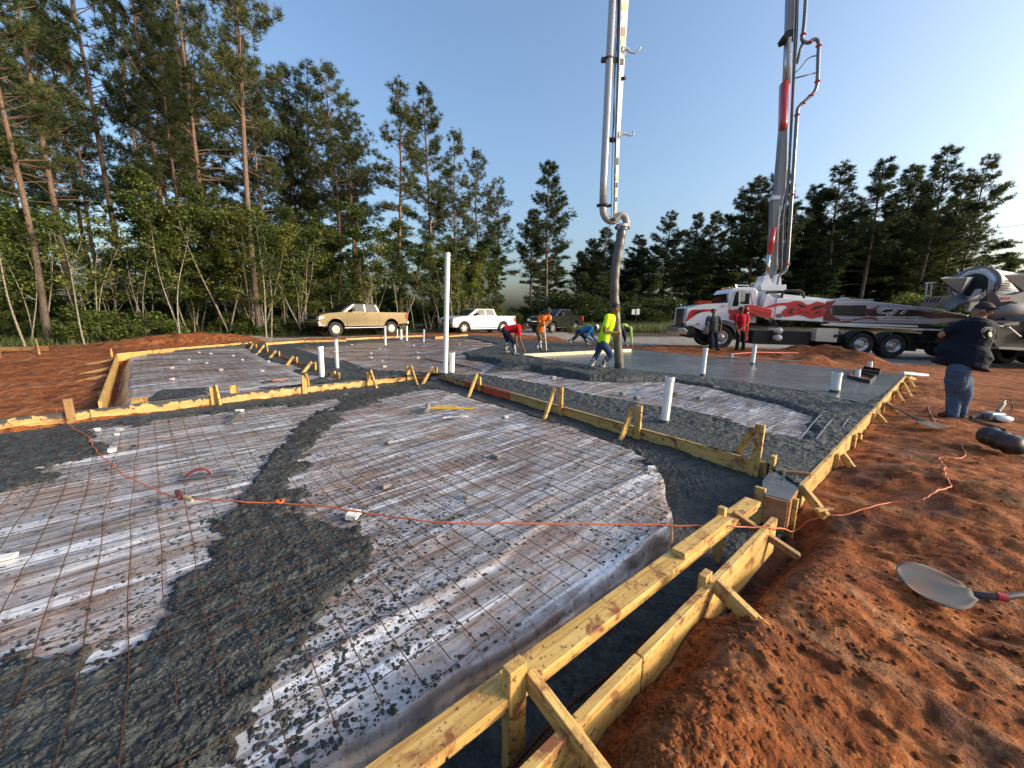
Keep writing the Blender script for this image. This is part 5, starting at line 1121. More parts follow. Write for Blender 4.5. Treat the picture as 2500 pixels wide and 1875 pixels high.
def pickup(F,label,body,wb=3.65,W=1.98,lift=0.0,wr=0.41,rim=None,spokes=6,step=True,cap=False,dirt_step=CHROME,sc=1.0,flip=False):
    T=thing('pickup_truck',label,'pickup truck',F(1.8,1.0,0)); l=lift; zb=0.45+l; zs_=1.02+l
    lo=[(-0.96,zb+0.08),(-1.0,zb+0.35),(-0.97,zs_+0.06),(-0.86,zs_+0.15),(-0.3,zs_+0.25),(0.55,zs_+0.33),(3.0,zs_+0.33),(wb+1.30,zs_+0.33),(wb+1.32,zb+0.15)]
    ra=wr+0.10
    under=[(wb+ra,zb+0.1)]+arch(wb,wr+l*0.6,ra,12,168)+[(wb-ra,zb)]+[(ra,zb)]+arch(0,wr+l*0.6,ra,12,168)+[(-ra,zb+0.05)]
    mb=MB(); prism(mb,F,lo+under,0.0,W); b=part(T,'body',mb,body,bev=0.035)
    # cab
    top=zs_+0.89; base=zs_+0.33
    A=[(0.42,0.03,base-.01),(3.10,0.03,base-.01),(3.10,W-.03,base-.01),(0.42,W-.03,base-.01)]; B=[(1.22,0.17,top-0.03),(2.88,0.17,top-0.03),(2.88,W-.17,top-0.03),(1.22,W-.17,top-0.03)]
    mb=MB(); loft(mb,F,A,B); part(T,'cab',mb,body,bev=0.06)
    inn=lambda s,z:0.03+0.14*(z-base)/(top-0.03-base)-0.006
    h=top-base
    panel(T,'window',F,[(0.86,base+.05),(1.36,base+h*.84),(1.95,base+h*.87),(1.95,base+.04)],0,GLASS,fn=inn)
    panel(T,'window',F,[(2.06,base+.04),(2.06,base+h*.87),(2.76,base+h*.84),(2.90,base+.05)],0,GLASS,fn=inn)
    mb=MB(); mb.add([F(0.46,0.14,base+.03),F(1.16,0.26,top-.09),F(1.16,W-.26,top-.09),F(0.46,W-.14,base+.03),F(0.44,0.14,base+.04),F(1.14,0.26,top-.08),F(1.14,W-.26,top-.08),F(0.44,W-.14,base+.04)],[(0,1,2,3),(4,5,6,7),(0,1,5,4),(1,2,6,5),(2,3,7,6),(3,0,4,7)]); part(T,'windscreen',mb,GLASS)
    mb=MB(); mb.add([F(3.10,0.2,base+.06),F(2.91,0.32,top-.1),F(2.91,W-.32,top-.1),F(3.10,W-.2,base+.06)],[(0,1,2,3)]); part(T,'rear_window',mb,GLASS)
    for s in (0.72,2.0,2.95): line(T,'door_seam',F,[(s,zb+.06),(s,base-.01)],-0.004,0.006,UNDER)
    line(T,'door_seam',F,[(0.5,zb+.34),(wb-.5,zb+.36)],-0.003,0.004,UNDER)
    for s in (1.72,2.66):
        mb=MB(); mb.tube([F(s,-0.02,zs_+.16),F(s+.17,-0.02,zs_+.16)],0.016,6); part(T,'door_handle',mb,body)
    mb=MB(); prism(mb,F,[(0.98,base+.03),(0.98,base+.22),(1.16,base+.24),(1.18,base+.04)],-0.26,-0.06); mb.tube([F(1.1,-.1,base+.06),F(1.1,.06,base+.03)],.03,6); part(T,'mirror',mb,UNDER)
    # wheel arch lips, step, bumpers, lights
    for c in (0,wb):
        mb=MB(); mb.tube([F(s,-0.012,z) for s,z in arch(c,wr+l*.6,ra+.02,8,172,14)],0.022,5); part(T,'arch_lip',mb,body if not cap else UNDER)
    mb=MB(); prism(mb,F,[(-1.06,zb+.02),(-1.10,zb+.30),(-0.94,zb+.34),(-0.80,zb+.10),(-0.6,zb+.02)],-0.02,W+.02); part(T,'bumper',mb,CHROME if body.name!='black_paint' else UNDER,bev=.03)
    mb=MB(); prism(mb,F,[(wb+1.30,zb+.05),(wb+1.30,zb+.30),(wb+1.45,zb+.30),(wb+1.45,zb+.12)],0.02,W-.02); part(T,'bumper',mb,CHROME if body.name!='black_paint' else UNDER,bev=.02)
    mb=MB(); prism(mb,F,[(-1.02,zb+.36),(-1.0,zs_+.05),(-0.95,zs_+.05),(-0.95,zb+.36)],0.38,W-.38); part(T,'grille',mb,UNDER)
    mb=MB(); prism(mb,F,[(-1.03,zs_-.20),(-1.03,zs_-.15),(-0.98,zs_-.15),(-0.98,zs_-.20)],0.36,W-.36); part(T,'grille_bar',mb,CHROME)
    for w0,w1 in ((-0.008,0.36),(W-.36,W+.008)):
        mb=MB(); prism(mb,F,[(-1.01,zb+.40),(-0.985,zs_+.03),(-0.62,zs_+.02),(-0.74,zb+.50)],w0,w1); part(T,'headlight',mb,WLENS,bev=.02)
    mb=MB(); prism(mb,F,[(wb+1.12,zs_-.12),(wb+1.12,zs_+.28),(wb+1.335,zs_+.28),(wb+1.335,zs_-.12)],-0.01,0.14); part(T,'tail_light',mb,REDL,bev=.02)
    mb=MB(); prism(mb,F,[(3.14,base+.002),(wb+1.24,base+.002),(wb+1.24,base+.006),(3.14,base+.006)],0.12,W-.12); part(T,'bed_shade_plate',mb,UNDER)  # dark plate on the solid body, stands in for the shaded open bed
    mb=MB(); prism(mb,F,[(-.6,zb-.06),(-.6,zb+.2),(wb+1.2,zb+.2),(wb+1.2,zb-.06)],0.35,W-.35); part(T,'chassis',mb,UNDER)
    if step:
        mb=MB(); mb.tube([F(0.55,0.02,zb-.10),F(wb-.6,0.02,zb-.10)],0.045,8); part(T,'side_step',mb,dirt_step)
    if cap:
        A=[(3.0,0.06,base),(wb+1.28,0.06,base),(wb+1.28,W-.06,base),(3.0,W-.06,base)]; B=[(3.02,0.26,top-.06),(wb+1.05,0.26,top-.08),(wb+1.05,W-.26,top-.08),(3.02,W-.26,top-.06)]
    for s in (0,wb):
        wheel(T,F,s,0.0,wr,wr,0.26,-1,spokes,rim); wheel(T,F,s,W,wr,wr,0.26,1,spokes,rim)
    return T
TAN=paint('tan_paint',(0.215,0.178,0.112),0.22,0.3,0.75,(0.25,0.16,0.08)); WHP=paint('white_paint',(0.75,0.75,0.74),0.25,0.15); BKP=paint('black_paint',(0.008,0.008,0.009),0.2,0.03)
Ft=Fr(P(822,822,-0.12),P(957,817,-0.12)); k_=Ft.L/3.65
pickup(Ft,'lifted tan crew cab pickup parked at the edge of the left wood',TAN,wb=Ft.L,lift=0.17,wr=0.45,spokes=8,dirt_step=CHROME)
Fw=Fr(P(1134,815,-0.12),P(1247,812,-0.12))
pickup(Fw,'white crew cab pickup with big bright spoked rims behind the crouching red shirt worker',WHP,wb=3.7,wr=0.43,spokes=6)
Fb=Fr(P(1350,813,-0.12),P(1450,808,-0.12))
pickup(Fb,'black pickup behind the orange shirt worker',BKP,wb=3.5,lift=0.1,wr=0.42,spokes=5)
# ---- concrete pump truck
Fp=Fr(P(1757,852,-0.10),P(2181,873,-0.29)); X=Fp.px
A_=lambda x,y,w=0.0:X(1640+x*.12055,680+y*.12055,w); B_=lambda x,y,w=0.0:X(1840+x*.1085,680+y*.1085,w); C_=lambda x,y,w=0.0:X(2000+x*.11754,720+y*.11754,w); D_=lambda x,y,w=0.0:X(1600+x*.226,600+y*.226,w); Z5=lambda x,y,w=0.0:X(2000+x*.226,600+y*.226,w)
SIL=paint('silver_white_paint',(0.70,0.71,0.73),0.3,0.25); GRP=paint('grey_lilac_paint',(0.30,0.31,0.35),0.35,0.2); REDP=paint('red_paint',(0.55,0.035,0.025),0.3,0.15); GRY=paint('dark_grey_plastic',(0.08,0.085,0.09),0.5,0.3); CREAM=paint('cream_paint',(0.62,0.55,0.44),0.4,0.3); BOOM=paint('boom_grey_paint',(0.15,0.155,0.165),0.4,0.3)
FRED=simple('flame_red',(0.48,0.025,0.025),0.3,0,0.1); FDRK=simple('flame_maroon',(0.16,0.012,0.02),0.3); BKL=simple('black_decal',(0.012,0.01,0.012),0.3); WHL=simple('white_decal',(0.75,0.73,0.74),0.35)
T=PT=thing('pump_truck','big concrete pump truck with red flames and lettering, its boom raised out of view','pump truck',Fp(3,1.2,0))
WP=2.45
print('pump', Fp.L, A_(300,590), A_(1240,230), Z5(1610,745))
# hood
cabz=A_(1140,500,.12); hf=A_(300,590,.25); cow=A_(1110,500,.2)
hood=[A_(275,905,.15),A_(290,600,.15),A_(420,560,.15),A_(700,515,.15),A_(1130,500,.15),A_(1150,900,.15)]
s0=hood[0][0]
wcx,wcz=0.0,0.52
lo=[(s0,hood[0][1]),(s0+.02,hood[1][1]),(s0+.45,hood[2][1]+.03),hood[3],hood[4],(hood[5][0],hood[5][1])]
lo+= arch(wcx,wcz,0.70,20,160,12)
mb=MB(); prism(mb,Fp,lo,0.14,WP-.14); part(T,'hood',mb,SIL,bev=.06)
mb=MB(); 
for i in range(14):
    a=R(12+156*i/14); b=R(12+156*(i+1)/14)
    q=[(wcx+math.cos(t)*r,wcz+math.sin(t)*r) for t,r in ((a,.66),(a,.86),(b,.86),(b,.66))]; prism(mb,Fp,q,-0.03,0.5)
part(T,'fender',mb,GRY)
mb=MB(); prism(mb,Fp,[(s0-.03,.92),(s0-.03,hood[1][1]-.02),(s0+.05,hood[1][1]-.02),(s0+.05,.92)],.62,WP-.62); part(T,'grille',mb,UNDER,bev=.02)
for i in range(7):
    z=.97+i*(hood[1][1]-1.02)/7; mb=MB(); prism(mb,Fp,[(s0-.06,z),(s0-.06,z+.035),(s0-.02,z+.035),(s0-.02,z)],.64,WP-.64); part(T,'grille_bar',mb,CHROME)
mb=MB(); prism(mb,Fp,[(s0-.10,hood[1][1]-.03),(s0-.06,hood[1][1]+.06),(s0+.06,hood[1][1]+.06),(s0+.06,hood[1][1]-.03)],.6,WP-.6); part(T,'grille_cap',mb,CHROME,bev=.02)
mb=MB(); c=Fp(s0,WP/2,hood[1][1]+.05); mb.tube([c,c+Vector((0,0,.10))],.02,6); mb.ball(c+Vector((0,0,.13)),.04,8,sc=(1.4,1,1)); part(T,'hood_ornament',mb,CHROME,True)
mb=MB(); prism(mb,Fp,[(s0-.30,.60),(s0-.32,.92),(s0-.05,.94),(s0+.1,.8),(s0+.1,.60)],.05,WP-.05); part(T,'bumper',mb,CHROME,bev=.03)
mb=MB(); prism(mb,Fp,[(s0-.2,.94),(s0-.1,1.0),(s0+.4,.98),(s0+.5,.7),(s0+.2,.6)],.06,WP-.06); part(T,'valance',mb,UNDER)
for w0,w1 in ((.09,.30),(WP-.30,WP-.09)):
    mb=MB(); prism(mb,Fp,[(s0-.0,1.03),(s0+.02,1.22),(s0+.62,1.19),(s0+.66,1.11),(s0+.5,1.04)],w0,w1); part(T,'headlight',mb,WLENS,bev=.03)
    mb=MB(); prism(mb,Fp,[(s0+.50,1.07),(s0+.50,1.19),(s0+.64,1.18),(s0+.66,1.12)],w0-.008,w1); part(T,'turn_light',mb,AMB)
# cab
cb=[A_(1140,900,.2),A_(1150,505,.2),A_(1255,215,.3),A_(1340,178,.3),A_(1680,185,.3),A_(1728,240,.3),A_(1715,900,.2)]
zt=cb[3][1]; 
mb=MB(); prism(mb,Fp,[cb[0],cb[1],(cb[2][0]-.25,zt-.28),(cb[2][0]-.1,zt-.06),(cb[3][0],zt),(cb[5][0]-.15,zt),(cb[5][0],zt-.15),cb[6]],.2,WP-.2); part(T,'cab',mb,SIL,bev=.05)
mb=MB(); sA,zA=cb[1][0]-.03,cb[1][1]+.06; sB,zB=cb[2][0]-.29,zt-.30
mb.add([Fp(sA,.32,zA),Fp(sB,.34,zB),Fp(sB,WP-.34,zB),Fp(sA,WP-.32,zA),Fp(sA-.02,.32,zA),Fp(sB-.02,.34,zB),Fp(sB-.02,WP-.34,zB),Fp(sA-.02,WP-.32,zA)],[(0,1,2,3),(4,5,6,7),(0,1,5,4),(1,2,6,5),(2,3,7,6),(3,0,4,7)]); part(T,'windscreen',mb,GLASS)
panel(T,'window',Fp,[A_(1225,560,.19),A_(1290,300,.19),A_(1330,262,.19),A_(1362,258,.19),A_(1350,560,.19)],.195,GLASS)
panel(T,'window',Fp,[A_(1395,515,.19),A_(1415,290,.19),A_(1588,298,.19),A_(1562,518,.19)],.195,GLASS)
line(T,'door_seam',Fp,[A_(1185,850,.19),A_(1180,520,.19),A_(1260,270,.19),A_(1600,262,.19),A_(1640,520,.19),A_(1620,840,.19)],.193,.008,UNDER)
mb=MB(); p0=A_(1385,470,-.1); p1=A_(1410,250,-.1); prism(mb,Fp,[(p0[0]-.05,p0[1]),(p0[0]-.05,p1[1]),(p0[0]+.09,p1[1]),(p0[0]+.09,p0[1])],-.35,-.27); mb.tube([Fp(p0[0],-.3,p0[1]),Fp(p0[0]+.05,.2,p0[1]-.05)],.02,5); mb.tube([Fp(p0[0],-.3,p1[1]),Fp(p0[0]+.05,.2,p1[1]+.05)],.02,5); part(T,'mirror',mb,CHROME)
for k in range(4):
    mb=MB(); mb.ball(Fp(cb[2][0]+.02,.6+k*.4,zt+.02),.06,8,sc=(1.3,1,.6)); part(T,'marker_light',mb,AMB,True)
mb=MB(); a=A_(1270,135,.5); b=A_(1560,135,.5); mb.tube([Fp(a[0],.5,zt+.12),Fp(b[0],.5,zt+.12)],.03,6); mb.tube([Fp(a[0]+.1,.5,zt-.02),Fp(a[0]+.05,.5,zt+.12)],.04,6); mb.tube([Fp(b[0]-.02,.5,zt-.02),Fp(b[0]-.02,.5,zt+.14)],.04,6); part(T,'air_horn',mb,CHROME)
# chassis
mb=MB(); sE=Z5(1310,950)[0]; prism(mb,Fp,[(s0+.3,.45),(s0+.3,.80),(Z5(1200,900)[0],.98),(sE,.98),(sE,.6),(1.2,.45)],.45,WP-.45); part(T,'chassis',mb,UNDER)
mb=MB(); prism(mb,Fp,[(1.5,.30),(1.5,.95),(B_(1400,1100)[0],1.0),(B_(1400,1100)[0],.35)],.28,1.9); part(T,'tank_and_gear',mb,UNDER,bev=.05)
wheel(T,Fp,0,0.0,.54,.54,.30,-1,truck=True); wheel(T,Fp,0,WP,.54,.54,.30,1,truck=True)
r1=Z5(460,1065)[0]; r2=Z5(805,1085)[0]
for s in (r1,r2): 
    wheel(T,Fp,s,0.0,.52,.52,.30,-1,truck=True); wheel(T,Fp,s,.34,.52,.52,.30,-1,truck=True); wheel(T,Fp,s,WP,.52,.52,.6,1,truck=True)
    mb=MB(); mb.tube([Fp(a,w,z) for (a,z),w in zip(arch(s,.52,.63,5,175,16),[.0]*17)],.03,6)
    for i in range(12):
        a=R(8+164*i/12); b=R(8+164*(i+1)/12); q=[(s+math.cos(t)*r,.52+math.sin(t)*r) for t,r in ((a,.60),(a,.63),(b,.63),(b,.60))]; prism(mb,Fp,q,0,.62)
    part(T,'mudguard',mb,UNDER)
wheel(T,Fp,B_(1750,1450)[0]-.2,1.0,.45,.45,.3,-1,truck=True,rim=UNDER)
# deck panels
p1=[B_(470,925),B_(525,440),B_(1425,478),B_(1352,960)]; p2=[B_(1356,960),B_(1430,478),B_(1640,492),B_(1560,980)]
for nm,p in (('side_panel',p1),('side_panel',p2)):
    mb=MB(); prism(mb,Fp,p,0.0,.9); part(T,nm,mb,SIL,bev=.02)
p=[B_(215,690,.05),B_(205,620,.05),B_(300,350,.05),B_(345,345,.05),B_(430,430,.05),B_(522,445,.05),B_(462,925,.05),B_(430,900,.05)]
mb=MB(); prism(mb,Fp,p,0.04,.8); part(T,'outrigger_housing',mb,SIL,bev=.02)
mb=MB(); prism(mb,Fp,[B_(90,280,.4),B_(300,280,.4),B_(270,640,.4),B_(100,600,.4)],.5,1.9); part(T,'pedestal',mb,GRP)
pg=[Z5(40,822),Z5(72,590),Z5(560,600),Z5(1100,662),Z5(1612,748),Z5(1600,800),Z5(1260,852),Z5(600,836)]
mb=MB(); prism(mb,Fp,pg,0.0,.85); part(T,'outrigger_cover',mb,GRP,bev=.03)
mb=MB(); q=[Z5(150,635),Z5(180,600),Z5(530,604),Z5(505,640)]; prism(mb,Fp,[Z5(145,642),Z5(510,642),Z5(500,765),Z5(140,752)],-.012,.02); part(T,'louvre_panel',mb,BKL)
for k in range(6):
    y=665+k*14; line(T,'louvre',Fp,[Z5(180,y),Z5(470,y+4)],-.018,.012,UNDER)
mb=MB(); prism(mb,Fp,[Z5(35,842),Z5(35,860),Z5(1190,915),Z5(1190,898)],-.06,.12); part(T,'deck_rail',mb,CREAM)
mb=MB(); prism(mb,Fp,[Z5(120,828),Z5(1080,860),Z5(1080,880),Z5(120,850)],.05,.2); part(T,'pipe_rack',mb,SIL)
mb=MB(); prism(mb,Fp,[B_(1425,1115,-.02),B_(1925,1125,-.02),B_(1865,1440,-.02),B_(1385,1410,-.02)],-.02,.5); part(T,'tool_box',mb,CREAM,bev=.015)
mb=MB(); c=Fp(*[(lambda q:(q[0],-.03,q[1]))(B_(1830,1290))][0]); mb.lathe([(.08,0),(.08,.02),(.05,.03),(0.001,.02)],lambda x,y,h:c+Fp.e*x+Vector((0,0,y))-Fp.n*h,14); part(T,'latch',mb,UNDER)
for (x,y,r) in ((580,1172,78),(560,1335,80)):
    q=B_(x,y,.0); mb=MB(); mb.ball(Fp(q[0],.02,q[1]),r*.1085/939*16.6,14); mb.tube([Fp(q[0],.1,q[1]),Fp(q[0],.8,q[1])],.12,10); part(T,'air_tank',mb,WHL,True)
# red outrigger box and leg
D3=[D_(985,642,-.25),D_(1045,636,-.25),D_(1268,690,-.25),D_(1248,788,-.25),D_(1026,732,-.25),D_(1012,748,-.25)]
mb=MB(); prism(mb,Fp,D3,-.25,.05); part(T,'outrigger_box',mb,REDP,bev=.02)
mb=MB(); a=D_(1018,742,-.3); b=D_(985,985,-.3); mb.tube([Fp(a[0],-.22,a[1]),Fp(b[0],-.25,b[1])],.055,8); c=D_(982,1025,-.3); mb.tube([Fp(b[0],-.25,b[1]),Fp(c[0],-.25,max(c[1],-.0))],.085,10); part(T,'outrigger_leg',mb,REDP)
for k,y in enumerate((670,715)): panel(T,'sticker',Fp,[D_(992,y,-.25),D_(1012,y,-.25),D_(1010,y+18,-.25),D_(990,y+18,-.25)],-.255,WHL)
line(T,'box_seam',Fp,[D_(1040,690,-.25),D_(1250,742,-.25)],-.256,.01,FDRK)
mb=MB(); q=A_(640,470); r=A_(850,500); prism(mb,Fp,[A_(565,445,2.3),A_(850,445,2.3),A_(850,520,2.3),A_(565,510,2.3)],2.6,3.2); part(T,'far_outrigger_box',mb,REDP)
# top clutter
mb=MB(); prism(mb,Fp,[B_(560,370,.6),B_(640,345,.6),B_(1800,470,.6),B_(1790,500,.6),B_(700,450,.6)],.6,.8); part(T,'deck_pipe',mb,SIL)
mb=MB(); a=B_(330,345,.4); b=B_(640,375,.4); mb.tube([Fp(a[0],.4,a[1]-.1),Fp(b[0],.4,b[1]-.05)],.14,12); part(T,'hydraulic_cylinder',mb,GRP,True)
mb=MB(); q=[B_(620,440,.2),B_(660,300,.2),B_(720,268,.2),B_(1050,275,.2),B_(1110,330,.2),B_(1135,440,.2)]; mb.tube([Fp(s,.2,z) for s,z in q],.055,8); part(T,'grab_rail',mb,UNDER,True)
mb=MB(); a=C_(430,65,.5); b=C_(620,65,.5); c=C_(1060,100,.5); mb.tube([Fp(a[0],.5,a[1]),Fp(b[0],.5,b[1])],.02,5); prism(mb,Fp,[C_(330,110,.5),C_(400,75,.5),C_(900,95,.5),C_(1060,85,.5),C_(1060,120,.5)],.3,.9); part(T,'deck_plate',mb,GRP)
# rear machinery + hopper
mb=MB(); rg=random.Random(5)
for i in range(16):
    s=rg.uniform(Z5(1020,950)[0],Z5(1560,950)[0]); z=rg.uniform(.45,1.15); a=rg.uniform(.06,.22); prism(mb,Fp,[(s-a,z-a*.7),(s+a,z-a*.7),(s+a,z+a*.6),(s-a,z+a*.8)],rg.uniform(.2,.6),rg.uniform(.9,1.6))
part(T,'rear_machinery',mb,UNDER)
mb=MB(); c=Z5(1265,1095); 
mb.tube([Fp(c[0]+math.cos(a)*.28,.1,c[1]+math.sin(a)*.28) for a in [i*.45 for i in range(15)]],.02,6); part(T,'hose_loop',mb,BLK,True)
for k,(x0_,x1_) in enumerate([(980,1110),(1180,1300)]):
    mb=MB(); prism(mb,Fp,[Z5(x0_,895),Z5(x1_,902),Z5(x1_,918),Z5(x0_,912)],-.08,.0); part(T,'rail_end',mb,WHL)
# flames & lettering: flat decals proud of the panels
def decal(T,name,pts,mat,conv,w=-.006,close=True,k=4):
    q=crm([Vector((*conv(x,y),0)) for x,y in pts+[pts[0]]],k)[:-1]
    return panel(T,name,Fp,[(v.x,v.y) for v in q],w,mat,0.003)
decal(T,'flame',[(230,650),(520,560),(760,540),(920,505),(1080,520),(1190,585),(1290,570),(1420,522),(1560,548),(1618,580),(1600,700),(1560,850),(1430,880),(1280,905),(1190,870),(1000,822),(850,850),(690,862),(635,800),(640,730),(760,640),(640,605),(430,640),(330,662)],FRED,B_,-.006)
decal(T,'flame_shadow',[(960,570),(1090,590),(1190,650),(1070,650),(1020,620)],BKL,B_,-.010)
decal(T,'flame_shadow',[(770,760),(830,680),(895,665),(860,760),(900,795),(800,795)],BKL,B_,-.010)
decal(T,'flame_shadow',[(1280,700),(1400,620),(1560,600),(1600,620),(1470,680),(1330,715)],BKL,B_,-.010)
decal(T,'flame_shadow',[(880,790),(1050,740),(1200,750),(1280,790),(1180,775),(1040,765)],FDRK,B_,-.010)
decal(T,'flame_shadow',[(1330,800),(1430,745),(1520,735),(1440,785),(1350,812)],BKL,B_,-.010)
decal(T,'flame_shadow',[(970,700),(1000,680),(1050,700),(1010,722)],BKL,B_,-.010)
decal(T,'flame_shadow',[(640,800),(560,790),(515,800),(500,870),(620,880)],GRY,B_,-.004)
decal(T,'flame',[(72,612),(120,600),(180,592),(130,650),(200,660),(70,690)],FDRK,Z5,-.006)
decal(T,'flame',[(66,700),(120,690),(150,760),(300,800),(560,770),(630,815),(560,790),(420,800),(300,828),(180,812),(45,800)],FDRK,Z5,-.008)
decal(T,'flame',[(500,680),(580,675),(655,640),(620,680),(570,720),(640,740),(560,760),(505,745)],FDRK,Z5,-.008)
decal(T,'flame_shadow',[(500,700),(560,700),(700,690),(900,690),(1080,700),(1180,720),(1290,715),(1180,745),(1350,728),(1600,760),(1590,785),(1420,778),(1200,785),(1080,760),(900,770),(640,765),(540,750)],BKL,Z5,-.009)
decal(T,'flame',[(1080,705),(1180,722),(1260,745),(1350,735),(1480,752),(1600,768),(1590,778),(1420,765),(1300,765),(1180,760)],FDRK,Z5,-.012)
panel(T,'name_board',Fp,[C_(1185,442),C_(2050,455),C_(2040,528),C_(1240,512)],-.018,WHL,.003)
# hood stripe
decal(T,'flame',[(285,870),(310,790),(400,640),(640,630),(760,622),(900,625),(900,650),(680,672),(560,700),(400,800),(290,880)],FRED,lambda x,y:A_(x,y,.14),.132)
decal(T,'flame_shadow',[(425,745),(450,690),(540,660),(670,615),(600,680),(500,705)],BKL,lambda x,y:A_(x,y,.14),.126)
decal(T,'flame',[(1030,630),(1180,635),(1450,610),(1540,590),(1500,800),(1300,845),(1210,845),(1160,800),(1190,720),(1110,680)],FRED,lambda x,y:A_(x,y,.19),.185)
def text(T,s,conv,pa,pb,hgt,mat,w,name='lettering',shear=0.0,bold=0.0,ext=.002):
    cu=bpy.data.curves.new('lettering','FONT'); cu.body=s; cu.size=1; cu.extrude=.001; cu.shear=shear; cu.offset=bold
    tmp=bpy.data.objects.new('tmp',cu); link(tmp); bpy.context.view_layer.update(); me=bpy.data.meshes.new_from_object(tmp); bpy.data.objects.remove(tmp)
    a=np.array([v.co[:] for v in me.vertices]); mn,mx=a.min(0),a.max(0); (s0_,z0_),(s1_,z1_)=pa,pb
    loc=Vector(T.location)
    for v in me.vertices:
        u=(v.co.x-mn[0])/(mx[0]-mn[0]); t=(v.co.y-mn[1])/(mx[1]-mn[1]); v.co=Fp(s0_+(s1_-s0_)*u,w-v.co.z*2,z0_+(z1_-z0_)*u+hgt*t)-loc
    me.materials.clear(); me.materials.append(mat); o=bpy.data.objects.new(name,me); link(o); o.parent=T; return o
zc=lambda a,b:abs(a[1]-b[1])
h1=zc(C_(1400,265),C_(1400,425))
a,b=C_(1190,428),C_(1960,436)
text(T,'CJT',C_,a,b,h1,WHL,-.016,shear=.35,bold=.045); text(T,'CJT',C_,(a[0]+.04,a[1]+.025),(b[0]-.04,b[1]+.025),h1-.05,FDRK,-.020,shear=.35,bold=-.004)
text(T,'CONCRETE PUMPING',C_,C_(1215,500),C_(2030,512),zc(C_(1400,455),C_(1400,498)),BKL,-.024,bold=.02)
text(T,'985-951-0047',C_,C_(420,500),C_(720,505),.055,WHL,-.014); text(T,'985-851-4775',C_,C_(430,540),C_(705,547),.05,WHL,-.014)
text(T,'3954',A_,A_(985,572,.14),A_(1078,574,.14),.075,FRED,.13)
# turret and raised boom
Em=lambda x,y:(1820+x*.1627,450+y*.1627)
WB=1.2
def bp(x,y,w=WB): s,z=X(x,y,w); return Fp(s,w,z)
def bprism(T,name,pts,w0,w1,mat,bev=.0):
    mb=MB(); prism(mb,Fp,[X(x,y,WB) for x,y in pts],w0,w1); return part(T,name,mb,mat,bev=bev)
bprism(T,'turret_plate',[(1843,699),(1903,697),(1904,711),(1845,711)],.6,1.8,SIL,.02)
bprism(T,'turret',[(1846,700),(1856,685),(1859,674),(1868,672),(1873,690),(1879,691),(1882,674),(1895,669),(1898,684),(1898,699)],.85,1.05,SIL,.01)
bprism(T,'turret',[(1846,700),(1856,685),(1859,674),(1868,672),(1873,690),(1879,691),(1882,674),(1895,669),(1898,684),(1898,699)],1.4,1.6,SIL,.01)
bprism(T,'boom_section',[(1872,676),(1877,612),(1881,548),(1882,492),(1891,472),(1899,380),(1903,330),(1905,312),(1919,312),(1918,400),(1914,470),(1901,500),(1896,552),(1894,620),(1891,680)],1.05,1.4,BOOM,.02)
bprism(T,'boom_section',[(1903,318),(1906,205),(1922,205),(1922,318)],1.1,1.35,BOOM,.02)
bprism(T,'boom_section',[(1919,95),(1921,40),(1925,-120),(1945,-120),(1941,30),(1935,95)],1.05,1.4,BOOM,.02)
bprism(T,'boom_section',[(1920,95),(1911,316),(1921,316),(1934,95)],1.2,1.42,BOOM,.01)
bprism(T,'boom_joint',[(1906,96),(1914,83),(1930,80),(1938,84),(1936,102),(1922,100),(1910,106)],.95,1.5,UNDER,.02)
bprism(T,'boom_bracket',[(1881,481),(1901,480),(1900,490),(1881,490)],1.0,1.45,SIL,.01)
def btube(T,name,pts,r,mat,w=1.0,n=10,k=0,rs=None):
    q=[bp(x,y,w) for x,y in pts]; 
    if k: q=crm(q,k)
    mb=MB(); mb.tube(q,rs or r,n); return part(T,name,mb,mat,True)
btube(T,'cylinder_rod',[(1879,612),(1871,684)],.075,CHROME,.98); btube(T,'cylinder',[(1888,556),(1880,617)],.125,REDP,.98,12)
btube(T,'cylinder_rod',[(1928,92),(1925,204)],.075,CREAM,.95); btube(T,'cylinder_rod',[(1921,100),(1916,204)],.05,CHROME,1.0); btube(T,'cylinder',[(1916,202),(1913,300),(1911,316)],.16,REDP,.98,12,rs=[.16,.16,.13])
pp=[(1970,-120),(1967,0),(1963,60),(1960,84),(1958,94),(1962,101),(1974,104),(1983,98),(1993,96),(1999,106),(1998,130),(1996,190),(1994,210),(1987,226),(1968,244),(1950,262),(1946,280),(1942,340),(1933,480),(1925,600),(1922,642),(1917,660),(1903,672),(1898,690),(1896,704)]
btube(T,'delivery_pipe',pp,.075,BOOM,.9,10,3)
for (x,y) in ((1961,84),(1976,104),(1999,112),(1996,199),(1980,233),(1960,252),(1946,281),(1935,476),(1922,645)):
    mb=MB(); c=bp(x,y,.9); mb.ball(c,.125,10,sc=(1,1,.45)); part(T,'pipe_clamp',mb,FRED)
for i in range(5):
    o=i*2.2; btube(T,'hydraulic_hose',[(1945+o,-120),(1941+o*.9,0),(1938+o,80),(1934+o*.6,200),(1928+o*.5,330),(1922+o*.5,440),(1912+o,490),(1903+o*1.6,530),(1898+o*2,600),(1899+o*1.5,660)],.016 if i%2 else .024,WHL if i in(0,3) else BLK2,.95-.02*i,5,4)
btube(T,'brace',[(1939,180),(1955,165),(1968,147),(1982,138),(1996,136)],.025,BOOM,.92,6,3); btube(T,'brace',[(1936,192),(1990,178)],.028,BOOM,.92,6)
btube(T,'brace',[(1945,155),(1954,120),(1962,100)],.06,BOOM,.95,8)
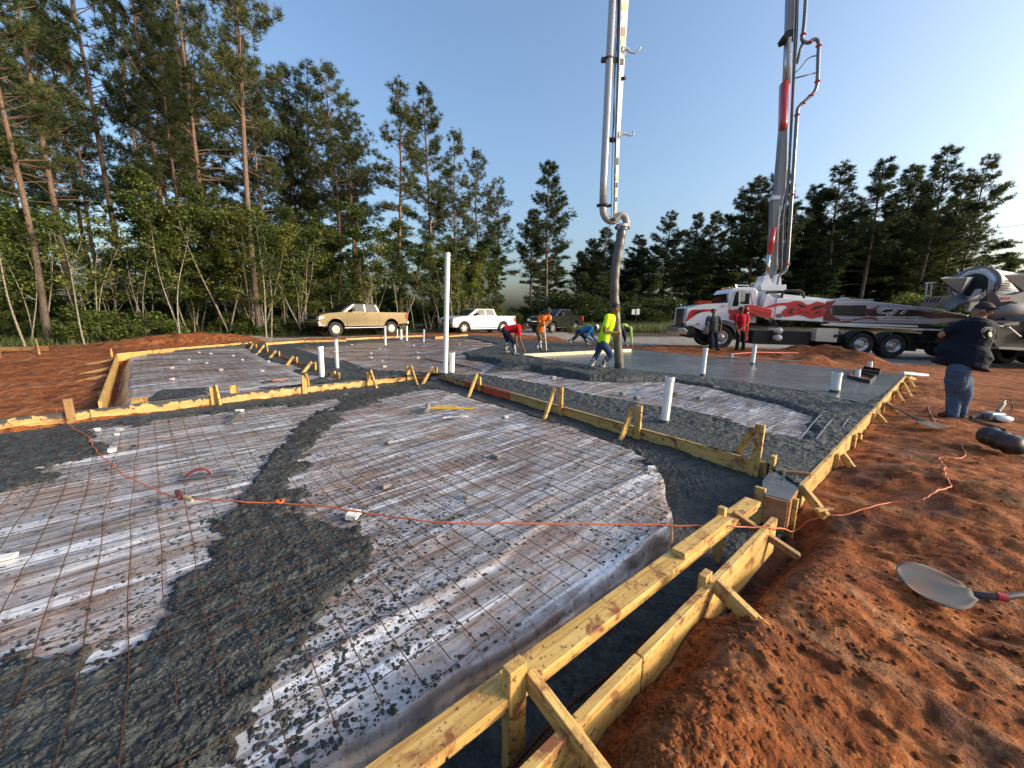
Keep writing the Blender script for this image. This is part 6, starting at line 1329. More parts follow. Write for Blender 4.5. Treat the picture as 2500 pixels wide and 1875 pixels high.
# ---- boom tip hanging with the end hose
TY=P(1510,905,0).y
def tp(x,y,d=0.0): return PD(x,y,TY+d)
T=thing('boom_tip','last boom section hanging down with steel pipe, two hooks and an elbow','boom',tp(1505,540))
def tt(name,pts,r,mat,d=0,n=12,k=0,rs=None):
    q=[tp(x,y,d) for x,y in pts]; q=crm(q,k) if k else q; mb=MB(); mb.tube(q,rs or r,n); return part(T,name,mb,mat,True)
PIPEG=paint('worn_grey_pipe',(0.36,0.38,0.40),0.4,0.45)
mb=MB(); L_e=[(1510,-150),(1507,0),(1506,150),(1501,330),(1497,530)]; R_e=[(1545,-150),(1535,0),(1525,150),(1514,330),(1506,530)]
vs=[];
for (a,b) in zip(L_e,R_e):
    vs+= [tp(a[0],a[1],.0),tp(a[0]+(b[0]-a[0])*.33,a[1],-.10),tp(b[0],b[1],.05),tp(b[0]-3,b[1],.25)]
fs=[]
for i in range(4):
    for k in range(4): fs.append((i*4+k,i*4+(k+1)%4,(i+1)*4+(k+1)%4,(i+1)*4+k))
mb.add(vs,fs+[(0,1,2,3),(16,17,18,19)]); part(T,'beam',mb,PIPEG)
tt('steel_pipe',[(1500,-150),(1496,0),(1488,150),(1481,300),(1474,440),(1472,500)],.088,PIPEG,-.02,14)
tt('elbow',[(1472,498),(1473,520),(1482,535),(1494,540),(1503,536),(1512,526),(1523,528),(1529,540),(1529,556)],.085,PIPEG,-.02,12,4); 
for (x,y,r) in ((1474,502,.135),(1495,538,.12),(1519,556,.14)): 
    mb=MB(); c=tp(x,y,-.02); mb.ball(c,r,10,sc=(1,1,.42)); mb.box((c.x-r*1.25,c.y-.04,c.z-.03),(c.x+r*1.25,c.y+.04,c.z+.03)); part(T,'pipe_clamp',mb,UNDER)
mb=MB(); c=tp(1486,145,0); mb.ball(c,.13,10,sc=(1,1,.4)); mb.box((c.x-.17,c.y-.04,c.z-.05),(c.x+.2,c.y+.05,c.z+.03)); part(T,'pipe_clamp',mb,simple('rusty_clamp',(0.10,0.05,0.035),0.7))
mb=MB(); c=tp(1482,342,0); mb.ball(c,.105,10,sc=(1,1,.2)); mb.box((c.x,c.y-.03,c.z-.03),(c.x+.24,c.y+.05,c.z+.05)); part(T,'pipe_clamp',mb,UNDER)
for pts in ([(1518,123),(1530,119),(1537,127),(1548,129),(1558,124),(1564,114)],[(1509,331),(1520,326),(1529,328),(1538,331),(1546,328),(1545,320)]):
    q=crm([tp(x,y) for x,y in pts],4); mb=MB(); mb.tube(q,[.055-.035*min(1,i/8) for i in range(len(q))],8); mb.ball(tp(*pts[0]),.08,8,sc=(.5,1,1.2)); part(T,'hook',mb,PIPEG,True)
tt('peg',[(1517,193),(1527,190)],.04,UNDER,0,8)
tt('cable',[(1506,-100),(1507,40),(1502,120),(1499,200),(1500,290),(1497,330),(1494,420),(1492,520),(1489,545),(1484,575),(1480,600),(1483,625)],.010,BLK,-.08,5,4); tt('cable',[(1512,-100),(1509,60),(1504,130),(1500,210),(1497,300),(1495,350)],.012,BLK,-.05,5,4)
STK=simple('yellow_sticker',(0.55,0.45,0.15),0.5); rg=random.Random(3)
for (y0,y1,m) in [(3,26,STK),(38,52,WHL),(66,88,simple('rust_sticker',(0.22,0.10,0.06),0.6)),(90,112,STK),(143,160,UNDER),(160,175,WHL),(385,402,UNDER),(408,424,WHL),(430,442,STK),(446,458,UNDER),(462,478,STK),(482,492,UNDER)]:
    def em(y,t): 
        f=lambda E_:(np.interp(y,[-150,0,150,330,530],[e[0] for e in E_])); l=f(L_e);r=f(R_e); return l+(r-l)*t
    def pt(y,t):
        a=tp(em(y,.33),y,-.10); b=tp(em(y,1.0),y,.05); k=(t-.33)/.67; v=a.lerp(b,k); nn=(b-a).cross(Vector((0,0,1))).normalized(); 
        if nn.y>0: nn=-nn
        return v+nn*.006
    mb=MB(); mb.add([pt(y0,.42),pt(y0,.85),pt(y1,.85),pt(y1,.42)],[(0,1,2,3)]); part(T,'sticker',mb,m)
TH=thing('end_hose','thick worn rubber hose hanging to the wet concrete, held by the yellow shirt man','hose',tp(1510,905))
RUB=paint('worn_rubber_hose',(0.055,0.052,0.05),0.6,0.55,0,(0.20,0.17,0.13))
q=crm([tp(1519,552),tp(1516,575),tp(1510,610),tp(1502,660),tp(1500,710),tp(1502,760),tp(1506,810),tp(1511,880),tp(1512,897)],5); mb=MB(); mb.tube(q,[.115+.008*math.sin(i*1.7) for i in range(len(q))],16); part(TH,'hose',mb,RUB,True)
mb=MB(); mb.tube([tp(1511,884),tp(1512,898)],.125,16); part(TH,'collar',mb,BLK2); mb=MB(); mb.tube([tp(1519,548),tp(1518,560)],.145,16); part(TH,'collar',mb,PIPEG)
mb=MB(); mb.tube([tp(1513,897),tp(1514,912)],[.05,.035],8); part(TH,'concrete_stream',mb,CONC)
# ---- mixer trucks
H_=lambda x,y,d:PD(2240+x*.13867,650+y*.13867,d)
MGR=simple('mixer_grey_paint',(0.20,0.205,0.21),0.75,0,0.5,(0.26,0.23,0.19)); MWH=simple('mixer_white_paint',(0.60,0.60,0.60),0.55,0,0.35,(0.30,0.27,0.23)); NAVY=simple('navy_cover',(0.010,0.020,0.055),0.85,0,0.0)
def flatpoly(T,name,pts,d,th,mat,bev=0,pf=None):
    pf=pf or H_; mb=MB(); f=[pf(x,y,d) for x,y in pts]; b=[v+Vector((0,th,0)) for v in f]; n=len(f)
    mb.add(f+b,[tuple(range(n)),tuple(range(2*n-1,n-1,-1))]+[(i,i+n,(i+1)%n+n,(i+1)%n) for i in range(n)]); return part(T,name,mb,mat,bev=bev)
def mixer(label,d,ox,oy,k,full):
    pf=lambda x,y,dd:PD(2240+(x*k+ox)*.13867,650+(y*k+oy)*.13867,dd)
    gr=-.30; base=pf(900,1000,d); T=thing('mixer_truck',label,'mixer truck',(base.x,base.y,gr))
    # hopper funnel: open wedge
    a=[pf(410,205,d-.5),pf(870,195,d-.5),pf(1060,185,d+.7),pf(560,180,d+.9)]; b=[pf(650,450,d),pf(745,480,d-.1),pf(800,440,d+.3),pf(700,430,d+.4)]
    mb=MB(); mb.add(a+b,[(0,1,5,4),(1,2,6,5),(2,3,7,6),(3,0,4,7)]); o=part(T,'hopper',mb,MGR); m=o.modifiers.new('thick','SOLIDIFY'); m.thickness=.03
    # drum
    c0=pf(960,330,d+.3); c1=pf(2150,620,d+2.2); ax=(c1-c0).normalized(); u=ax.cross(Vector((0,0,1))).normalized(); v=u.cross(ax); L=(c1-c0).length
    fn=lambda x,y,h:c0+ax*h+u*x+v*y
    mb=MB(); mb.lathe([(.02,.12),(.46,.10),(.48,0),(.60,0),(.66,.1),(.78,.6),(.9,L*.5),(.9,L*.72),(.75,L*.93),(.3,L)],fn,32); part(T,'drum',mb,MWH,True)
    mb=MB(); mb.lathe([(.69,.10),(.80,.10),(.80,.22),(.71,.22)],fn,32); part(T,'drum_ring',mb,MGR)
    mb=MB(); mb.lathe([(.001,-.02),(.46,-.02),(.47,.02)],fn,20); part(T,'mouth_shade_disc',mb,UNDER)  # black disc in place of the shade inside the drum
    # column posts
    for dd in (-.1,.9): flatpoly(T,'column',[(880,800),(960,560),(1070,400),(1140,400),(1100,600),(980,810)],d+dd,.12,MWH,.01,pf)
    # chute
    a=pf(1060,460,d+.1); b=pf(520,700,d-.2); e=(b-a); L2=e.length; e.normalize(); s_=e.cross(Vector((0,0,1))).normalized(); up=s_.cross(e); mb=MB(); vs=[];n=8
    for t in (0,.5,1):
        for i in range(n+1):
            q=math.pi*i/n; r=.36-.08*t; vs.append(a+e*L2*t+s_*math.cos(q)*r*1.1-up*math.sin(q)*r+Vector((0,0,.1)))
    if up.z<0: vs=[Vector((p.x,p.y,p.z)) for p in vs]
    mb.add(vs,[(j*(n+1)+i,j*(n+1)+i+1,(j+1)*(n+1)+i+1,(j+1)*(n+1)+i) for j in range(2) for i in range(n)]); o=part(T,'chute',mb,MGR,True); m=o.modifiers.new('thick','SOLIDIFY'); m.thickness=.02
    # ladder
    mb=MB(); 
    for dx in (0,140): 
        q=crm([pf(1210+dx,620,d-.4),pf(1225+dx,450,d-.4),pf(1240+dx*1.0,300,d-.4),pf(1300+dx,255,d-.2),pf(1500+dx,240,d+.2)],4); mb.tube(q,.025,6)
    for y in (330,400,470,540,600): mb.tube([pf(1230,y,d-.4),pf(1365,y,d-.4)],.018,5)
    part(T,'ladder',mb,UNDER)
    # chassis + wheels
    zt=pf(900,820,d).z; x0=pf(900,0,d).x; x1=x0+7.5
    mb=MB(); mb.box((x0+.3,d+.2,.55),(x1,d+1.6,.95)); mb.box((x0+.1,d-.1,.85),(x0+1.4,d+1.7,1.15)); mb.box((x0+.9,d,.35),(x0+2.2,d+.4,.9)); part(T,'chassis',mb,UNDER)
    rg=random.Random(int(d)); mb=MB()
    for i in range(14):
        x=x0+rg.uniform(0,1.8); z=rg.uniform(.4,1.7); a=rg.uniform(.05,.25); y=d+rg.uniform(-.2,1.0); mb.box((x-a,y,z-a*.6),(x+a,y+.3,z+a*.5))
    for i in range(6): mb.tube([(x0+rg.uniform(-.2,1.6),d-.1,rg.uniform(.5,1.8)),(x0+rg.uniform(.2,1.8),d,rg.uniform(.5,1.8))],.03,6)
    part(T,'rear_machinery',mb,MGR)
    F=Fr(Vector((x0+1.4,d,gr)),Vector((x0+3,d,gr)))
    for s in (0,1.35): 
        wheel(T,F,s,0,.52,.52,.55,-1,truck=True); wheel(T,F,s,2.0,.52,.52,.55,1,truck=True)
    mb=MB(); mb.box((x0+.55,d,.1),(x0+.58,d+.6,.85)); part(T,'mud_flap',mb,UNDER)
    mb=MB(); mb.box((x0+5.2,d-.1,.6),(x0+7.2,d+2.1,2.6)); part(T,'cab',mb,MWH,bev=.1)
    for q in ((0,.0),(0,.4)):
        mb=MB(); mb.ball((x0+.5+q[1],d-.14,1.0),.06,8); part(T,'tail_light',mb,REDL)
    return T,pf
M1,pf1=mixer('mixer truck with white drum and grey hopper parked at the pump hopper',16.8,0,0,1.0,True)
for (pts,dd) in [([(140,300),(330,290)],0)]:
    mb=MB(); 
    for x in (160,245): mb.tube([H_(x+10,300,17.4),H_(x-15,540,17.4)],.03,6)
    mb.tube([H_(140,298,17.4),H_(330,288,17.4)],.03,6); part(M1,'handrail',mb,MWH)
o=flatpoly(M1,'splash_cover',[(20,700),(170,540),(620,512),(400,740)],16.4,.04,NAVY,0)
for k in range(5): flatpoly(M1,'cover_rib',[(170+k*65,545),(185+k*65,545),(130+k*65,625),(112+k*65,625)],16.37,.03,BLK)
M2,pf2=mixer('second mixer truck at the right edge, its hopper and dark rear behind the big man',14.2,915,-157,1.5,False)
flatpoly(M2,'light_bar',[(1370,480),(1500,520),(1700,500),(1900,440),(1900,700),(1640,620),(1460,640)],13.9,.3,MGR,.03)
for k in range(3): flatpoly(M2,'tail_lamp',[(1500+k*55,545),(1540+k*55,542),(1540+k*55,575),(1500+k*55,578)],13.88,.02,REDL)
mb=MB(); mb.tube([H_(1280,830,13.9),H_(1580,770,13.8),H_(1950,740,13.7)],[.16,.19,.21],12); part(M2,'folded_chute',mb,MGR,True)
flatpoly(M2,'rear_frame',[(1290,900),(1420,930),(1500,900),(1900,850),(1900,1500),(1420,1470),(1300,1300)],14.3,.5,UNDER,.02)
flatpoly(M2,'control_box',[(1500,960),(1800,950),(1790,1040),(1510,1050)],14.1,.2,MGR,.02); flatpoly(M2,'step_plate',[(1430,1420),(1900,1440),(1900,1480),(1430,1460)],14.1,.3,MGR,.01)
for a_,b_2 in (((1600,1070),(1810,1240)),((1300,970),(1480,985)),((1330,1030),(1500,1060)),((1760,600),(1520,720))):
    mb=MB(); mb.tube([H_(*a_,14.0),H_(*b_2,14.0)],.03,6); part(M2,'strut',mb,MWH if a_[0]!=1300 else MGR)
mb=MB(); 
for i in range(6): mb.tube([H_(1400+i*30,430,14.3),H_(1560+i*22,240,14.3)],.012,4)
for i in range(5): mb.tube([H_(1390+i*30,420-i*42,14.3),H_(1640,430-i*40,14.3)],.012,4)
part(M2,'wire_guard',mb,UNDER)
# glimpses of a house and a camper behind the black pickup
T=thing('white_shed','white shed and clutter glimpsed through the trees behind the black pickup','shed',PD(1395,775,66)); SH=simple('white_siding',(0.55,0.56,0.56),0.7)
mb=MB(); a=PD(1370,775,66); b=PD(1400,728,66); mb.box((a.x,a.y,a.z),(b.x,a.y+3,b.z)); part(T,'wall',mb,SH); mb=MB(); a=PD(1403,745,65); b=PD(1416,728,65); mb.box((a.x,a.y,a.z),(b.x,a.y+2,b.z)); part(T,'wall',mb,SH)
T=thing('white_camper','white camper glimpsed through trees right of the hose','camper',PD(1477,750,64)); mb=MB(); a=PD(1466,752,64); b=PD(1488,733,64); mb.box((a.x,a.y,a.z-1),(b.x,a.y+3,b.z)); part(T,'body',mb,SH,bev=.15); mb=MB(); a=PD(1468,745,63.9); b=PD(1478,738,63.9); mb.box((a.x,a.y-.03,a.z),(b.x,a.y+.2,b.z)); part(T,'window',mb,GLASS)
# ------------------------------------------------------------------ people
def cloth(name,col,sc=9,st=0.5,dirt=0.0,dc=(0.2,0.15,0.1)):
    q=N(name); co=q.coord('Object',scale=(1,1,1.9)); n=q.noise(co,sc,4,0.6,1.5); n2=q.noise(co,2.2,3,0.6,0.8); c=q.mix(q.ramp(n,[(0.3,0.35),(0.6,0.0)]),col,tuple(x*0.55 for x in col))
    if dirt: c=q.mix(q.ramp(q.noise(q.coord('Object'),11,5,0.7),[(0.44,0.0),(0.54,dirt)]),c,dc)
    return q.out(c,0.85,q.bump(q.math('ADD',n,q.math('MULTIPLY',n2,1.5)),st,0.03),spec=0.2)
SKIN=cloth('brown_skin',(0.20,0.095,0.055),14,0.15); SKIN2=cloth('tanned_skin',(0.36,0.19,0.12),14,0.15); HAIR=simple('black_hair',(0.012,0.010,0.010),0.6)
JEAN=cloth('blue_jeans',(0.035,0.065,0.13),13,0.9); DJEAN=cloth('dark_jeans',(0.012,0.018,0.038),13,0.7); BKP2=cloth('black_trousers',(0.010,0.010,0.012),12,0.6); OLIVE=cloth('olive_trousers',(0.055,0.048,0.032),12,0.6,0.5)
HIVIS=cloth('yellow_hi_vis_cloth',(0.55,0.88,0.02),7,0.7); ORSH=cloth('orange_cloth',(0.90,0.20,0.015),8,0.7); RDSH=cloth('red_cloth',(0.55,0.012,0.018),8,0.7); BLSH=cloth('blue_cloth',(0.015,0.14,0.30),8,0.7); GRSH=cloth('pale_green_cloth',(0.30,0.50,0.12),8,0.7); DGSH=cloth('dark_grey_cloth',(0.050,0.060,0.058),8,0.7); NVSH=cloth('navy_cloth',(0.008,0.011,0.022),5,0.5); MRSH=cloth('dark_red_cloth',(0.36,0.008,0.018),8,0.6)
WBOOT=cloth('white_rubber_boots',(0.56,0.54,0.48),6,0.3,1.0,(0.06,0.062,0.06)); DBOOT=cloth('brown_boots',(0.07,0.04,0.025),6,0.3)
def fuse(mb,vox,mat,name,T,sm=6,disp=None,label=None):
    me=mb.mesh(name,mat); tmp=link(bpy.data.objects.new('tmp',me)); m=tmp.modifiers.new('r','REMESH'); m.mode='VOXEL'; m.voxel_size=vox; m.use_smooth_shade=True
    s=tmp.modifiers.new('s','SMOOTH'); s.factor=0.5; s.iterations=sm
    bpy.context.view_layer.update(); dg=bpy.context.evaluated_depsgraph_get(); me2=bpy.data.meshes.new_from_object(tmp.evaluated_get(dg)); bpy.data.objects.remove(tmp)
    L=Vector(T.location); n=len(me2.vertices); a=np.empty(n*3,np.float32); me2.vertices.foreach_get('co',a); a=a.reshape(-1,3)
    if disp:
        nn=np.empty(n*3,np.float32); me2.vertices.foreach_get('normal',nn); nn=nn.reshape(-1,3); a=a+nn*disp(a)[:,None]
    a-=np.array(L)[None]; me2.vertices.foreach_set('co',a.astype(np.float32).ravel()); me2.name=name
    me2.polygons.foreach_set('use_smooth',np.ones(len(me2.polygons),bool)); me2.materials.clear(); me2.materials.append(mat)
    o=link(bpy.data.objects.new(name,me2)); o.parent=T
    if label: o['label']=label
    return o
def rings(mb,spec,n=16):
    """spec: list of (centre, side vec, front vec) -> closed lofted body"""
    vs=[]
    for c,a,b in spec:
        for k in range(n):
            q=2*math.pi*k/n; vs.append(c+a*math.cos(q)+b*math.sin(q))
    m=len(spec); fs=[(i*n+k,i*n+(k+1)%n,(i+1)*n+(k+1)%n,(i+1)*n+k) for i in range(m-1) for k in range(n)]+[tuple(range(n-1,-1,-1)),tuple((m-1)*n+k for k in range(n))]
    mb.add(vs,fs)
def limb(mb,pts,rs,n=12):
    q=crm([Vector(p) for p in pts],4); t=[i/(len(q)-1)*(len(rs)-1) for i in range(len(q))]; r=[np.interp(x,range(len(rs)),rs) for x in t]; mb.tube(q,r,n); mb.ball(q[0],r[0],n); mb.ball(q[-1],r[-1],n)
def hand(mb,w,dirv,side,grip=0.5,k=1.0):
    d=dirv.normalized(); s=(side-d*side.dot(d)).normalized(); nrm=d.cross(s)
    mb.tube([w,w+d*.045*k,w+d*.09*k],[.026*k,.036*k,.034*k],8)
    for i,(o,l) in enumerate(((-.030,.070),(-.011,.078),(.010,.074),(.029,.058))):
        b=w+d*.085*k+s*o*k; m=b+(d*math.cos(grip)+nrm*math.sin(grip)).normalized()*l*.5*k; e=m+(d*math.cos(grip*2.2)+nrm*math.sin(grip*2.2)).normalized()*l*.5*k
        mb.tube([b,m,e],[.0105*k,.0095*k,.008*k],6)
    b=w+d*.03*k-s*.028*k; mb.tube([b,b-s*.03*k+d*.025*k+nrm*.01,b-s*.035*k+d*.06*k+nrm*.025],[.013*k,.012*k,.009*k],6)
def person(label,J,side,front,shirt,trous,boot,skin=SKIN,hat=None,hatmat=None,big=1.0,sleeve=.55,boots_h=.32,vox=.014,face=None,hairlen=1.0,belly=0.0,longhem=.0,k=1.0):
    """J: joints in world space. side: unit vector to the figure's left shoulder; front: chest direction"""
    T=thing('person',label,'person',Vector(((J['fl']+J['fr'])/2)[:]))
    nk,pl=J['neck'],J['pelvis']; sp=(nk-pl); up=sp.normalized(); side=(side-up*side.dot(up)).normalized(); fr=(front-up*front.dot(up)-side*front.dot(side)).normalized()
    sl=J.get('sl',nk+side*.18*k-up*.05); sr=J.get('sr',nk-side*.18*k-up*.05); hb=.095*(1+(big-1)*.5)*k; hz=.04 if big<1.3 else .15; hl=pl+side*hb-up*hz; hr=pl-side*hb-up*hz
    hd=J['head']; hu=(hd-nk).normalized()*0.55+Vector((0,0,1))*.45 if 'hup' not in J else J['hup']; hu.normalize(); ff=face or fr; ff=(ff-hu*ff.dot(hu)).normalized(); hs=hu.cross(ff)
    def torso(mb,g,lo=-.06,hem=0.0):
        W=.155*big*k; D=.105*big*k*(1.12 if g else 1)
        L=sp.length
        spec=[(pl+up*lo,side*(W*.98+g),fr*(D*1.1+g)),(pl+up*L*.12+fr*belly*.3,side*(W*.98+g),fr*(D*1.1+g+belly*.5)),(pl+up*L*.35+fr*belly*.45,side*(W*.93+g),fr*(D*1.02+g+belly*.8)),(pl+up*L*.62+fr*.01,side*(W*1.06+g),fr*(D*1.12+g+belly*.3)),
              (pl+up*L*.85,side*(W*1.08+g),fr*(D*1.0+g)),(pl+up*L*.96,side*(W*.75+g),fr*(D*.72+g)),(nk+up*.01,side*(.062*k+g*.5),fr*(.062*k+g*.5))]
        if hem: spec.insert(0,(pl+up*(lo-hem)+fr*belly*.1,side*(W*.98+g),fr*(D*1.16+g+belly*.4)))
        if hem: spec=[(c_,a_*(1.03 if i_<3 else 1),b_*(1.36 if i_<3 else 1)) for i_,(c_,a_,b_) in enumerate(spec)]
        rings(mb,spec)
    # body: one continuous fused surface
    mb=MB(); torso(mb,0.0)
    mb.tube([nk-up*.05,nk.lerp(hd,.55)],[.062*k,.056*k],12)
    mb.ball(hd+hu*.015,.098*k,16,sc=(1,1,1)); mb.ball(hd+hu*.03-ff*.018,.098*k,16); mb.ball(hd-hu*.045+ff*.030,.068*k,14); mb.ball(hd-hu*.085+ff*.052,.032*k,10)
    mb.ball(hd-hu*.012+ff*.102,.019*k,8); mb.tube([hd+hu*.02+ff*.09,hd-hu*.02+ff*.108],[.010,.015],6)
    for s in (1,-1): mb.ball(hd+hs*.096*s-hu*.005-ff*.012,.026*k,8)
    mb.tube([hd+hu*.03+ff*.092+hs*.035,hd+hu*.033+ff*.096,hd+hu*.03+ff*.092-hs*.035],.012,6); mb.tube([hd-hu*.053+ff*.088+hs*.022,hd-hu*.053+ff*.096,hd-hu*.053+ff*.088-hs*.022],.009,6)
    ar=[.055*big*k,.045*big*k,.040*k,.034*k,.026*k]
    for S_,E_,H_2,sd in ((sl,J['el'],J['hl'],1),(sr,J['er'],J['hr'],-1)):
        limb(mb,[S_,S_.lerp(E_,.5),E_,E_.lerp(H_2,.5),H_2],ar); hand(mb,H_2,(H_2-E_),J.get('hside',side*sd),J.get('grip',.5),k)
    lr=[.080*k,.068*k,.052*k,.050*k,.036*k]
    for S_,K_,F_ in ((hl,J['kl'],J['fl']),(hr,J['kr'],J['fr'])): limb(mb,[S_,S_.lerp(K_,.5),K_,K_.lerp(F_,.4),F_+Vector((0,0,.07))],lr); 
    fuse(mb,min(vox,.011),skin,'body',T,2)
    # shirt
    mb=MB(); torso(mb,.018,-.05,longhem)
    for S_,E_ in ((sl,J['el']),(sr,J['er'])): 
        e=S_.lerp(E_,sleeve) if sleeve<=1 else E_
        pts=[nk.lerp(S_,.55)-up*.02,S_,S_.lerp(e,.5),e]; limb(mb,pts,[.07*big*k,.078*big*k,.070*big*k,.066*big*k])
    if sleeve>1:
        for E_,H_2 in ((J['el'],J['hl']),(J['er'],J['hr'])): limb(mb,[E_,E_.lerp(H_2,.9)],[.052*k,.042*k])
    wr=lambda a:0.007*fbm(a[:,0]*9+a[:,1]*7,a[:,2]*16,3,7)+.004*fbm(a[:,0]*25,a[:,2]*30+a[:,1]*20,2,9)
    fuse(mb,vox,shirt,'shirt',T,4,wr)
    # trousers
    mb=MB(); W=.158*big*k; bl=1+(big-1)*.45; rings(mb,[(pl-up*.10,side*W*.88,fr*.108*big*k),(pl,side*W*.94,fr*.110*big*k)])
    for S_,K_,F_ in ((hl,J['kl'],J['fl']),(hr,J['kr'],J['fr'])):
        e=K_.lerp(F_,1.0 if boots_h<=0.05 else max(.35,1-boots_h*2.3)); 
        if boots_h<=.05: e=F_+Vector((0,0,.045))
        limb(mb,[S_,S_.lerp(K_,.5),K_,K_.lerp(e,.5),e],[(.104 if big<1.3 else .108)*bl*k,(.096 if big<1.3 else .118)*bl*k,(.076 if big<1.3 else .088)*bl*k,.074*bl*k,.068*bl*k])
    fuse(mb,vox,trous,'trousers',T,3,lambda a:0.008*fbm(a[:,0]*7+a[:,1]*5,a[:,2]*14,3,17)+.005*fbm(a[:,0]*18+a[:,1]*9,a[:,2]*34,2,19))
    # boots
    for nm,K_,F_ in (('boot',J['kl'],J['fl']),('boot',J['kr'],J['fr'])):
        mb=MB(); a=F_+Vector((0,0,.07)); td=J.get('toe',ff*1.0); td=Vector((td.x,td.y,0)).normalized()
        if boots_h>.05: t=a+(K_-a).normalized()*boots_h; mb.tube([a-Vector((0,0,.02)),a.lerp(t,.5),t],[.055*k,.062*k,.075*k],12)
        else: mb.tube([a-Vector((0,0,.02)),a+Vector((0,0,.04))],[.05*k,.05*k],10)
        mb.ball(a-Vector((0,0,.03))-td*.01,.052*k,10,sc=(1,1,.9)); mb.tube([F_+Vector((0,0,.04))-td*.04,F_+Vector((0,0,.045))+td*.08,F_+Vector((0,0,.032))+td*.17],[.045*k,.047*k,.030*k],10)
        fuse(mb,.012,boot,nm,T,2)
    # hair / hat
    mb=MB(); n=14; vs=[];
    def shell(r0,lo,mb,off=0,sc=1.0):
        for i in range(7):
            th=lo*i/6
            for q in range(n):
                ph=2*math.pi*q/n; back=(1-math.cos(ph))*.5; t=th*(1+0.35*back*(hairlen)); vs.append(hd+hu*.022-ff*.010+(hu*math.cos(t)*1.05+(ff*math.cos(ph)+hs*math.sin(ph))*math.sin(t))*r0)
        mb.add(vs,[(i*n+q,i*n+(q+1)%n,(i+1)*n+(q+1)%n,(i+1)*n+q) for i in range(6) for q in range(n)])
    shell(.110*k if not hat else .116*k,1.25,mb); o=part(T,'hair' if not hat else hat,mb,hatmat or HAIR,True); m=o.modifiers.new('thick','SOLIDIFY'); m.thickness=.012
    if hat=='cap':
        bd=J.get('brim',ff); mb=MB(); vs=[];c=hd+hu*.055
        for i in range(9):
            a=R(-55+110*i/8); d=bd*math.cos(a)+hu.cross(bd)*math.sin(a); vs+=[c+d*.100*k,c+d*(.100+.075*math.cos(a*1.3))*k-hu*.012]
        mb.add(vs,[(2*i,2*i+1,2*i+3,2*i+2) for i in range(8)]); o=part(T,'cap_brim',mb,hatmat,True); m=o.modifiers.new('thick','SOLIDIFY'); m.thickness=.006
        mb=MB(); vs=[]; shell(.107*k,1.5,mb); o=part(T,'hair',mb,HAIR,True)
    else:
        pass
    mb=MB()
    for s in (1,-1): mb.ball(hd+hu*.018+ff*.094+hs*.036*s,.011*k,8)
    part(T,'eyes',mb,HAIR)
    return T
XX=Vector((1,0,0)); YY=Vector((0,1,0)); ZZ=Vector((0,0,1))
def joints(d,**kw): return {n:PD(v[0],v[1],d+(v[2] if len(v)>2 else 0)) for n,v in kw.items()}
def Zm(x,y): return 1180+x*.1718,720+y*.1718
# yellow shirt man with the hose
d=TY-.27
J=joints(d,head=(1503,754,-.08),neck=(1493,767,-.02),pelvis=(1472,833,.05),el=(1492,800,.30),hl=(1508,811,.40),er=(1476,808,-.22),hr=(1502,812,-.12),kl=(1459,862,.12),fl=(1441,900,.15),kr=(1491,866,-.10),fr=(1466,900,-.05))
J['sr']=PD(1483,775,d-.17); J['sl']=PD(1490,775,d+.2); J['hup']=Vector((.25,0,1)); J['grip']=.8; J['hside']=ZZ; J['toe']=Vector((1,0,0))
person('man in bright yellow shirt and white boots walking and steering the hanging hose',J,YY,Vector((1,0,-.2)),HIVIS,JEAN,WBOOT,face=Vector((1,-.1,-.35)),sleeve=.62,boots_h=.28)
# red shirt man bending at the screed
d=13.0
J=joints(d,head=(1281,797,.0),neck=(1272,799,.0),pelvis=(1234,806,.05),el=(1259,824,.2),hl=(1261,838,.2),er=(1269,827,-.18),hr=(1279,853,-.1),kl=(1240,832,.15),fl=(1233,862,.15),kr=(1253,834,-.12),fr=(1257,868,-.1))
J['sr']=PD(1266,803,d-.17); J['sl']=PD(1264,801,d+.18); J['hup']=Vector((.75,0,.35)); J['toe']=Vector((1,-.1,0))
person('man in red shirt and dark trousers holding the left end of the screed board',J,YY,Vector((.2,0,-1)),RDSH,DJEAN,WBOOT,face=Vector((.5,-.15,-.8)),boots_h=.30)
# orange shirt man with rake
d=15.2
J=joints(d,head=(1338,760,-.15),neck=(1331,769,-.05),pelvis=(1319,806,.1),el=(1342,786,-.22),hl=(1332,791,-.36),er=(1318,793,-.15),hr=(1327,796,-.33),kl=(1325,826,.0),fl=(1309,850,.15),kr=(1318,826,-.1),fr=(1319,855,-.1))
J['sl']=PD(1342,773,d-.05); J['sr']=PD(1317,774,d); J['hup']=Vector((.2,-.35,1)); J['grip']=.8; J['toe']=Vector((.4,-1,0))
person('man in orange shirt and grey cap pushing concrete with a long rake',J,XX,Vector((.2,-1,-.2)),ORSH,OLIVE,WBOOT,hat='cap',hatmat=cloth('grey_cap_cloth',(0.045,0.043,0.038)),face=Vector((.25,-1,-.6)),boots_h=.30)
T=thing('rake','concrete rake with long pale handle and dark blade held by the orange shirt man','rake',PD(1335,864,14.3)); mb=MB(); mb.tube([PD(1328,786,14.85),PD(1335,862,14.3)],.018,8); part(T,'handle',mb,bpy.data.materials['pale_board']); mb=MB(); a=PD(1317,867,14.2);b=PD(1355,866,14.1); a.z=b.z=.05; mb.box((a.x,a.y-.02,0.005),(b.x,a.y+.02,.11)); part(T,'blade',mb,DK)
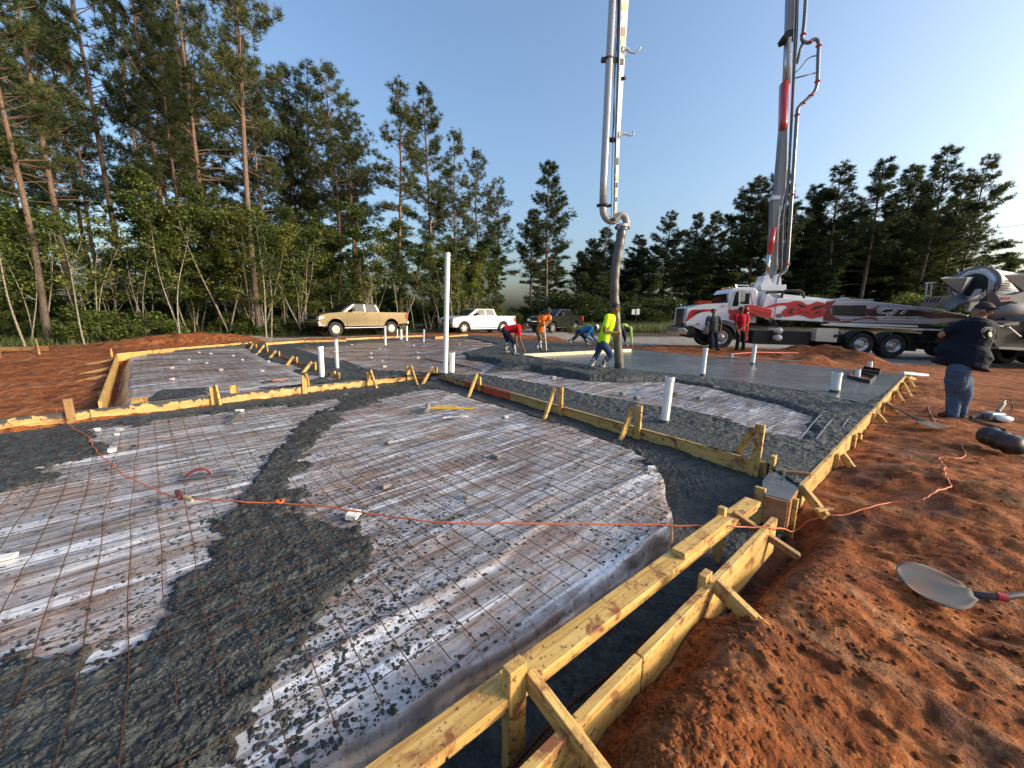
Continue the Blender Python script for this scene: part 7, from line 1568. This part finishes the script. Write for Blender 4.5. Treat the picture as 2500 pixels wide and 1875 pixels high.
# blue shirt man
d=17.8
J=joints(d,head=(1455,799,-.1),neck=(1447,800,0),pelvis=(1416,809,.1),el=(1446,820,.2),hl=(1456,833,.2),er=(1432,821,-.2),hr=(1447,832,-.15),kl=(1427,824,.15),fl=(1433,843,.1),kr=(1405,823,-.1),fr=(1386,838,-.05))
J['hup']=Vector((.8,-.1,.3)); J['toe']=Vector((1,0,0))
person('man in blue long sleeved shirt and white cap kneeling low over the concrete',J,YY,Vector((.3,-.1,-1)),BLSH,DJEAN,WBOOT,hat='cap',hatmat=WHT,face=Vector((.6,-.2,-.8)),sleeve=1.2,boots_h=.25)
# green shirt man
d=17.6
J=joints(d,head=(1533,804,-.35),neck=(1527,797,-.25),pelvis=(1514,798,.25),el=(1541,820,-.25),hl=(1543,842,-.25),er=(1512,822,-.2),hr=(1512,838,-.25),kl=(1525,822,.0),fl=(1530,846,.0),kr=(1514,824,.15),fr=(1512,845,.2))
J['sl']=PD(1539,801,d-.2); J['sr']=PD(1516,800,d-.1); J['hup']=Vector((.35,-.7,-.15)); J['toe']=Vector((0,-1,0))
person('man in pale green long sleeves bending at the right end of the screed board',J,XX,Vector((.1,-.6,-1)),GRSH,DJEAN,WBOOT,face=Vector((.1,-.6,-.8)),sleeve=1.2,boots_h=.25)
# standing man in grey
d=17.3
J=joints(d,head=(1742,761,0),neck=(1742,772,.02),pelvis=(1742,808,.02),el=(1760,791,.02),hl=(1759,807,-.06),er=(1724,793,.02),hr=(1726,808,-.06),kl=(1749,829,-.02),fl=(1751,855,0),kr=(1736,829,-.02),fr=(1734,851,.1))
J['sl']=PD(1755,776,d+.02); J['sr']=PD(1729,776,d+.02); J['toe']=Vector((.2,-1,0))
person('man in dark grey long sleeved shirt and jeans standing in front of the truck wheel',J,XX,-YY,DGSH,DJEAN,DBOOT,face=Vector((.05,-1,-.1)),sleeve=.9,boots_h=0.0)
J=joints(d,head=(1810,756,0),neck=(1810,767,.02),pelvis=(1809,806,.02),el=(1824,791,-.05),hl=(1805,807,-.25),er=(1797,792,-.05),hr=(1803,810,-.22),kl=(1815,829,-.02),fl=(1814,855,0),kr=(1802,829,-.02),fr=(1798,854,.05))
J['sl']=PD(1823,772,d+.02); J['sr']=PD(1796,772,d+.02); J['toe']=Vector((-.1,-1,0))
person('man in red shirt, black trousers and cap standing with hands clasped by the truck',J,XX,-YY,MRSH,BKP2,DBOOT,hat='cap',hatmat=simple('black_cap',(0.012,0.012,0.013),0.8),face=Vector((0,-1,-.05)),boots_h=0.0,big=1.12)
# big man seen from behind at the right
d=6.0
def Bm(x,y,o=0): return PD(2260+x*.3571,720+y*.3571,d+o)
J=dict(head=Bm(386,112,.02),neck=Bm(374,165,.02),pelvis=Bm(252,440,.0),sl=Bm(262,216,.02),sr=Bm(428,224,-.04),el=Bm(104,276,.20),hl=Bm(205,322,.34),er=Bm(434,320,.06),hr=Bm(300,345,.38),kl=Bm(200,668,.03),fl=Bm(176,838,.02),kr=Bm(256,672,-.03),fr=Bm(226,834,.10))
zgm=float(zground(np.array([J['fl'].x]),np.array([J['fl'].y]))[0]); 
for q in ('fl','fr'): J[q].z=zgm+.01
J['hup']=Vector((.12,0,1)); J['brim']=Vector((.55,-.75,0)).normalized(); J['toe']=Vector((-1,.35,0)); J['hside']=ZZ
BIG=person('big man in navy shirt, jeans and black cap watching with folded arms, seen from behind',J,Vector((-.75,-.66,0)),Vector((-.66,.75,0)),NVSH,cloth('washed_jeans',(0.075,0.125,0.21),13,1.0),DBOOT,skin=SKIN2,hat='cap',hatmat=simple('black_cap_cloth',(0.014,0.013,0.013),0.85),face=Vector((-.6,.75,0)),boots_h=0.0,big=1.45,vox=.013,belly=.07,longhem=.07)
# printed badge on the back of the shirt, letters laid onto the cloth
CRM=simple('cream_print',(0.72,0.70,0.52),0.6); YLP=simple('pale_yellow_print',(0.80,0.80,0.42),0.6)
SHIRT=[o for o in BIG.children if o.name.startswith('shirt')][0]
def on_shirt(px,py,off=.006):
    o=Vector((0,0,CZ))-Vector(BIG.location); d_=ray(px,py).normalized(); h,l,nn,i=SHIRT.ray_cast(o,d_)
    return (l+Vector(BIG.location)+nn*off) if h else None
def print_shape(name,polys,mat,off):
    mb=MB()
    for pl in polys:
        v=[on_shirt(x,y,off) for x,y in pl]
        if all(q is not None for q in v): mb.add(v,[tuple(range(len(v)))])
    if mb.v: part(BIG,name,mb,mat)
cx,cy=2412.5,812.0; f_=lambda x,y:(2240+x*.13867,650+y*.13867)
ring=[f_(x,y) for x,y in [(1150,1225),(1120,1150),(1140,1100),(1190,1072),(1250,1068),(1310,1085)]]
print_shape('badge_outline',[[ring[i],ring[i+1],(ring[i+1][0]+1.0,ring[i+1][1]+1.2),(ring[i][0]+1.0,ring[i][1]+1.2)] for i in range(5)]+[[f_(1150,1225),f_(1175,1262),f_(1185,1255),f_(1160,1222)],[f_(1175,1262),f_(1310,1270),f_(1310,1262),f_(1178,1254)]],CRM,.004)
def gl(ch,x,y,ang,h):
    cu=bpy.data.curves.new('g','FONT'); cu.body=ch; cu.size=1; cu.offset=.02; t=link(bpy.data.objects.new('tmp',cu)); bpy.context.view_layer.update(); me=bpy.data.meshes.new_from_object(t); bpy.data.objects.remove(t)
    c,s=math.cos(ang),math.sin(ang); out=[]
    for p in me.polygons:
        out.append([(x+((me.vertices[i].co.x-.35)*c-(me.vertices[i].co.y-.35)*s)*h, y-((me.vertices[i].co.x-.35)*s+(me.vertices[i].co.y-.35)*c)*h) for i in p.vertices])
    return out
G_=[]
for ch,(x,y),a in zip('CARHAR',[(1160,1150),(1182,1122),(1210,1104),(1240,1098),(1270,1106),(1297,1122)],[.9,.6,.3,0,-.35,-.6]): G_+=gl(ch,*f_(x,y),a,5.6)
print_shape('badge_lettering',G_,CRM,.007)
gq=[f_(x,y) for x,y in [(1240,1180),(1255,1155),(1285,1150),(1300,1165),(1280,1175),(1300,1190),(1305,1225),(1285,1248),(1255,1240),(1238,1215)]]
print_shape('badge_mark',[[(sum(p[0] for p in gq)/10,sum(p[1] for p in gq)/10),gq[i],gq[(i+1)%10]] for i in range(10)],YLP,.006)
